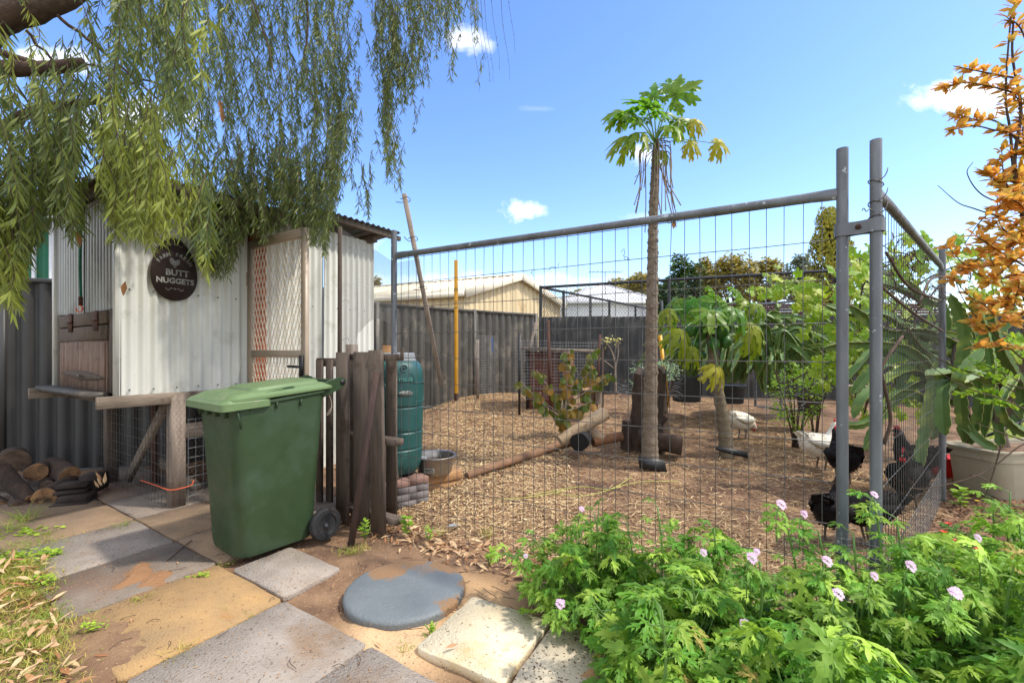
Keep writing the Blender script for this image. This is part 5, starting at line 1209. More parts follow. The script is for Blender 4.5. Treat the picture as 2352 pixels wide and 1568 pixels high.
def grape_leaf(seed, tint):
    rr = random.Random(seed); mb = MB(); n = 30; pts = []
    for i in range(n):
        a = -math.pi + .35 + (2 * math.pi - .7) * i / (n - 1); lob = 1 + .20 * math.cos(a * 5 / 1.0) - .12 * (abs(a) / math.pi)
        r = .62 * lob * (1 + .10 * (1 if i % 2 else -1)) * (1 + .05 * rr.uniform(-1, 1)); pts.append((r * math.cos(a) + .25, r * math.sin(a)))
    vs = [(.0, 0, 0)] + [(x * .55, y * .55, .05 * math.sin(6 * math.atan2(y, x + .01)) - .03) for x, y in pts] + [(x, y, -.22 * (x * x + y * y) + .05 * math.sin(5 * math.atan2(y, x) + seed)) for x, y in pts]
    f = []; t = []
    for i in range(n - 1):
        f += [(0, 1 + i, 2 + i), (1 + i, 1 + n + i, 2 + n + i, 2 + i)]; t += [tint, tint + rr.uniform(-.12, .12)]
    mb.add(vs, f, np.array(t)); return mb
def scaled(mb, s):
    o = MB(); o.merge(mb, (np.eye(3) * s, (0, 0, 0))); return o
GL = [geranium_leaf(11 * i + 3, [.0, .3, .6, .15, .45, .95, .0, .35][i]).mesh('leaf', M['geranium'], smooth=True) for i in range(8)]
GLY = geranium_leaf(77, .8).mesh('leaf', M['gerany'], smooth=True)
GLmb = [geranium_leaf(11 * i + 3, [.15, .35, .6, .25][i]) for i in range(4)]
PL = [papaya_leaf(5 * i + 1, [.05, .2, .12, .35, .5][i], [.15, .25, .35, .5, .65][i]).mesh('leaf', M['papleaf'], smooth=True) for i in range(5)]
PLY = [papaya_leaf(50 + 5 * i, .4, .6).mesh('leaf', M['papleaf_y'], smooth=True) for i in range(2)]
VL = [grape_leaf(i * 3 + 2, [.1, .3, .5, .7, .2, .9][i]).mesh('leaf', M['vine'], smooth=True) for i in range(6)]
def rot_rand(d, up, roll=0):
    A = frame(d, up); c, s = math.cos(roll), math.sin(roll)
    return A @ np.array([[1, 0, 0], [0, c, -s], [0, s, c]])

# ------------------------------------------------------------------ scented geranium bushes
FLW = MB()
for k in range(9):
    a = k * 2.4; q = V(math.cos(a), math.sin(a), 0) * (.35 + .5 * (k % 3) / 3); c = q * .9 + V(0, 0, .85 - 1.05 * (q @ q))
    for j in range(5):
        b = j * 1.2566 + k; d = V(math.cos(b), math.sin(b), .25) + q * .6; FLW.leaves([c], [d], [V(0, 0, 1)], .42, .26, fold=.05, droop=.1)
FLme = scaled(FLW, .019).mesh('flower_head', M['pink'])
def bush(label, cx, cy, r, h, n_parts, n_in, lsize, stalks=(), flowers=(), seed=1, sq=1.0, red=0):
    rr = random.Random(seed); t = thing('geranium_bush', label, 'shrub', (cx, cy, 0), 'scented geranium bushes along the mesh fence'); stems = MB(); inner = MB()
    tips = []
    for i in range(n_parts + n_in):
        th = rr.random() * 6.283; q = math.sqrt(rr.random()); outer = i < n_parts
        k = 1.0 if outer else rr.uniform(.3, .88)
        rad = r * q; x = cx + rad * math.cos(th) * k * sq; y = cy + rad * math.sin(th) * k
        z = h * (1 - q ** 2.3 * .85) * k * (1 + .16 * rr.uniform(-1, 1)) * (1 + .22 * math.sin(x * 17 + seed) * math.sin(y * 15))
        if z < .05: z = .05 + rr.random() * .05
        p = V(x, y, z); outd = V(math.cos(th), math.sin(th), 0)
        d = nrm(outd * (.35 + q) + V(rr.uniform(-.9, .9), rr.uniform(-.9, .9), rr.uniform(-.35, .55)))
        up = nrm(V(0, 0, 1) + outd * .55 * q + V(rr.uniform(-.65, .65), rr.uniform(-.65, .65), 0))
        s = lsize * rr.uniform(.6, 1.32); A = rot_rand(d, up, rr.uniform(-.25, .25)) * s
        if outer: shared(t, 'leaf', rr.choice(GL) if (yl := rr.random()) > .025 else GLY, (A * (1 if yl > .025 else .6), p))
        else: inner.merge(rr.choice(GLmb), (A, p))
        if rr.random() < .45:
            b = V(cx + (x - cx) * .35, cy + (y - cy) * .35, z * .3); stems.tube([b, lerp(b, p, .6) + V(0, 0, .03), p], [.004, .003, .002], 5, False)
    for (px, py, Y, base) in stalks:
        tip = P(px, py, Y); b = V(tip[0] + base, tip[1] + .05, .15); path = smoothpath([b, lerp(b, tip, .5) + V(.02, 0, 0), tip], 8)
        stems.tube(path, np.linspace(.006, .003, 8), 6)
        for j in range(7):
            q = path[min(7, 4 + j // 2)]; a = j * 2.4; d = V(math.cos(a), math.sin(a), .25); l = .05
            e = q + d * l; stems.tube([q, e], .002, 4); shared(t, 'leaf', rr.choice(GL), (frame(d, V(.1, -.1, 1)) * lsize * .8 * rr.uniform(.6, 1.05), e))
    part(t, 'stems', stems, M['gstem'], kind='stuff'); 
    if n_in: part(t, 'inner_foliage', inner, M['geranium'], kind='stuff', smooth=True)
    for (px, py, Y) in flowers:
        c = P(px, py, Y); part(t, 'flower_stalk', MB().tube(smoothpath([c - V(.01, 0, .14), c - V(.012, 0, .05), c], 6), .0022, 5), M['gstem'])
        for j in range(4):
            a = j * 1.57 + rr.random(); d = V(math.cos(a), math.sin(a), .15); q = c - V(.011, 0, .035 + .012 * j)
            shared(t, 'leaf', rr.choice(GL), (frame(d, V(rr.uniform(-.3, .3), -.4, 1)) * lsize * rr.uniform(.5, .8), q + d * .012))
        fo = shared(t, 'flower_head', FLme, (frame(V(1, .1, 0), V(rr.uniform(-.6, .6), -1.0 + rr.uniform(-.5, .5), .8)) * rr.uniform(.7, 1.35), c))
    for k in range(red):
        a = rr.random() * 6.28; c = V(cx + r * .55 * math.cos(a), cy + r * .5 * math.sin(a), h * .98)
        part(t, 'red_flower', MB().leaves([c] * 5, [V(math.cos(b), math.sin(b), .5) for b in np.arange(5) * 1.2566], [V(0, 0, 1)] * 5, .02, .016, fold=.05), M['redp'])
    return t
bush('geranium bush nearest the round blue lid with small pink flower at its left tip', .39, 2.2, .33, .38, 170, 170, .074, [(1365, 1180, 2.2, .02), (1160, 1270, 2.25, .08), (1225, 1235, 2.3, .05)], [(1207, 1277, 2.2), (1335, 1170, 2.25)], 1)
bush('geranium bush in front of the middle of the mesh panel with a tall leafy stalk', .78, 1.98, .36, .40, 140, 140, .074, [(1510, 1163, 1.95, .02), (1640, 1215, 1.9, 0), (1440, 1200, 2.05, .02)], [(1613, 1268, 1.8)], 2)
bush('geranium bush beside the second limestone slab with a low pink flower', .60, 1.62, .33, .37, 165, 165, .080, [(1590, 1330, 1.6, 0), (1370, 1390, 1.7, .05)], [(1285, 1385, 1.72), (1705, 1430, 1.45)], 3)
bush('geranium bush at the foot of the paired fence posts with pink clusters', 1.16, 1.58, .34, .43, 150, 150, .080, [(1800, 1180, 1.75, .09), (1880, 1220, 1.72, .06), (1745, 1290, 1.6, 0)], [(1790, 1160, 1.75), (1843, 1180, 1.73), (1722, 1280, 1.58), (1735, 1266, 1.6), (1920, 1365, 1.4)], 4)
bush('geranium bush right of the fence posts with the largest pink flower head', 1.62, 1.55, .38, .53, 170, 150, .082, [(2010, 1150, 1.62, .06), (1960, 1225, 1.62, .02), (2060, 1190, 1.62, .05)], [(2003, 1322, 1.45), (2190, 1362, 1.38), (2005, 1138, 1.62), (2085, 1300, 1.5)], 5)
bush('geranium bush at the right edge with small orange red flowers', 2.18, 1.92, .50, .44, 190, 150, .084, [(2320, 1130, 2.1, 0), (2280, 1145, 2.15, .02)], [(2240, 1235, 1.9)], 6, red=6)
bush('geranium bush in the bottom right corner', 1.45, 1.18, .36, .40, 170, 150, .084, [], [(2185, 1365, 1.32)], 7)
bush('geranium bush at the bottom edge below the others', .86, 1.22, .38, .41, 180, 160, .084, [(1520, 1400, 1.3, 0)], [(1895, 1290, 1.5)], 8)
bush('small geranium bush at the bottom edge over the limestone slab', .50, 1.30, .22, .30, 90, 80, .082, [], [], 9)
bush('low geranium bush at the lower right behind the corner one', 1.95, 1.42, .34, .42, 140, 110, .084, [], [], 10)

# ------------------------------------------------------------------ weeping tree
wt_ = thing('weeping_tree', 'weeping peppermint tree with long hanging leafy branches over the coop', 'tree', (-4.3, 1.2, 0))
tb_ = [V(-4.3, 1.2, -.1), V(-4.25, 1.25, 1.0), V(-4.1, 1.4, 2.1), V(-3.95, 1.5, 3.0), V(-3.6, 1.8, 4.0), V(-3.2, 2.4, 4.9)]
part(wt_, 'trunk', MB().tube(smoothpath(tb_, 22), np.linspace(.28, .14, 22) * (1 + .06 * np.sin(np.arange(22) * 1.9)), 16), M['treebark'], smooth='auto')
def limb(pts, r0, r1, mm=None, n=18, s=12, broken=False):
    r = np.linspace(r0, r1, n) * (1 + .07 * np.sin(np.arange(n) * 2.1)); return part(wt_, 'limb', MB().tube(smoothpath(pts, n), r, s), mm or M['treebark'], smooth='auto')
limb([tb_[3], P(-160, 80, 2.6), P(0, 42, 2.7), P(110, 8, 2.75), P(260, -70, 2.9), P(520, -220, 3.3), P(900, -330, 3.8)], .10, .045, n=30)
limb([tb_[2], P(-200, 200, 2.6), P(0, 160, 2.7), P(100, 158, 2.75), P(194, 146, 2.8)], .06, .034)
limb([P(-120, 60, 2.6), P(0, 120, 2.7), P(110, 155, 2.74)], .025, .018)
limb([tb_[2], P(-100, 300, 2.9), P(60, 262, 3.0), P(140, 242, 3.0), P(265, 228, 3.05)], .05, .018)
limb([tb_[5], P(300, -420, 3.2), P(700, -520, 3.8), P(1150, -420, 4.2)], .10, .04)
limb([P(500, -440, 3.4), P(620, -250, 3.9), P(800, -120, 4.1)], .04, .02)
br = MB()
for pts, r in (([P(110, 10, 2.75), P(160, 60, 2.8), P(240, 120, 2.9), P(330, 200, 3.0), P(420, 280, 3.05)], .012), ([P(60, 70, 2.7), P(120, 140, 2.8), P(210, 220, 2.9), P(300, 300, 3.0)], .009),
    ([P(280, -40, 2.9), P(320, 30, 3.0), P(360, 100, 3.05), P(390, 200, 3.1)], .011), ([P(700, -60, 3.9), P(708, 60, 3.9), P(700, 150, 3.9), P(725, 250, 3.95), P(720, 300, 3.95)], .010),
    ([P(260, 200, 2.9), P(340, 185, 2.95), P(430, 240, 3.0)], .008), ([P(560, -40, 3.5), P(600, 60, 3.5), P(640, 200, 3.5)], .008), ([P(140, 242, 3.0), P(200, 330, 3.0), P(240, 430, 3.05)], .007),
    ([P(194, 150, 2.8), P(260, 160, 2.85), P(330, 190, 2.9)], .006), ([P(0, 150, 2.7), P(60, 230, 2.75), P(90, 330, 2.8)], .007)):
    q = smoothpath(pts, 14); q[1:-1] += NR.uniform(-.008, .008, q[1:-1].shape); br.tube(q, np.linspace(r, r * .5, 14), 6)
part(wt_, 'branches', br, M['twig'], kind='stuff')
def spray_geo(rr, L, spacing, ll, lw, twig, leaf, tip, drift, tintb=.3, capsules=None, sparse=1.0, start=.0):
    """one hanging shoot ending at tip; leaves alternate down it"""
    n = 9; pts = []
    for i in range(n):
        t = i / (n - 1); pts.append(tip + V(drift[0] * (1 - t) ** 1.5, drift[1] * (1 - t) ** 1.5, L * (1 - t)) + V(.012 * math.sin(t * 7 + drift[0] * 50), .012 * math.cos(t * 6), 0))
    pts = np.array(pts); twig.tube(pts, np.linspace(.0022, .0009, n), 4, False)
    m = max(3, int(L / spacing * sparse)); ts = np.sort(np.array([rr.uniform(start, 1) for _ in range(m)])); idx = ts * (n - 1); i0 = np.minimum(idx.astype(int), n - 2)
    p = pts[i0] + (pts[i0 + 1] - pts[i0]) * (idx - i0)[:, None]
    a = np.array([rr.uniform(0, 6.283) for _ in range(m)]); sp_ = np.array([rr.uniform(.1, 1.0) for _ in range(m)])
    d = np.stack([np.cos(a) * sp_, np.sin(a) * sp_, -np.ones(m)], 1)
    up = np.stack([np.cos(a + 1.3), np.sin(a + 1.3), .4 * np.ones(m)], 1)
    tn = np.clip(tintb + np.array([rr.gauss(0, .18) for _ in range(m)]), 0, 1)
    leaf.leaves(p, d, up, np.array([ll * rr.uniform(.6, 1.15) for _ in range(m)]), lw * np.array([rr.uniform(.7, 1.2) for _ in range(m)]), tn, fold=.12, droop=.06)
    if capsules is not None:
        for _ in range(int(m * .35)):
            q = p[rr.randrange(m)] + V(rr.uniform(-.006, .006), rr.uniform(-.006, .006), 0); s = .0032
            capsules.add([q + V(s, 0, 0), q + V(-s, 0, 0), q + V(0, s, 0), q + V(0, -s, 0), q + V(0, 0, s), q + V(0, 0, -s)], [(0, 2, 4), (2, 1, 4), (1, 3, 4), (3, 0, 4), (2, 0, 5), (1, 2, 5), (3, 1, 5), (0, 3, 5)])
# hanging-sprig prototypes shared by the 300 nearest sprays
env = [(-120, 560), (0, 690), (30, 725), (60, 600), (100, 520), (150, 500), (170, 600), (200, 560), (240, 470), (270, 560), (300, 545), (345, 570), (385, 560), (410, 490), (440, 590), (480, 640), (520, 640), (545, 590), (565, 540), (600, 560),
       (660, 520), (700, 545), (745, 590), (770, 470), (790, 330), (860, 480)]
ex, ey = [e[0] for e in env], [e[1] for e in env]
def ybot(x): return float(np.interp(x, ex, ey))
def dens(x, y):
    if x < 380 and y < 170: return .10 if not (250 < x < 380 and y < 140) else .6
    if x < 360 and y < 250: return .22
    if x < 240 and y < 420: return .6
    if 105 < x < 285 and 370 < y < 520: return .4
    if x < 160 and y > 250: return .85
    if 350 < x < 460: return .75
    if x < 250 and y > 480: return .55 if x > 120 else .85
    return 1.0
rr = random.Random(21); protos = []
for k in range(14):
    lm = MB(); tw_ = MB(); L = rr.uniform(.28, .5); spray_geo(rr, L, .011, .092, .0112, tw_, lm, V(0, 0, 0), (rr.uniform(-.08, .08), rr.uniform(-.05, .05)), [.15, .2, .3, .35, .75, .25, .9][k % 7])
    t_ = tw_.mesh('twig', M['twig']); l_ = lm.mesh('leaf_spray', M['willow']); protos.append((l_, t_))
twigs, lv, cap = MB(), MB(), MB(); nspray = 0; near = []
tries = 0
while nspray < 1400 and tries < 6000:
    tries += 1; x = rr.uniform(-110, 790); yb = ybot(x); y = rr.uniform(-60, yb) if rr.random() < .62 else yb - abs(rr.gauss(0, 60))
    if rr.random() > dens(x, y - 50): continue
    if x < 450 and float(vnoise(x / 42, y / 210)) < .30 and rr.random() < .85: continue
    right = x > 440 + rr.uniform(-60, 60)
    Y = rr.uniform(3.5, 4.6) if right else rr.uniform(2.1, 3.3)
    # keep sprays in front of the coop wall
    tcoop = min(4.6, 3.15 + max(0, (x - 200)) * .0028) if x > 120 else 3.9
    if y > 400: Y = min(Y, tcoop - rr.uniform(.03, .35))
    elif Y > tcoop and y > 340: Y = tcoop - rr.uniform(.05, .3)
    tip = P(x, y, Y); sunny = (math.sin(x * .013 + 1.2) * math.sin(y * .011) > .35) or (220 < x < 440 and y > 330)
    near.append((x, y, Y, tip, sunny)); nspray += 1
near.sort(key=lambda q: q[2] + (0 if q[1] > 60 else 2))
for i, (x, y, Y, tip, sunny) in enumerate(near):
    if i < 280:
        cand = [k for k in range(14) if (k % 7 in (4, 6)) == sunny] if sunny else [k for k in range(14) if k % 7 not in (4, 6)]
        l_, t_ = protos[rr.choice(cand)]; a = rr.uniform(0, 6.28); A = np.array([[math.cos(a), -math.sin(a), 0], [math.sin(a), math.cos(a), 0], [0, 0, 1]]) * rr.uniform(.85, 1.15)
        o = shared(wt_, 'leaf_spray', l_, (A, tip)); tw2 = bpy.data.objects.new('twig', t_); COL.objects.link(tw2); tw2.parent = o
    else:
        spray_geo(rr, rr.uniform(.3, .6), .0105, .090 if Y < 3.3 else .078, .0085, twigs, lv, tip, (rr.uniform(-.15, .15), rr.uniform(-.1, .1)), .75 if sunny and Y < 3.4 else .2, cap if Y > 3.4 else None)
# separate tassels hanging at the right of the crown
tass = [(770, 16, -40, 330, 20), (800, 14, -40, 150, 8), (812, 10, 100, 430, 9), (845, 8, 450, 500, 3), (835, 12, 430, 470, 4), (870, 26, -50, 190, 26), (900, 28, -50, 290, 40), (915, 22, 60, 260, 26), (885, 16, 180, 330, 18), (890, 14, 300, 420, 16), (912, 8, 380, 428, 4),
        (935, 22, -50, 230, 26), (950, 14, 120, 300, 8), (970, 18, -50, 190, 18), (1000, 20, -50, 130, 16), (1030, 16, -40, 110, 12), (1040, 8, 60, 185, 4), (1050, 14, -50, 60, 8), (1085, 6, -50, 90, 5), (975, 8, 130, 200, 4), (1095, 6, 30, 190, 2)]
for x, w, y0, y1, n_ in tass:
    for k in range(n_):
        y = rr.uniform(y0 + 60, y1) if k else y1
        spray_geo(rr, rr.uniform(.3, .55), .013, .072, .0085, twigs, lv, P(x + rr.gauss(0, w * .5), y, rr.uniform(3.7, 4.3)), (rr.uniform(-.1, .1), rr.uniform(-.1, .1)), .25, cap)
for x in (1098, 1108, 1122, 1145, 1168, 1180, 1012, 1130):
    spray_geo(rr, .9, .05, .03, .004, twigs, lv, P(x, rr.uniform(120, 240), 4.0), (-.1, 0), .2, cap, sparse=.6)
# crown above the picture, which shades the coop and pavers
for k in range(420):
    X = rr.uniform(-3.9, -.2); Y = rr.uniform(1.6, 4.6); Z = rr.uniform(3.6, 5.6)
    if (HY - (Z - .3 - H) / Y * F) > -30 or rr.random() < .25: continue
    spray_geo(rr, rr.uniform(.3, .6), .018, .10, .014, twigs, lv, V(X, Y, Z), (rr.uniform(-.2, .2), rr.uniform(-.2, .2)), .3)
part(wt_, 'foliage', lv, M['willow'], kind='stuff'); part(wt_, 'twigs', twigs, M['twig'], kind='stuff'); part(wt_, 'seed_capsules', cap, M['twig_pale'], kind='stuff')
for (x, y, Y) in ((503, 228, 3.4), (508, 242, 3.4), (512, 255, 3.4), (178, 530, 2.6), (182, 410, 2.7), (288, 645, 2.6)):
    part(wt_, 'dead_leaf', MB().leaves([P(x, y, Y)], [V(rr.uniform(-.3, .3), 0, -1)], [V(.2, -1, 0)], .09, .035, tint=.1), M['dry'])

# ------------------------------------------------------------------ papayas
def petiole_leaf(t, base, ctr, size, up, ym=False, k=None, pr=.006, tipd=None, rrn=R):
    ctr = np.asarray(ctr); d = nrm(ctr - base) if tipd is None else nrm(tipd)
    mid = lerp(base, ctr, .5) + V(0, 0, .04)
    stalk = part(t, 'leaf_stalk', MB().tube(smoothpath([base, mid, ctr], 8), np.linspace(pr * 1.3, pr * .8, 8), 6), M['gstem'], smooth=True)
    me = rrn.choice(PLY) if ym else PL[k if k is not None else rrn.randrange(5)]
    shared(t, 'leaf', me, (frame(d, up) * size, ctr))
def papaya_trunk(t, pts, rad, m, n=120, sides=20):
    path = smoothpath(pts, n); r = np.interp(np.linspace(0, 1, n), np.linspace(0, 1, len(rad)), rad)
    r = r * (1 + .05 * np.sin(np.arange(n) * 1.55) + .02 * NR.uniform(-1, 1, n)); part(t, 'trunk', MB().tube(path, r, sides), m, smooth=True); return path
p0 = G(1493, 1072); Yp = p0[1]; pp = lambda x, y, dY=0: P(x, y, Yp + dY)
pap = thing('papaya_tree', 'tall papaya tree with leafy tuft above the fence rail', 'papaya tree', p0)
tp = papaya_trunk(pap, [p0 - V(0, 0, .1), pp(1493, 1000), pp(1496, 800), pp(1499, 600), pp(1501, 480), pp(1505, 380), pp(1507, 322)], [.100, .073, .061, .051, .043, .037, .025], M['papbark'], 170)
# leaf scars
sc = MB()
for k in range(90):
    t = .25 + .72 * k / 90; c = tp[int(t * 169)]; a = k * 2.4; r = float(np.interp(t, [0, .17, .33, .5, .67, .83, 1], [.100, .073, .061, .051, .043, .037, .025])); s_ = .016 + .012 * (t < .7)
    sc.tube([c + V((r + .001) * math.cos(a + .5 * w), (r + .001) * math.sin(a + .5 * w), s_ * (w * w) - s_ * .5) for w in np.linspace(-1, 1, 7)], .0062, 5)
part(pap, 'leaf_scars', sc, M['papbark'], kind='stuff', smooth=True)
col_ = MB(); cpt = V(p0[0] - .005, p0[1] - .10, p0[2] + .035); col_.loft([[cpt + V(-.125, .0, -.02), cpt + V(.145, -.02, -.09), cpt + V(.11, -.01, .06), cpt + V(-.14, .01, .09)], [cpt + V(-.125, .012, -.02), cpt + V(.145, -.008, -.09), cpt + V(.11, .002, .06), cpt + V(-.14, .022, .09)]])
part(pap, 'guard_board', col_, M['black'])
top = pp(1506, 325)
for (x, y, dY, s, ux, uy, uz, ym, k) in [(1548, 222, 0, .22, .1, -1, .35, 0, 1), (1562, 275, .1, .20, .5, -.6, .5, 0, 3), (1488, 250, -.15, .25, -.1, -.7, .6, 0, 0), (1450, 262, 0, .20, -.6, -.4, .5, 0, 2), (1428, 262, .1, .15, -.5, -.6, .3, 0, 3),
    (1520, 262, .2, .22, .1, -.6, .7, 0, 1), (1500, 225, .1, .17, -.2, -.8, .6, 0, 2), (1445, 318, 0, .17, -.5, -.7, .2, 0, 4), (1470, 305, -.2, .17, -.3, -.7, .4, 0, 3), (1592, 278, 0, .13, .6, -.7, .3, 1, 0), (1582, 330, 0, .13, .3, -1, .1, 1, 0),
    (1645, 330, 0, .14, .6, -.9, .0, 1, 0), (1525, 348, -.1, .09, .3, -1, .2, 0, 4), (1540, 200, .15, .14, .3, -.7, .7, 0, 0), (1470, 270, .2, .2, -.3, -.3, 1, 0, 2), (1535, 290, -.1, .17, .3, -.6, .6, 0, 3)]:
    c = pp(x, y, dY); petiole_leaf(pap, top + V(R.uniform(-.02, .02), 0, R.uniform(-.05, .03)), c, s * 1.25, V(ux, uy, uz), bool(ym), k, .006 if s > .15 else .004, tipd=(c - top) * V(1, 1, .5) + V(0, -.10, -.10))
ds = MB()
for k in range(22):
    a = R.uniform(0, 6.28); b = top + V(.04 * math.cos(a), .04 * math.sin(a), R.uniform(-.12, 0)); L = R.uniform(.3, .85); sp_ = R.uniform(.01, .07)
    ds.tube(smoothpath([b, b + V(math.cos(a) * (.05 + sp_), math.sin(a) * (.05 + sp_), -.05), b + V(math.cos(a) * (.05 + sp_), math.sin(a) * (.05 + sp_), -L * .6), b + V(math.cos(a) * (.05 + sp_ * 2), math.sin(a) * .05, -L)], 10), .005, 5)
for e in ((1564, 472), (1548, 512)): ds.tube(smoothpath([top + V(.03, -.02, -.2), pp(1520, 395), pp(*e)], 8), .006, 5)
ds.tube(smoothpath([top + V(-.03, 0, -.1), pp(1480, 390), pp(1458, 407)], 8), .003, 4)
part(pap, 'dead_stalks', ds, M['twig_pale'], kind='stuff')
part(pap, 'dead_leaf', MB().leaves([pp(1548, 505)], [V(0, 0, -1)], [V(0, -1, 0)], .09, .05, tint=.2), M['dry'])

q0 = G(1672, 1046); Y2 = q0[1]; qq = lambda x, y, dY=0: P(x, y, Y2 + dY)
pa2 = thing('papaya_tree', 'short leaning papaya tree with wide crown and green fruit', 'papaya tree', q0)
papaya_trunk(pa2, [q0 - V(0, 0, .1), qq(1663, 980), qq(1650, 900), qq(1640, 830), qq(1632, 770), qq(1625, 735)], [.082, .065, .055, .052, .05, .05], M['papbark2'], 90, 16)
cpt = qq(1680, 1036, -.07); col_ = MB(); col_.loft([[cpt + V(-.17, 0, .015), cpt + V(.17, -.02, -.075), cpt + V(.16, -.02, .0), cpt + V(-.15, 0, .055)], [cpt + V(-.17, .02, .015), cpt + V(.17, .0, -.075), cpt + V(.16, .0, .0), cpt + V(-.15, .02, .055)]])
part(pa2, 'guard_board', col_, M['black'])
top2 = qq(1625, 738)
for k, (x, y, r) in enumerate([(1608, 765, .075), (1625, 745, .08), (1655, 762, .085), (1670, 745, .08), (1585, 758, .07), (1640, 790, .06), (1600, 790, .05), (1650, 728, .075), (1615, 815, .035), (1668, 785, .06)]):
    c = qq(x, y, R.uniform(-.15, .12)); part(pa2, 'fruit', MB().lathe([(.01, -1.25 * r), (.5 * r, -1.05 * r), (.92 * r, -.4 * r), (.95 * r, .2 * r), (.7 * r, .8 * r), (.25 * r, 1.15 * r), (.02, 1.2 * r)], c, (R.uniform(-.3, .3), R.uniform(-.3, .3), 1), 18), M['fruit'], smooth=True)
for (x, y, dY, s, ux, uy, uz, ym, k) in [(1632, 715, -.35, .30, 0, -.8, .6, 0, 1), (1690, 710, -.25, .28, .3, -.6, .6, 0, 2), (1600, 690, -.1, .28, -.2, -.3, 1, 0, 0), (1660, 690, .1, .30, .1, -.2, 1, 0, 1), (1715, 690, 0, .26, .4, -.3, .8, 0, 3), (1560, 705, 0, .25, -.5, -.4, .7, 0, 2),
    (1535, 712, -.1, .20, -.7, -.6, .1, 0, 4), (1565, 760, -.3, .24, -.4, -.9, .1, 0, 4), (1725, 745, -.3, .27, .4, -.9, .1, 0, 4), (1738, 700, -.1, .24, .5, -.8, .3, 0, 3), (1648, 842, -.3, .24, .2, -1, .0, 1, 0), (1590, 800, -.2, .2, -.4, -.9, 0, 0, 4),
    (1640, 672, .25, .26, .1, -.5, .8, 0, 2), (1692, 668, .2, .25, .4, -.5, .8, 0, 1), (1580, 730, .2, .26, -.4, -.5, .6, 0, 3), (1550, 690, .15, .22, -.6, -.3, .6, 0, 1), (1735, 790, .1, .22, .6, -.7, 0, 0, 4)]:
    c = qq(x, y, dY); petiole_leaf(pa2, top2 + V(0, 0, R.uniform(-.05, .08)), c, s * .86, V(ux, uy, uz), bool(ym), k, .009, tipd=(c - top2) * V(1, 1, .1) + V(0, -.1, -.35))

# ------------------------------------------------------------------ dragon fruit cacti
def cactus_stem(pts, w, seed=0, n=None, m3=3, rotv=0.0):
    pts = np.asarray(pts, float); L = sum(np.linalg.norm(pts[i + 1] - pts[i]) for i in range(len(pts) - 1)); n = n or max(14, int(L / .022)); n = min(n, 60); path = smoothpath(pts, n)
    tg = np.gradient(path, axis=0); tg /= np.linalg.norm(tg, axis=1)[:, None]; mb = MB(); rings = []; ref = V(.3, -.9, .3) - tg[0] * np.dot(V(.3, -.9, .3), tg[0]); a = nrm(ref)
    nsc = max(3, int(L / .07)); rr = random.Random(seed); ph = rr.random()
    for i in range(n):
        a = nrm(a - tg[i] * np.dot(a, tg[i])); b = np.cross(tg[i], a); t = i / (n - 1); sc_ = (t * nsc + ph) % 1; tip = min(1, (1 - t) * 9) ** .5 * min(1, t * 9 + .25)
        R_ = w * tip * (1 - .34 * sc_ ** 3 - .10 * (1 - min(1, sc_ * 6))) ; ring = []
        for k in range(m3):
            an = rotv + k * 2 * math.pi / m3; u = a * math.cos(an) + b * math.sin(an); v = a * math.cos(an + math.pi / m3) + b * math.sin(an + math.pi / m3)
            pr = a * math.cos(an + math.pi / 2) + b * math.sin(an + math.pi / 2)
            ring += [path[i] + u * R_ - pr * .0022, path[i] + u * R_ + pr * .0022, path[i] + v * w * .20 * tip]
        rings.append(ring)
    q = m3 * 3; mb.loft(rings, True, np.array([1.0 if j % 3 == 0 else 0.0 for _ in range(n - 1) for j in range(q)] + [0., 0.])); return mb
def cactus(t, specs, w=.045):
    for i, (pts, ww) in enumerate(specs):
        mb = cactus_stem(pts, (ww or w) * .85, i * 3 + 1, rotv=R.uniform(-.5, .5) + (math.pi / 2 if i % 3 else 0)); o = part(t, 'cactus_stem', mb, M['cactus'], smooth='auto')
dfl = thing('dragonfruit_cactus', 'dragon fruit cactus filling the beige planter and spilling through the mesh panel', 'cactus', (*plc, .4))
def pl_(x, y, Y): return P(x, y, Y)
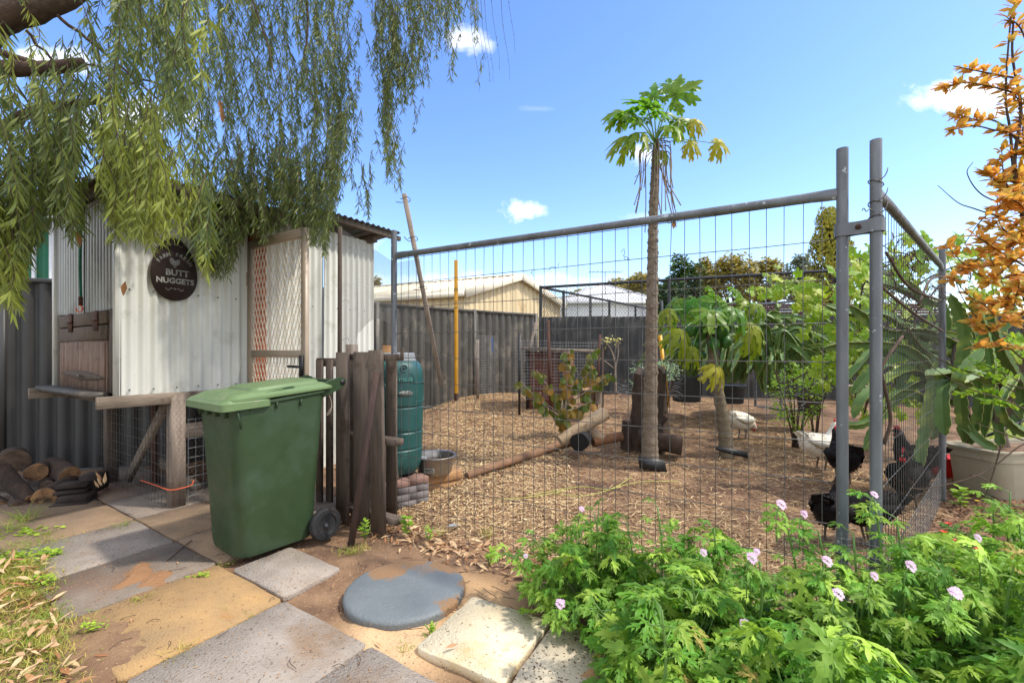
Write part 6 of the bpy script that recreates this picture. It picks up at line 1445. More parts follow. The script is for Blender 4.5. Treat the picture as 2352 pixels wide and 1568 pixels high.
sp1 = [([pl_(2215, 1015, 3.8), pl_(2205, 880, 3.65), pl_(2215, 760, 3.55), pl_(2183, 675, 3.5)], .062), ([pl_(2260, 1010, 3.8), pl_(2280, 860, 3.7), pl_(2262, 760, 3.7), pl_(2232, 685, 3.6)], .055),
    ([pl_(2230, 900, 3.6), pl_(2190, 860, 3.45), pl_(2125, 862, 3.3)], .06), ([pl_(2195, 868, 3.5), pl_(2168, 900, 3.35), pl_(2172, 1000, 3.3)], .075), ([pl_(2290, 880, 3.6), pl_(2240, 860, 3.4), pl_(2200, 870, 3.3), pl_(2260, 800, 3.3)], .055),
    ([pl_(2230, 1020, 3.8), pl_(2250, 930, 3.7), pl_(2245, 850, 3.65)], .05), ([pl_(2300, 1030, 3.8), pl_(2290, 930, 3.8), pl_(2270, 850, 3.8)], .05), ([pl_(2330, 1000, 3.9), pl_(2350, 900, 3.9), pl_(2300, 800, 3.8), pl_(2270, 700, 3.8)], .06),
    ([pl_(2180, 760, 4.0), pl_(2165, 700, 4.0), pl_(2130, 690, 4.0), pl_(2080, 640, 4.0)], .05), ([pl_(2210, 800, 3.9), pl_(2120, 760, 3.9), pl_(2030, 760, 3.9), pl_(1950, 700, 3.9)], .06),
    ([pl_(2200, 880, 3.9), pl_(2100, 820, 3.85), pl_(2010, 845, 3.8), pl_(1955, 905, 3.8)], .06), ([pl_(2180, 900, 3.8), pl_(2090, 850, 3.8), pl_(1990, 905, 3.7), pl_(1960, 960, 3.7)], .055),
    ([pl_(2190, 930, 3.8), pl_(2110, 880, 3.8), pl_(2030, 950, 3.7), pl_(1985, 1035, 3.7)], .05), ([pl_(2170, 880, 3.8), pl_(2080, 800, 3.8), pl_(1960, 790, 3.9), pl_(1890, 800, 4.0)], .055),
    ([pl_(2170, 860, 3.9), pl_(2050, 730, 3.9), pl_(1960, 720, 4.0), pl_(1895, 700, 4.1)], .05), ([pl_(2160, 940, 3.75), pl_(2070, 900, 3.7), pl_(1990, 970, 3.7), pl_(1930, 975, 3.8)], .045),
    ([pl_(2150, 830, 3.75), pl_(2130, 950, 3.65), pl_(2110, 1060, 3.6), pl_(2085, 1100, 3.6)], .055), ([pl_(2165, 850, 3.8), pl_(2145, 960, 3.7), pl_(2140, 1010, 3.7)], .05), ([pl_(2230, 850, 4.0), pl_(2300, 760, 4.0), pl_(2330, 700, 4.0)], .055),
    ([pl_(2200, 960, 3.8), pl_(2250, 1010, 3.7), pl_(2290, 1030, 3.65)], .05), ([pl_(2240, 780, 4.1), pl_(2190, 730, 4.2), pl_(2120, 800, 4.1), pl_(2060, 900, 4.0)], .055), ([pl_(2340, 860, 3.7), pl_(2300, 930, 3.6), pl_(2330, 980, 3.6), pl_(2400, 1010, 3.6)], .05),
    ([pl_(2140, 700, 4.1), pl_(2060, 660, 4.1), pl_(1990, 640, 4.1)], .045), ([pl_(2150, 780, 4.0), pl_(2080, 770, 4.0), pl_(2010, 800, 4.0), pl_(1940, 880, 3.9)], .05)]
cactus(dfl, sp1)
part(dfl, 'woody_stem', MB().tube(smoothpath([pl_(2225, 1015, 3.85), pl_(2215, 930, 3.8), pl_(2195, 850, 3.8), pl_(2200, 780, 3.9)], 12), .03, 8), M['wood'], smooth=True)
part(dfl, 'woody_stem', MB().tube(smoothpath([pl_(2300, 1015, 3.85), pl_(2280, 930, 3.8), pl_(2265, 860, 3.8)], 12), .028, 8), M['wood'], smooth=True)
def cactus_clump(label, cx, cy, Y, n, spread, hgt, w, seed, droopy=1.0):
    rr = random.Random(seed); t = thing('dragonfruit_cactus', label, 'cactus', P(cx, cy, Y))
    for i in range(n):
        b = P(cx + rr.uniform(-20, 20), cy, Y + rr.uniform(-.1, .1)); a = rr.uniform(-1, 1); hh = hgt * rr.uniform(.5, 1.1)
        mid = b + V(a * spread * .45, rr.uniform(-.25, .2), hh); e = mid + V(a * spread * .7, rr.uniform(-.4, .1), -hh * rr.uniform(.0, .9) * droopy + rr.uniform(-.1, .2))
        part(t, 'cactus_stem', cactus_stem([b, lerp(b, mid, .5) + V(a * .05, 0, .1), mid, lerp(mid, e, .5) + V(0, -.03, .06), e], .62 * w * rr.uniform(.8, 1.2), seed * 50 + i, rotv=rr.random() * 2), M['cactus'], smooth='auto')
    return t
cactus_clump('dragon fruit cactus growing from the large charcoal pot', 1577, 868, 6.9, 22, .75, .75, .06, 3)
cactus_clump('dragon fruit cactus climbing behind the leaning papaya', 1690, 880, 6.6, 30, 1.05, .95, .06, 4)
cactus_clump('dragon fruit cactus sprawling left of the lime bush', 1770, 900, 6.2, 30, .8, .8, .06, 5)
cactus_clump('dragon fruit cactus against the rear fence under the gate frame', 1830, 870, 6.9, 20, 1.0, 1.0, .055, 6)
cactus_clump('dragon fruit cactus in the far corner behind the right mesh panel', 2080, 900, 5.2, 12, .8, .7, .06, 7)
for x0, y0, x1, y1, Y, lab in ((1750, 765, 1795, 860, 6.3, 'grey pipe leaning through the sprawling cactus'), (1520, 690, 1527, 860, 7.2, 'grey galvanised pole beside the first papaya trunk'), (1792, 850, 1794, 960, 5.9, 'rusty wire stake by the lime bush')):
    solo('garden_pole', MB().tube([P(x1, y1, Y), P(x0, y0, Y)], .018, 8), M['galv'], lab, 'pole', smooth='auto')
coil = MB()
for (cx, cy, Y, r, h, n_) in ((1548, 870, 6.5, .12, .5, 9), (1440, 900, 7.2, .14, .35, 6), (1800, 930, 5.8, .22, .35, 8)):
    b = P(cx, cy, Y)
    for k in range(n_):
        z = b[2] - h / 2 + h * k / n_; coil.tube([V(b[0] + r * math.cos(a + k) * (1 + .1 * math.sin(3 * a)), b[1] + r * math.sin(a + k), z + .03 * math.sin(2 * a + k)) for a in np.linspace(0, 6.5, 22)], .0022, 3, False)
solo('loose_wire', coil, M['wire_pale'], 'loose coils of old netting wire round plants in the run', 'wire', kind='stuff')

# ------------------------------------------------------------------ grape vine
vn = thing('grape_vine', 'bright green grape vine climbing round the rear corner and right fence panel', 'vine', P(1960, 960, 5.0)); rr = random.Random(5)
cluster = [(1800, 665, 50, 38, 5.6, 26), (1760, 665, 30, 15, 5.7, 6), (1870, 660, 60, 30, 5.4, 26), (1900, 720, 45, 60, 5.0, 34), (1925, 820, 50, 60, 4.8, 36), (1890, 860, 35, 40, 4.9, 14), (1960, 620, 35, 60, 4.6, 20), (1985, 600, 20, 45, 3.6, 6), (1975, 760, 50, 100, 4.7, 34), (2060, 600, 60, 60, 4.4, 28),
           (2130, 600, 50, 50, 4.2, 22), (2080, 700, 70, 80, 4.7, 26), (2230, 640, 70, 60, 4.8, 30), (2310, 640, 50, 60, 4.9, 20), (2300, 760, 60, 70, 5.2, 18), (1985, 860, 40, 50, 4.8, 12), (2200, 560, 40, 30, 4.4, 8), (2330, 560, 40, 40, 4.8, 10), (2090, 800, 50, 60, 5.2, 26), (2060, 880, 50, 50, 4.9, 34), (2120, 940, 40, 40, 4.9, 20), (1990, 930, 30, 40, 5.0, 14), (2000, 690, 40, 50, 5.0, 20), (2290, 700, 60, 60, 5.6, 26), (2340, 840, 40, 60, 5.6, 16), (1850, 700, 40, 30, 5.3, 16)]
stm = MB(); nl = 0; ovf = MB()
VLmb = [grape_leaf(i * 3 + 2, [.1, .5, .8][i]) for i in range(3)]
for cx, cy, wx, wy, Y, n_ in cluster:
    c = P(cx, cy, Y)
    for k in range(n_):
        p = P(cx + rr.gauss(0, wx * .6), cy + rr.gauss(0, wy * .55), Y + rr.uniform(-.25, .25)); a = rr.uniform(0, 6.28); d = V(math.cos(a), rr.uniform(-.3, .3), math.sin(a) * .7 - .3)
        A = frame(d, V(rr.uniform(-.5, .5), -.7, rr.uniform(.2, 1))) * rr.uniform(.06, .115)
        if nl < 290: shared(vn, 'leaf', rr.choice(VL), (A, p))
        else: ovf.merge(rr.choice(VLmb), (A, p))
        nl += 1
        if k % 3 == 0: stm.tube(smoothpath([p, lerp(p, c, .5) + V(0, .03, .05), c], 5), .003, 4, False)
part(vn, 'far_foliage', ovf, M['vine'], kind='stuff', smooth=True)
for pts in ([(1760, 680, 5.7), (1850, 690, 5.5), (1920, 660, 5.1), (1990, 620, 4.6)], [(1890, 900, 4.9), (1930, 860, 4.8), (2000, 800, 4.6), (2100, 720, 4.4), (2170, 640, 4.3)], [(1960, 960, 4.8), (1975, 800, 4.8), (1985, 650, 4.6), (2080, 590, 4.4)], [(1985, 950, 4.4), (2060, 700, 4.4), (2230, 600, 4.7), (2340, 620, 4.9)], [(1900, 830, 4.9), (1800, 880, 5.0), (1780, 850, 5.1)]):
    stm.tube(smoothpath([P(*q) for q in pts], 18), .008, 6)
part(vn, 'stems', stm, M['twig'], kind='stuff')
tn_ = MB(); rdir = v3(nrm(FP - RP2), 0)
for k in range(46):
    s_ = R.uniform(.15, 2.6); z = R.uniform(1.35, 1.8); b = v3(RP2, z) + rdir * s_; pts = [b]
    for i in range(7): pts.append(pts[-1] + rdir * R.uniform(-.05, .10) + V(R.uniform(-.02, .02), R.uniform(-.03, .03), R.uniform(-.04, .04)))
    tn_.tube(smoothpath(pts, 18), R.choice([.0016, .002, .003]), 4)
for pts in ([P(2035, 580, 2.1), P(2090, 660, 2.35), P(2160, 690, 3.0)], [P(2020, 655, 2.0), P(2100, 720, 2.5), P(2165, 760, 3.4)], [P(2110, 700, 2.6), P(2140, 640, 3.0), P(2190, 640, 3.2), P(2215, 650, 3.1)]):
    tn_.tube(smoothpath(pts, 16), .007, 6)
solo('dry_tendrils', tn_, M['twig'], 'tangle of dry vine tendrils twisted through the right mesh panel', 'vine', kind='stuff')
tw = MB(); tw.tube(smoothpath([P(2008, 790, 1.93), P(2014, 815, 1.93), P(2003, 850, 1.93), P(2012, 925, 1.95)], 14), .0035, 6); tw.tube(smoothpath([P(2030, 1020, 2.02), P(2046, 960, 2.02), P(2026, 860, 2.0), P(2032, 830, 2.0), P(2073, 772, 2.05)], 16), np.linspace(.008, .006, 16), 7)
solo('dead_branch', tw, M['twig'], 'broken brown branch stub caught in the right mesh panel', 'branch')

# ------------------------------------------------------------------ other shrubs
def leaf_cloud(mb, pts, ln, wd, rr, tb=.3, upw=(0, -.5, 1), spread=1.0):
    pts = np.asarray(pts); m = len(pts); a = NR.uniform(0, 6.283, m); el = NR.uniform(-.7, .7, m)
    d = np.stack([np.cos(a) * np.cos(el), np.sin(a) * np.cos(el), np.sin(el)], 1); up = np.asarray(upw) + NR.uniform(-.7, .7, (m, 3)) * spread
    mb.leaves(pts, d, up, ln * NR.uniform(.6, 1.2, m), wd * NR.uniform(.7, 1.2, m), np.clip(tb + NR.normal(0, .22, m), 0, 1))
# orange shrub on the right
og = thing('autumn_shrub', 'orange and gold leaved shrub with thin arching twigs at the right edge', 'shrub', (3.0, 2.3, 0)); st_ = MB(); ol = MB(); yl_ = MB()
def ob(pts, r=.005, dens_=1.0, lf=True, target=None, ln=.058):
    q = smoothpath([P(*p) for p in pts], 26); st_.tube(q, np.linspace(r, r * .35, 26), 6)
    if not lf: return
    for i in range(3, 26):
        if R.random() > dens_ * (.5 if target is None else 1): continue
        for _ in range(5):
            a = R.uniform(0, 6.28); tg = nrm(q[min(25, i + 1)] - q[i - 1]); d = nrm(tg * R.uniform(.1, .9) + V(math.cos(a), math.sin(a), R.uniform(-.5, .9))); (target or ol).leaves([q[i] + tg * R.uniform(0, .02)], [d], [V(R.uniform(-.6, .6), -.6, R.uniform(.2, 1))], ln * R.uniform(.6, 1.15), ln * .46, fold=.12, tint=min(1, max(0, R.gauss(.38 if q[i][2] > 1.1 else .65, .38))))
YO = 2.3
trunk_ = [(2460, 1080, 2.4), (2400, 900, 2.35), (2370, 700, 2.3), (2350, 500, 2.3)]
ob(trunk_, .016, .5)
ob([(2350, 500, YO), (2330, 380, YO), (2345, 250, YO), (2325, 120, YO), (2335, -30, YO)], .010, 1)
ob([(2330, 420, YO), (2320, 300, YO), (2310, 220, YO), (2320, 60, YO), (2332, 0, YO)], .007, 1)
for p in ([(2340, 300, YO), (2290, 300, YO), (2240, 290, YO), (2180, 300, YO)], [(2335, 215, YO), (2280, 200, YO), (2220, 190, YO), (2172, 200, YO)], [(2335, 180, YO), (2280, 170, YO), (2230, 160, YO), (2190, 152, YO)],
          [(2345, 330, YO), (2290, 280, YO), (2240, 275, YO), (2195, 262, YO)], [(2350, 400, YO), (2300, 420, YO), (2270, 400, YO)], [(2360, 500, YO), (2310, 470, YO), (2260, 500, YO), (2215, 560, YO)], [(2370, 560, YO), (2300, 560, YO), (2240, 600, YO), (2180, 640, YO)],
          [(2370, 620, YO), (2290, 640, YO), (2230, 620, YO), (2170, 560, YO)], [(2370, 700, YO), (2300, 700, YO), (2240, 690, YO), (2190, 640, YO)], [(2380, 760, YO), (2330, 730, YO), (2270, 760, YO), (2235, 740, YO)], [(2380, 800, YO), (2330, 800, YO), (2280, 790, YO), (2240, 795, YO)],
          [(2350, 450, YO), (2310, 420, YO), (2300, 340, YO)], [(2360, 420, YO - .1), (2330, 440, YO - .1), (2290, 480, YO - .1)], [(2370, 480, YO - .1), (2330, 520, YO - .1), (2280, 560, YO - .1)], [(2375, 560, YO - .1), (2330, 600, YO - .1), (2270, 650, YO - .1)], [(2380, 640, YO - .1), (2340, 650, YO - .1), (2300, 700, YO)],
          [(2360, 100, YO), (2340, 60, YO), (2312, 40, YO)], [(2370, 250, YO), (2340, 230, YO), (2320, 200, YO)], [(2370, 360, YO), (2340, 350, YO), (2290, 370, YO)], [(2375, 520, YO), (2345, 540, YO), (2310, 600, YO)], [(2370, 600, YO), (2345, 640, YO), (2325, 720, YO)], [(2370, 430, YO), (2320, 480, YO), (2280, 520, YO)], [(2375, 470, YO), (2330, 560, YO), (2250, 570, YO)], [(2375, 660, YO), (2330, 680, YO), (2250, 720, YO)], [(2360, 560, YO + .1), (2300, 520, YO + .1), (2290, 450, YO + .1)], [(2370, 730, YO + .1), (2320, 620, YO + .1), (2280, 600, YO + .1)], [(2370, 500, YO - .15), (2345, 470, YO - .15), (2300, 450, YO - .15)], [(2370, 380, YO), (2350, 310, YO), (2355, 250, YO)], [(2370, 420, YO + .1), (2325, 400, YO + .1), (2265, 430, YO + .1)], [(2375, 540, YO + .1), (2300, 600, YO + .1), (2215, 610, YO + .1)], [(2375, 700, YO - .1), (2310, 740, YO - .1), (2260, 700, YO - .1)], [(2370, 620, YO - .1), (2300, 580, YO - .1), (2240, 540, YO - .1)], [(2380, 500, YO), (2340, 420, YO), (2345, 360, YO)],
          [(2370, 700, YO), (2450, 640, YO), (2540, 560, YO)], [(2360, 560, YO), (2440, 480, YO), (2500, 400, YO)], [(2350, 420, YO), (2420, 340, YO), (2460, 260, YO)], [(2340, 250, YO), (2390, 180, YO), (2420, 110, YO)], [(2380, 780, YO), (2470, 760, YO), (2560, 700, YO)], [(2370, 620, YO), (2460, 600, YO), (2520, 640, YO)]): ob(p, .005, .9)
for p in ([(2360, 520, YO), (2240, 480, YO), (2200, 465, YO), (2154, 426, YO)], [(2350, 480, YO), (2260, 450, YO), (2222, 400, YO), (2235, 372, YO)], [(2380, 900, YO), (2240, 860, YO), (2120, 800, YO), (2060, 700, YO)], [(2400, 870, YO), (2300, 780, YO), (2220, 700, YO), (2175, 590, YO)],
          [(2400, 960, YO - .1), (2310, 920, YO - .1), (2200, 880, YO - .1), (2080, 800, YO)], [(2420, 1015, 2.1), (2350, 1020, 2.1), (2260, 1085, 2.1), (2140, 1120, 2.1), (2085, 1120, 2.1)], [(2380, 840, YO), (2320, 690, YO), (2260, 560, YO)],
          [(2350, 1010, 2.2), (2290, 990, 2.2), (2240, 970, 2.2)], [(2300, 1020, 2.2), (2280, 1090, 2.2), (2255, 1160, 2.2)], [(2230, 1090, 2.2), (2260, 1100, 2.2), (2300, 1130, 2.2)]): ob(p, .004, 0, lf=False)
for p in ([(2330, 900, YO), (2260, 860, YO), (2200, 850, YO)], [(2340, 960, YO), (2280, 900, YO), (2210, 905, YO)], [(2350, 880, YO), (2290, 850, YO), (2240, 830, YO)], [(2360, 940, YO), (2320, 930, YO), (2260, 920, YO)]): ob(p, .003, .55, target=yl_, ln=.04)
part(og, 'orange_leaves', ol, M['orange'], kind='stuff'); part(og, 'yellow_leaves', yl_, M['citrus'], kind='stuff'); part(og, 'twigs', st_, M['twig'], kind='stuff')
def shrub(name, label, cat, cx, cy, Y, rx, ry, rz, n_, ln, wd, mm, seed, stemtop=None, tb=.3, stems=8, twm='twig', basey=None):
    """cx, cy: middle of the crown in the picture; rx, rz: half sizes there"""
    rr = random.Random(seed); c = P(cx, cy, Y); t = thing(name, label, cat, (c[0], c[1], float(gh(c[0], c[1])))); g0 = V(c[0], c[1], float(gh(c[0], c[1])))
    sx, sz = rx / F * Y, rz / F * Y; lm = MB(); sm_ = MB(); pts = []
    for k in range(stems):
        a = rr.uniform(0, 6.28); e = c + V(sx * .8 * math.cos(a), ry * .8 * math.sin(a), sz * rr.uniform(-.3, .9)); q = smoothpath([g0 + V(rr.uniform(-.03, .03), rr.uniform(-.03, .03), 0), lerp(g0, e, .5) + V(0, 0, .08), e], 9); sm_.tube(q, np.linspace(.009, .003, 9), 5)
    for _ in range(n_ // 6):
        a = rr.uniform(0, 6.28); el = rr.uniform(-1.3, 1.57); q = rr.uniform(.35, 1) ** .5; cc = c + V(sx * q * math.cos(a) * math.cos(el), ry * q * math.sin(a) * math.cos(el), sz * q * math.sin(el))
        for _ in range(6): pts.append(cc + V(rr.gauss(0, ln * .6), rr.gauss(0, ln * .6), rr.gauss(0, ln * .6)))
    leaf_cloud(lm, pts, ln, wd, rr, tb); part(t, 'foliage', lm, M[mm], kind='stuff'); part(t, 'stems', sm_, M[twm], kind='stuff'); return t
shrub('lime_bush', 'small bright green lime bush in the middle right of the run', 'shrub', 1828, 915, 5.2, 52, .28, 78, 700, .05, .022, 'citrus', 3, stems=14)
shrub('lime_bush', 'pale yellow green shoots behind the top of the lime bush', 'shrub', 1870, 870, 5.5, 40, .2, 25, 220, .05, .024, 'vine', 4)
shrub('succulent_bush', 'grey green succulent rosettes crowning the dark stump', 'plant', 1518, 852, 5.55, 46, .16, 22, 900, .035, .009, 'succ', 5, tb=.5)
shrub('succulent_bush', 'grey green succulent tuft low at the left side of the stump', 'plant', 1462, 868, 5.45, 14, .1, 30, 250, .035, .009, 'succ', 6, tb=.5)
# drooping large leaved bush
hb_ = G(1290, 1003); hbt = thing('hibiscus_bush', 'sparse bush with drooping brown green round leaves by the long timber', 'shrub', hb_); sm_ = MB(); YH = hb_[1]
brs = [[(1292, 940), (1330, 860), (1372, 800)], [(1288, 940), (1260, 890), (1232, 850)], [(1290, 930), (1300, 870), (1290, 810)], [(1290, 950), (1240, 920), (1195, 875)], [(1292, 900), (1340, 870), (1362, 845)], [(1290, 960), (1250, 930), (1240, 900)], [(1292, 940), (1345, 900), (1385, 870), (1405, 858)], [(1300, 880), (1310, 840), (1308, 805)], [(1290, 950), (1330, 935), (1360, 920)]]
tips = []
for b in brs:
    q = smoothpath([hb_ + V(0, 0, -.02), P(b[0][0], b[0][1] + 30, YH)] + [P(x, y, YH + R.uniform(-.15, .15)) for x, y in b], 16); sm_.tube(q, np.linspace(.014, .004, 16), 6); tips.append(q)
part(hbt, 'stems', sm_, M['twig_pale'], kind='stuff')
HL = []
for k in range(5):
    m_ = MB(); n_ = 14; pts = [(0, 0, 0)] + [((.5 + .52 * math.cos(a)) * 1.0, .46 * math.sin(a), -.25 * math.sin(a) ** 2 - .12 * (.5 + .52 * math.cos(a)) ** 2 + .05 * math.sin(3 * a + k)) for a in np.linspace(math.pi * .95, -math.pi * .95, n_)]
    m_.add(pts, [(0, i + 1, i + 2) for i in range(n_ - 1)], [.1, .3, .6, .85, .2][k]); HL.append(m_.mesh('leaf', M['hibiscus'], smooth=True))
for q in tips:
    for i in list(range(6, 16)):
        for _ in range(2):
            p = q[i] + V(R.uniform(-.05, .05), R.uniform(-.08, .08), R.uniform(-.04, .03)); shared(hbt, 'leaf', R.choice(HL), (frame(V(R.uniform(-.5, .5), R.uniform(-.6, .2), -1), V(R.uniform(-.5, .5), -1, .3)) * R.uniform(.06, .115), p))
# plant with pale yellow flowers
ff = G(1414, 906); fy = ff[1]; ft = thing('flowering_plant', 'leafless grey stemmed plant with pale yellow flower cluster by the rear fence', 'plant', ff)
fyt = MB(); fm = MB()
for pts in ([(1414, 906), (1413, 860), (1412, 830), (1402, 800), (1385, 780)], [(1413, 850), (1420, 810), (1418, 782)], [(1410, 845), (1390, 830), (1378, 822)], [(1412, 830), (1414, 800), (1425, 786)]):
    q = smoothpath([P(x, y, fy) for x, y in pts], 14); fyt.tube(q, np.linspace(.028 if pts[0][1] > 900 else .012, .007, 14), 7)
part(ft, 'stems', fyt, M['twig_pale'], smooth=True)
fp_ = []
for cx, cy, w, h, n_ in ((1407, 779, 22, 6, 40), (1392, 786, 12, 6, 16), (1387, 800, 5, 4, 6), (1376, 820, 3, 2, 3), (1420, 782, 12, 7, 18)):
    fp_ += [P(cx + R.gauss(0, w * .5), cy + R.gauss(0, h * .5), fy) for _ in range(n_)]
leaf_cloud(fm, fp_, .045, .032, R, .4); part(ft, 'flowers', fm, mat('pale_yellow', hx('d8cf6a'), hx('c9bd4c'), 20, .6, c3=hx('e8e2a8')), kind='stuff')

# ------------------------------------------------------------------ trees beyond the fences
def crown_pts(c, rx, ry, rz, n_, rr, clumps=26, cs=.3):
    pts = []
    cl_ = [c + V(rx * math.cos(a) * math.cos(e) * q, ry * math.sin(a) * math.cos(e) * q, rz * math.sin(e) * q) for a, e, q in ((rr.uniform(0, 6.28), rr.uniform(-.6, 1.5), rr.uniform(.45, .95)) for _ in range(clumps))]
    for i in range(n_):
        k = rr.choice(cl_); v = nrm([rr.gauss(0, 1) for _ in range(3)]); pts.append(k + v * V(rx, ry, rz) * cs * rr.uniform(.6, 1.05) ** .5)
    return pts
def tree(name, label, x, ytop, ybase, Y, w, n_, ln, wd, mm, seed, tb=.35, clumps=26, cs=.3, group=None):
    rr = random.Random(seed); zt = P(x, ytop, Y)[2]; zb = max(.6, P(x, ybase, Y)[2]); X = P(x, ytop, Y)[0]; rz = (zt - zb) / 2; rx = w / 2 / F * Y; c = V(X, Y, (zt + zb) / 2)
    t = thing(name, label, 'tree', (X, Y, 0), group); lm = MB(); leaf_cloud(lm, crown_pts(c, rx, rx * .7, rz, n_, rr, clumps, cs), ln, wd, rr, tb); part(t, 'crown', lm, M[mm], kind='stuff')
    tr_ = MB(); tr_.tube([V(X, Y, -.1), V(X + .1, Y, zb), c], [.16 * rx ** .5, .12 * rx ** .5, .05], 8)
    for k in range(6): a = rr.uniform(0, 6.28); tr_.tube([V(X, Y, zb * .8), c + V(rx * .7 * math.cos(a), rx * .5 * math.sin(a), rz * .5)], [.07, .02], 6)
    part(t, 'trunk', tr_, M['treebark'], smooth=True); return t
TG = 'olive gum trees beyond the back fences'
for i, (x, yt, w, Y, lab) in enumerate([(1345, 668, 90, 34, 'low olive gum tree behind the left of the white house'), (1420, 640, 110, 32, 'olive gum tree rising behind the ridge of the white house'), (1475, 628, 90, 30, 'olive gum tree just left of the tall papaya trunk'), (1620, 602, 70, 28, 'olive gum tree behind the dark green one'),
    (1690, 588, 130, 27, 'tallest olive gum tree above the leaning papaya'), (1765, 604, 100, 27, 'olive gum tree right of the tallest gum'), (1310, 690, 60, 34, 'small olive gum tree above the cream shed corner')]):
    tree('gum_tree', lab, x, yt, 720, Y, w, 2600, .28, .16, 'gum', 100 + i, .4, 22, .34, TG)
tree('dark_tree', 'dense dark green tree behind the tall papaya trunk', 1568, 602, 760, 13.5, 105, 3800, .13, .07, 'dkleaf', 31, .25, 24, .36)
tree('dark_tree', 'dark green tree top beside the first gum over the chain link', 1545, 640, 770, 13.0, 70, 1800, .13, .07, 'dkleaf', 33, .2, 16, .4)
tree('grey_tree', 'grey green tree beyond the vine and left of the conifer', 1838, 592, 700, 24, 75, 2200, .22, .12, 'greytree', 32, .4)
tree('grey_tree', 'grey green tree right of the conifer behind the fence posts', 2010, 596, 720, 24, 90, 1800, .22, .12, 'greytree', 35, .4)
tree('gum_tree', 'distant small tree over the left end of the cream shed', 862, 640, 700, 26, 34, 900, .22, .12, 'gum', 36)
tree('lemon_tree', 'bright yellow green tree on the lawn behind the planter', 2300, 760, 960, 6.6, 170, 1600, .06, .035, 'citrus', 38, .5, 20, .3)
cz = 17.0; ct = P(1908, 486, cz); cb = P(1908, 700, cz); con = thing('conifer', 'golden green column conifer behind the paired fence posts', 'tree', (ct[0], cz, 0)); cl_ = MB(); rr = random.Random(3); pts = []
for k in range(130):
    t = rr.random() ** .8; z = ct[2] - (ct[2] - cb[2]) * t; r = (41 / F * cz) * min(1, .35 + t * 1.5) ** .7; a = rr.uniform(0, 6.28); c = V(ct[0] + r * .82 * math.cos(a), cz + r * .82 * math.sin(a), z - .1)
    for _ in range(75): v = nrm([rr.gauss(0, 1) for _ in range(3)]); pts.append(c + v * V(.22, .22, .30) * rr.uniform(.8, 1.05))
pts = np.array(pts); up_ = pts - V(ct[0], cz, 0); up_[:, 2] = .3; m_ = len(pts)
cl_.leaves(pts, V(0, 0, 1) + NR.uniform(-.6, .6, (m_, 3)), up_, .12 * NR.uniform(.6, 1.2, m_), .07, np.clip(NR.normal(.4, .25, m_), 0, 1)); part(con, 'crown', cl_, M['conifer'], kind='stuff')
part(con, 'trunk', MB().tube([V(ct[0], cz, 0), V(ct[0], cz, ct[2] - .5)], [.3, .1], 8), M['treebark'], smooth=True)

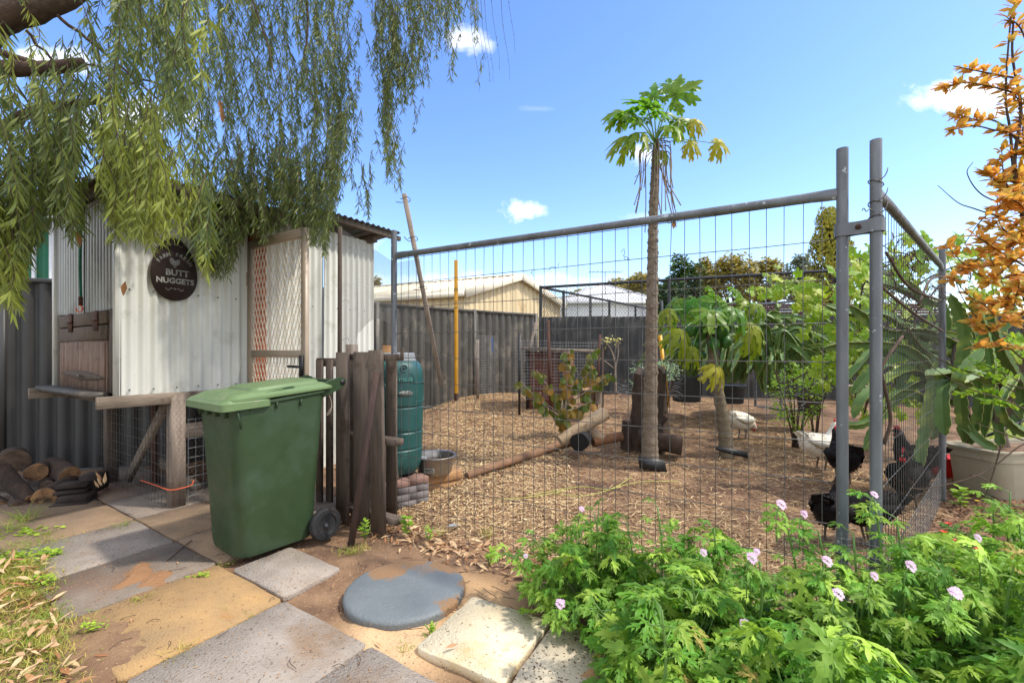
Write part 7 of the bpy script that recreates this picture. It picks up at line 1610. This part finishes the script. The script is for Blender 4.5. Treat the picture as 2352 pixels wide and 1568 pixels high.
# ------------------------------------------------------------------ hens
def hen(label, x, y, Y, yaw, s=1.0, white=False, headdown=False, foot=None):
    """x, y: picture position of the feet"""
    g0 = P(x, y, Y); g0 = V(g0[0], Y, float(gh(g0[0], Y))); t = thing('hen', label, 'hen', g0, 'hens in the run'); c, s_ = math.cos(yaw), math.sin(yaw)
    A = np.array([[c, -s_, 0], [s_, c, 0], [0, 0, 1]]) * s; bm_ = M['hen_w'] if white else M['hen_b']
    def pm(mb): return place(mb, A, g0)
    if headdown: sp_ = [(-.21, .36, .006, .006), (-.19, .345, .04, .05), (-.14, .31, .082, .085), (-.06, .26, .115, .115), (.03, .235, .122, .118), (.10, .225, .098, .098), (.155, .215, .062, .068), (.195, .19, .045, .05), (.225, .165, .034, .036), (.25, .145, .028, .03), (.268, .128, .018, .02), (.278, .118, .005, .005)]
    else: sp_ = [(-.20, .34, .006, .006), (-.18, .325, .04, .05), (-.13, .29, .08, .085), (-.05, .245, .11, .115), (.03, .235, .12, .12), (.09, .255, .10, .11), (.125, .305, .066, .075), (.14, .355, .048, .052), (.15, .40, .036, .038), (.16, .435, .032, .032), (.185, .448, .026, .026), (.205, .443, .012, .014), (.212, .44, .003, .003)]
    ctr = np.array([(q[0], 0, q[1]) for q in sp_]); tg = np.gradient(ctr, axis=0); rings = []
    for i, q in enumerate(sp_):
        u = nrm(tg[i]); w = V(0, 1, 0); v = np.cross(u, w); rings.append([ctr[i] + w * q[2] * math.cos(a) + v * q[3] * math.sin(a) for a in np.arange(20) * 2 * math.pi / 20])
    b = MB().loft(rings); body = part(t, 'body', pm(b), bm_, smooth=True)
    # feather layers over the body
    rr = random.Random(int(x)); fm_ = MB(); p_, d_, u_, l_, tt = [], [], [], [], []; cf = MB(); cp_, cd_, cu_ = [], [], []
    for i in range(1, len(sp_) - 3):
        for _ in range(46 if i < 7 else 26):
            a = rr.uniform(0, 6.283); f = rr.random(); q = [sp_[i][k] + (sp_[i + 1][k] - sp_[i][k]) * f for k in range(4)]; u = nrm(tg[i] * (1 - f) + tg[i + 1] * f); v = np.cross(u, V(0, 1, 0)); n0 = V(0, 1, 0) * math.cos(a) + v * math.sin(a)
            pt = V(q[0], 0, q[1]) + V(0, 1, 0) * q[2] * math.cos(a) * .99 + v * q[3] * math.sin(a) * .99; dd_ = nrm(-u + n0 * .22 + V(0, 0, -.25))
            if i >= 5: cp_.append(pt); cd_.append(dd_); cu_.append(n0)
            else: p_.append(pt); d_.append(dd_); u_.append(n0)
    fm_.leaves(p_, d_, u_, .030 * NR.uniform(.7, 1.3, len(p_)), .014, NR.uniform(0, 1, len(p_)), fold=-.1, droop=-.05, wp=.6); cf.leaves(cp_, cd_, cu_, .038 * NR.uniform(.7, 1.2, len(cp_)), .012, fold=-.1, droop=0)
    part(t, 'feathers', pm(fm_), bm_, kind='stuff'); part(t, 'neck_feathers', pm(cf), bm_ if white else M['hen_c'], kind='stuff')
    for sg_ in (-1, 1):
        wg = MB(); wg.loft([[V(xx, sg_ * (.108 + .012 * math.sin(math.pi * k / 6)) * (1.0 if k < 4 else .9 - .12 * (k - 4)), zc + hz), V(xx, sg_ * (.132 + .008 * math.sin(math.pi * k / 6)) * (1.0 if k < 4 else .88 - .14 * (k - 4)), zc), V(xx, sg_ * .112 * (1.0 if k < 4 else .88 - .14 * (k - 4)), zc - hz)] for k, (xx, zc, hz) in enumerate([(.10, .27, .01), (.07, .268, .045), (.02, .262, .062), (-.04, .262, .058), (-.10, .275, .045), (-.15, .29, .028), (-.19, .302, .008)])])
        part(t, 'wing', pm(wg), bm_, smooth=True)
    tf = MB(); n_ = 14; k_ = np.linspace(-1, 1, n_)
    tf.leaves([V(-.15, .03 * k, .30) for k in k_], [V(-1, .30 * k, .95 - .25 * abs(k)) for k in k_], [V(.6, k * 1.5, .6) for k in k_], .13, .04, NR.uniform(0, 1, n_), fold=.05, droop=.08, wp=.6)
    tf.leaves([V(-.14, .035 * k, .31) for k in k_], [V(-.7, .45 * k, 1 - .25 * abs(k)) for k in k_], [V(.8, k * 1.5, .6) for k in k_], .10, .04, NR.uniform(0, 1, n_), fold=.05, droop=.1, wp=.6)
    part(t, 'tail_feathers', pm(tf), bm_, smooth=True)
    hx_, hz_, ud = (ctr[-4][0], ctr[-4][2], nrm(V(.75, 0, -.65))) if headdown else (.165, .44, V(1, 0, 0))
    hv = V(0, 1, 0); hn = np.cross(ud, hv); hc_ = V(hx_, 0, hz_) if headdown else V(.172, 0, .445)
    if headdown: hc_ = V(.245, 0, .15)
    cm = MB(); pr = [(-.028, .018), (-.026, .046), (-.014, .036), (-.006, .056), (.004, .038), (.013, .05), (.020, .032), (.030, .026), (.030, .012)]
    cm.loft([[hc_ + ud * a + hn * b_ + hv * o for a, b_ in pr] for o in (-.004, .004)]); part(t, 'comb', pm(cm), M['comb'])
    for sg_ in (-1, 1):
        wt2 = MB().lathe([(.002, 0), (.010, .008), (.012, .02), (.005, .034)], hc_ + ud * .018 - hn * .018 + hv * sg_ * .009, -hn * 1.0 + V(0, 0, -.3), 8); part(t, 'wattle', pm(wt2), M['comb'], smooth=True)
        part(t, 'eye', pm(MB().lathe([(.001, -.003), (.0045, 0), (.001, .003)], hc_ + ud * .008 + hn * .004 + hv * sg_ * .027, hv, 8)), mat('hen_eye', hx('b06a20'), None, 5, .2) if 'hen_eye' not in bpy.data.materials else bpy.data.materials['hen_eye'])
    part(t, 'beak', pm(MB().tube([hc_ + ud * .024, hc_ + ud * .044 - hn * .003, hc_ + ud * .056 - hn * .010], [.010, .006, .001], 8)), M['beak'], smooth=True)
    for sg_ in (-1, 1):
        lg = MB(); lg.tube([V(.0, sg_ * .05, .16), V(.02, sg_ * .05, .10), V(.0, sg_ * .05, .012)], [.028, .010, .007], 8)
        for a in (-.5, 0, .5): lg.tube([V(.0, sg_ * .05, .012), V(.055 * math.cos(a), sg_ * .05 + .055 * math.sin(a), .006)], [.006, .003], 5)
        lg.tube([V(.0, sg_ * .05, .012), V(-.03, sg_ * .05, .006)], [.005, .003], 5); part(t, 'leg', pm(lg), M['hen_leg'], smooth=True)
    return t
hen('white hen with red comb pecking near the leaning papaya', 1704, 1002, 5.55, math.radians(25), .92, True, True)
hen('white hen with tail to the left standing behind the black ones', 1885, 1068, 4.45, math.radians(8), 1.0, True)
hen('black hen standing half behind the left fence post beyond the front one', 1938, 1108, 4.05, math.radians(75), 1.0)
hen('large black hen with copper neck in front beside the left fence post', 1912, 1258, 2.95, math.radians(38), .9)
hen('black hen seen through the right mesh panel with red wattles', 2085, 1120, 3.55, math.radians(-140), 1.0)
hen('black hen pecking low between the two posts', 1992, 1200, 2.95, math.radians(160), .9, False, True)
hen('black hen furthest back behind the right mesh panel', 2105, 1085, 4.05, math.radians(100), 1.0)

# ------------------------------------------------------------------ ground litter
def inpen(X, Y):
    a = (X - LP[0]) * (RP[1] - LP[1]) - (Y - LP[1]) * (RP[0] - LP[0])          # side of the front panel line
    return a < 0
def scatter(n_, fx, fy, ok):
    X = NR.uniform(*fx, n_); Y = NR.uniform(*fy, n_); k = ok(X, Y); return X[k], Y[k]
def beyond_front(X, Y, m=.0):
    # true where the point lies on the far side of the front mesh panel
    t = (X - LP[0]) / (RP[0] - LP[0]); return Y > LP[1] + (RP[1] - LP[1]) * t + m
def left_of_right(X, Y): t = (Y - RP2[1]) / (FP[1] - RP2[1]); return X < RP2[0] + (FP[0] - RP2[0]) * np.minimum(t, 1.25)
def before_fence(X, Y): return (X > fa[0] + (Y - fa[1]) * (fd[0] / fd[1]) + .1) & (X > -2.2)
pen = lambda X, Y: beyond_front(X, Y) & left_of_right(X, Y) & before_fence(X, Y) & (X > -.95 - (Y - 3.4) * .45)
def flat_bits(mb, X, Y, ln, wd, tb, ts=.25, lift=.006, tiltz=.25, droop=.05):
    m = len(X); a = NR.uniform(0, 6.283, m); z = ground_z(X, Y) + NR.uniform(.002, lift, m)
    d = np.stack([np.cos(a), np.sin(a), NR.normal(0, tiltz, m)], 1); up = np.stack([NR.normal(0, .35, m), NR.normal(0, .35, m), np.ones(m)], 1)
    mb.leaves(np.stack([X, Y, z], 1), d, up, ln, wd, np.clip(NR.normal(tb, ts, m), 0, 1), fold=.1, droop=droop)
def clump(X, Y, f=1.6, th=.0): return fbm(X * f + 3, Y * f + 8, 3) > th
# straw
st = MB(); X, Y = scatter(90000, (-2.3, 4.2), (2.0, 8.6), lambda X, Y: pen(X, Y) & (NR.rand(len(X)) < np.clip(.8 + 1.6 * fbm(X * 1.3 + 3, Y * 1.3 + 8, 3) + .25 * (Y < 5.5) + .5 * (X < 0), .05, 1)) & (NR.rand(len(X)) < np.clip(3.4 / Y, .25, 1)))
X, Y = X[:27000], Y[:27000]
m = len(X); a = NR.uniform(0, 6.283, m); L = NR.uniform(.03, .14, m); z = ground_z(X, Y) + NR.uniform(.003, .016, m); d = np.stack([np.cos(a), np.sin(a), NR.normal(0, .12, m)], 1)
st.leaves(np.stack([X, Y, z], 1), d, np.stack([NR.normal(0, .5, m), NR.normal(0, .5, m), np.ones(m)], 1), L, NR.uniform(.003, .007, m), np.clip(NR.normal(.45, .35, m), 0, 1), fold=.3, droop=.1)
solo('straw', st, M['straw'], 'scattered golden straw on the floor of the chicken run', kind='stuff', loc=(0, 4, 0))
ch = MB(); X, Y = scatter(60000, (-2.6, 4.6), (2.0, 9.6), lambda X, Y: pen(X, Y) & (NR.rand(len(X)) < np.clip(3.2 / Y, .2, 1)))
X, Y = X[:22000], Y[:22000]; flat_bits(ch, X, Y, NR.uniform(.015, .05, len(X)), NR.uniform(.006, .016, len(X)), .4, .3, .008, .15)
solo('wood_chips', ch, M['chips'], 'brown wood chip litter over the earth of the run', kind='stuff', loc=(0, 4, 0))
cl2 = MB(); X, Y = scatter(16000, (-.95, 1.0), (3.2, 8.4), lambda X, Y: pen(X, Y) & before_fence(X, Y) & (X < .6)); flat_bits(cl2, X, Y, NR.uniform(.02, .06, len(X)), NR.uniform(.006, .015, len(X)), .35, .3, .014, .3)
solo('wood_chips', cl2, M['straw'], 'pale chopped mulch heaped along the taupe fence side', kind='stuff', loc=(0, 6, 0))
mu = MB(); X, Y = scatter(26000, (1.3, 6.0), (1.6, 4.6), lambda X, Y: ~left_of_right(X, Y)); flat_bits(mu, X, Y, NR.uniform(.015, .055, len(X)), NR.uniform(.01, .022, len(X)), .35, .3, .02, .35)
solo('bark_mulch', mu, M['mulch'], 'dark reddish bark mulch in the bed right of the fence panel', kind='stuff', loc=(3, 3, 0))
# chips and dirt inside the coop base
cc = MB(); s_ = NR.uniform(-.0, 1.4, 9000); u_ = NR.uniform(-.02, 1.5, 9000); xy = Q0 + CF * s_[:, None] + CSd * u_[:, None]; flat_bits(cc, xy[:, 0], xy[:, 1], NR.uniform(.015, .04, 9000), NR.uniform(.006, .014, 9000), .35, .3, .02, .3)
solo('wood_chips', cc, M['chips'], 'chip litter under the raised coop', kind='stuff', loc=(-3, 4, 0))
# dry gum leaves along the fence foot and at the left
def dl_band(X, Y):
    t = (X - LP[0]) / (RP[0] - LP[0]); w = Y - (LP[1] + (RP[1] - LP[1]) * t); return (w > -.42) & (w < .12) & (NR.rand(len(X)) < np.exp(-((w + .14) / .16) ** 2))
dd2 = MB(); X, Y = scatter(5200, (-1.3, 1.2), (2.1, 3.7), dl_band); flat_bits(dd2, X, Y, NR.uniform(.035, .10, len(X)), NR.uniform(.010, .024, len(X)), .45, .35, .03, .3, .12)
def leftc(X, Y): return (X < -1.0 - (Y - 1.5) * .95 + .25 * fbm(X * 3, Y * 3, 2)) & (Y > 1.2)
X, Y = scatter(4200, (-3.6, -.5), (1.3, 3.0), lambda X, Y: (X < -1.42 - (Y - 1.5) * 1.12) & (Y < 2.7)); flat_bits(dd2, X, Y, NR.uniform(.04, .11, len(X)), NR.uniform(.010, .026, len(X)), .6, .35, .04, .3, .12)
X, Y = scatter(200, (-3.4, .2), (1.6, 3.4), lambda X, Y: Y > 1.6); flat_bits(dd2, X[:90], Y[:90], NR.uniform(.02, .07, 90)[:len(X[:90])], .010, .2, .3, .022, .05)
solo('dry_leaves', dd2, M['dry'], 'fallen dry gum leaves along the mesh fence and in the left corner', kind='stuff', loc=(0, 2.5, 0))
# grass tufts
gr = MB()
def tuft(X, Y, n_, h, spread, tb=.35, mb=gr, w=.0035):
    X = np.full(n_, X) + NR.normal(0, spread, n_); Y = np.full(n_, Y) + NR.normal(0, spread, n_); a = NR.uniform(0, 6.283, n_); ln = h * NR.uniform(.5, 1.2, n_)
    d = np.stack([np.cos(a) * .55, np.sin(a) * .55, NR.uniform(.3, 1.1, n_)], 1); mb.leaves(np.stack([X, Y, ground_z(X, Y)], 1), d, np.stack([-np.cos(a), -np.sin(a), np.ones(n_)], 1), ln, w, np.clip(NR.normal(tb, .3, n_), 0, 1), fold=.3, droop=.35)
for k in range(230):
    Y = R.uniform(1.45, 2.62); X = -1.45 - (Y - 1.5) * 1.13 - abs(R.gauss(0, .35)); tuft(X, Y, 34, R.uniform(.03, .075), .05, R.choice([.2, .35, .8]))
for k in range(26): tuft(-2.9 - R.random() * .8, 2.75 + R.random() * .3, 24, .07, .05, .25)
for (x, y, n_, h, tb) in ((278, 1210, 46, .10, .2), (205, 1222, 20, .05, .5), (520, 1290, 40, .06, .3), (455, 1328, 14, .03, .2), (530, 1475 - 80, 26, .05, .8), (322, 1378, 50, .04, .8), (577, 1417, 60, .045, .2), (405, 1500, 60, .09, .95), (60, 1195, 60, .22, .15), (20, 1220, 60, .16, .3), (110, 1230, 40, .08, .2),
    (1240, 1262, 50, .10, .4), (1010, 1220, 30, .08, .4), (1120, 1225, 40, .09, .8), (810, 1262, 160, .05, .55), (990, 1450, 40, .03, .5), (930, 1487, 30, .02, .1)):
    g_ = G(x, y); tuft(g_[0], g_[1], n_, h, .02 + .03 * (n_ > 100), tb)
solo('grass', gr, M['grass'], 'rough green and straw coloured grass beside and between the pavers', kind='stuff', loc=(-2, 2, 0))
wd_ = MB()
for (x, y, n_, r, s_) in ((30, 1290, 260, .16, .03), (60, 1225, 120, .12, .04), (215, 1455, 60, .04, .018), (460, 1325, 16, .03, .03), (120, 1275, 60, .05, .03), (90, 1345, 60, .06, .025)):
    g_ = G(x, y); X = g_[0] + NR.normal(0, r * .6, n_); Y = g_[1] + NR.normal(0, r * .4, n_); a = NR.uniform(0, 6.28, n_)
    wd_.leaves(np.stack([X, Y, ground_z(X, Y) + NR.uniform(.005, .045, n_)], 1), np.stack([np.cos(a), np.sin(a), NR.uniform(-.1, .5, n_)], 1), NR.normal(0, .3, (n_, 3)) + V(0, 0, 1), s_ * NR.uniform(.6, 1.2, n_), s_ * .7, NR.uniform(0, 1, n_))
solo('weeds', wd_, M['weed'], 'low bright green weeds at the left edge of the paving', kind='stuff', loc=(-3, 2.6, 0))
def weed(label, x, y, h, n_, ln, seed):
    rr = random.Random(seed); g_ = G(x, y); t = thing('weed', label, 'weed', g_); a_ = MB(); b_ = MB()
    for k in range(3): b_.tube([g_, g_ + V(rr.uniform(-.03, .03), rr.uniform(-.03, .03), h * rr.uniform(.6, 1))], .0025, 4)
    for k in range(n_):
        a = rr.uniform(0, 6.28); z = h * rr.random(); a_.leaves([g_ + V(0, 0, z)], [V(math.cos(a), math.sin(a), .4)], [V(-math.cos(a) * .3, -math.sin(a) * .3 - .3, 1)], ln * rr.uniform(.6, 1.1), ln * .45, tint=rr.random() * .6)
    part(t, 'leaves', a_, M['weed'], kind='stuff'); part(t, 'stem', b_, M['gstem'])
weed('soft green sow thistle at the foot of the left fence post', 935, 1225, .12, 26, .06, 1); weed('small leafy weed just right of the leaning batten', 838, 1240, .13, 16, .05, 2); weed('glossy green seedling left of the first geranium bush', 1125, 1300, .10, 24, .045, 3)
weed('pale weed growing between leaves near the mesh fence', 985, 1240, .09, 16, .04, 4); weed('dark little clover tuft by the limestone slab', 990, 1452, .04, 26, .02, 5); weed('grey green thistle beside the foot of the far right fence post', 2205, 1165, .16, 34, .07, 6); weed('tiny green sprig in the sand above the limestone slab', 915, 1395, .02, 10, .02, 7)
weed('yellow flowered weed in the bark mulch', 2250, 1190, .10, 8, .03, 8)
c_ = G(2245, 1180) + V(0, 0, .10); solo('yellow_flower', MB().leaves([c_] * 9, [V(math.cos(a), math.sin(a), .3) for a in np.arange(9) * .7], [V(0, 0, 1)] * 9, .018, .010), M['yellowp'], 'small yellow daisy in the bark mulch', 'flower')
# lawn behind the planter
lw = MB(); X, Y = scatter(14000, (4.4, 9), (4.6, 8.5), lambda X, Y: X > Y + .2); m = len(X); a = NR.uniform(0, 6.28, m); lw.leaves(np.stack([X, Y, ground_z(X, Y)], 1), np.stack([np.cos(a) * .5, np.sin(a) * .5, np.ones(m)], 1), V(0, -1, .3), .06, .008, NR.uniform(0, .8, m)); solo('lawn', lw, M['grass'], 'patch of lawn beyond the beige planter', kind='stuff', loc=(6, 6, 0))
# twigs and chips on the pavers
tg_ = MB()
for k in range(26):
    x, y = R.uniform(120, 1000), R.uniform(1180, 1540); g_ = G(x, y); a = R.uniform(0, 6.28); L = R.uniform(.02, .10); tg_.tube(smoothpath([g_ + V(0, 0, .012), g_ + V(math.cos(a) * L * .5, math.sin(a) * L * .5, .018), g_ + V(math.cos(a + .3) * L, math.sin(a + .3) * L, .012)], 6), .0015, 4)
for k in range(60):
    x, y = R.uniform(980, 1250), R.uniform(1200, 1420); g_ = G(x, y); a = R.uniform(0, 6.28); L = R.uniform(.03, .12); tg_.tube([g_ + V(0, 0, .008), g_ + V(math.cos(a) * L, math.sin(a) * L, .014)], .0018, 4)
g_ = G(410, 1268); tg_.tube([G(383, 1292) + V(0, 0, .012), G(440, 1245) + V(0, 0, .014)], .003, 5)
solo('fallen_twigs', tg_, M['twig'], 'small fallen twigs on the pavers and sand', kind='stuff')
for (x, y, a, ln, lab) in ((1022, 1490, .5, .06, 'curled brown leaf lying on the limestone slab'), (1330, 1555, .2, .12, 'pinkish dry leaf at the bottom edge by the slab'), (1025, 1180 + 30, .4, .10, 'grey striped feather on the leaf litter by the mesh')):
    g_ = G(x, y, .035 if y > 1400 else .01); solo('feather' if 'feather' in lab else 'fallen_leaf', MB().leaves([g_ + V(0, 0, .004)] * 1, [V(math.cos(a), math.sin(a), .1)], [V(0, -.3, 1)], ln, ln * .3, tint=.3), M['dry'] if 'feather' not in lab else M['greyplastic'], lab, 'feather' if 'feather' in lab else 'leaf')
fe = MB(); X, Y = scatter(900, (-.9, 3.2), (2.4, 7), pen); X, Y = X[:70], Y[:70]; flat_bits(fe, X, Y, NR.uniform(.02, .05, len(X)), .010, .5, .2, .012, .2)
solo('loose_feathers', fe, M['hen_w'], 'small white feathers and scraps on the floor of the run', kind='stuff', loc=(0, 4, 0))
gt2 = MB(); X = NR.uniform(-3.2, .1, 3000); Y = NR.uniform(1.6, 3.5, 3000); m = len(X); s_ = NR.uniform(.002, .006, m); z = np.maximum(ground_z(X, Y), .009)
base = np.stack([X, Y, z], 1); o = np.array([[1, 0, 0], [-.5, .86, 0], [-.5, -.86, 0], [0, 0, .8]]); vs = base[:, None] + o[None] * s_[:, None, None]; gt2.add(vs.reshape(-1, 3), (np.arange(m)[:, None, None] * 4 + np.array([[0, 1, 3], [1, 2, 3], [2, 0, 3]])[None]).reshape(-1, 3), NR.uniform(0, 1, m * 3))
solo('grit', gt2, M['chips'], 'grit and crumbs of earth scattered over pavers and sand', kind='stuff', loc=(-1, 2.5, 0))
gs_ = MB()
for pts in ([G(1210, 1140), G(1330, 1120), G(1400, 1125), G(1450, 1098)], [G(1270, 1135), G(1350, 1140), G(1460, 1110), G(1560, 1108)], [G(1140, 1150), G(1230, 1142), G(1300, 1128)]): gs_.tube(smoothpath([p + V(0, 0, .010) for p in pts], 20), .0035, 5)
solo('cut_stalk', gs_, mat('green_stalk', hx('9fa84a'), hx('b8b060'), 8, .7), 'long fallen green papaya stalks on the straw', 'stalk')
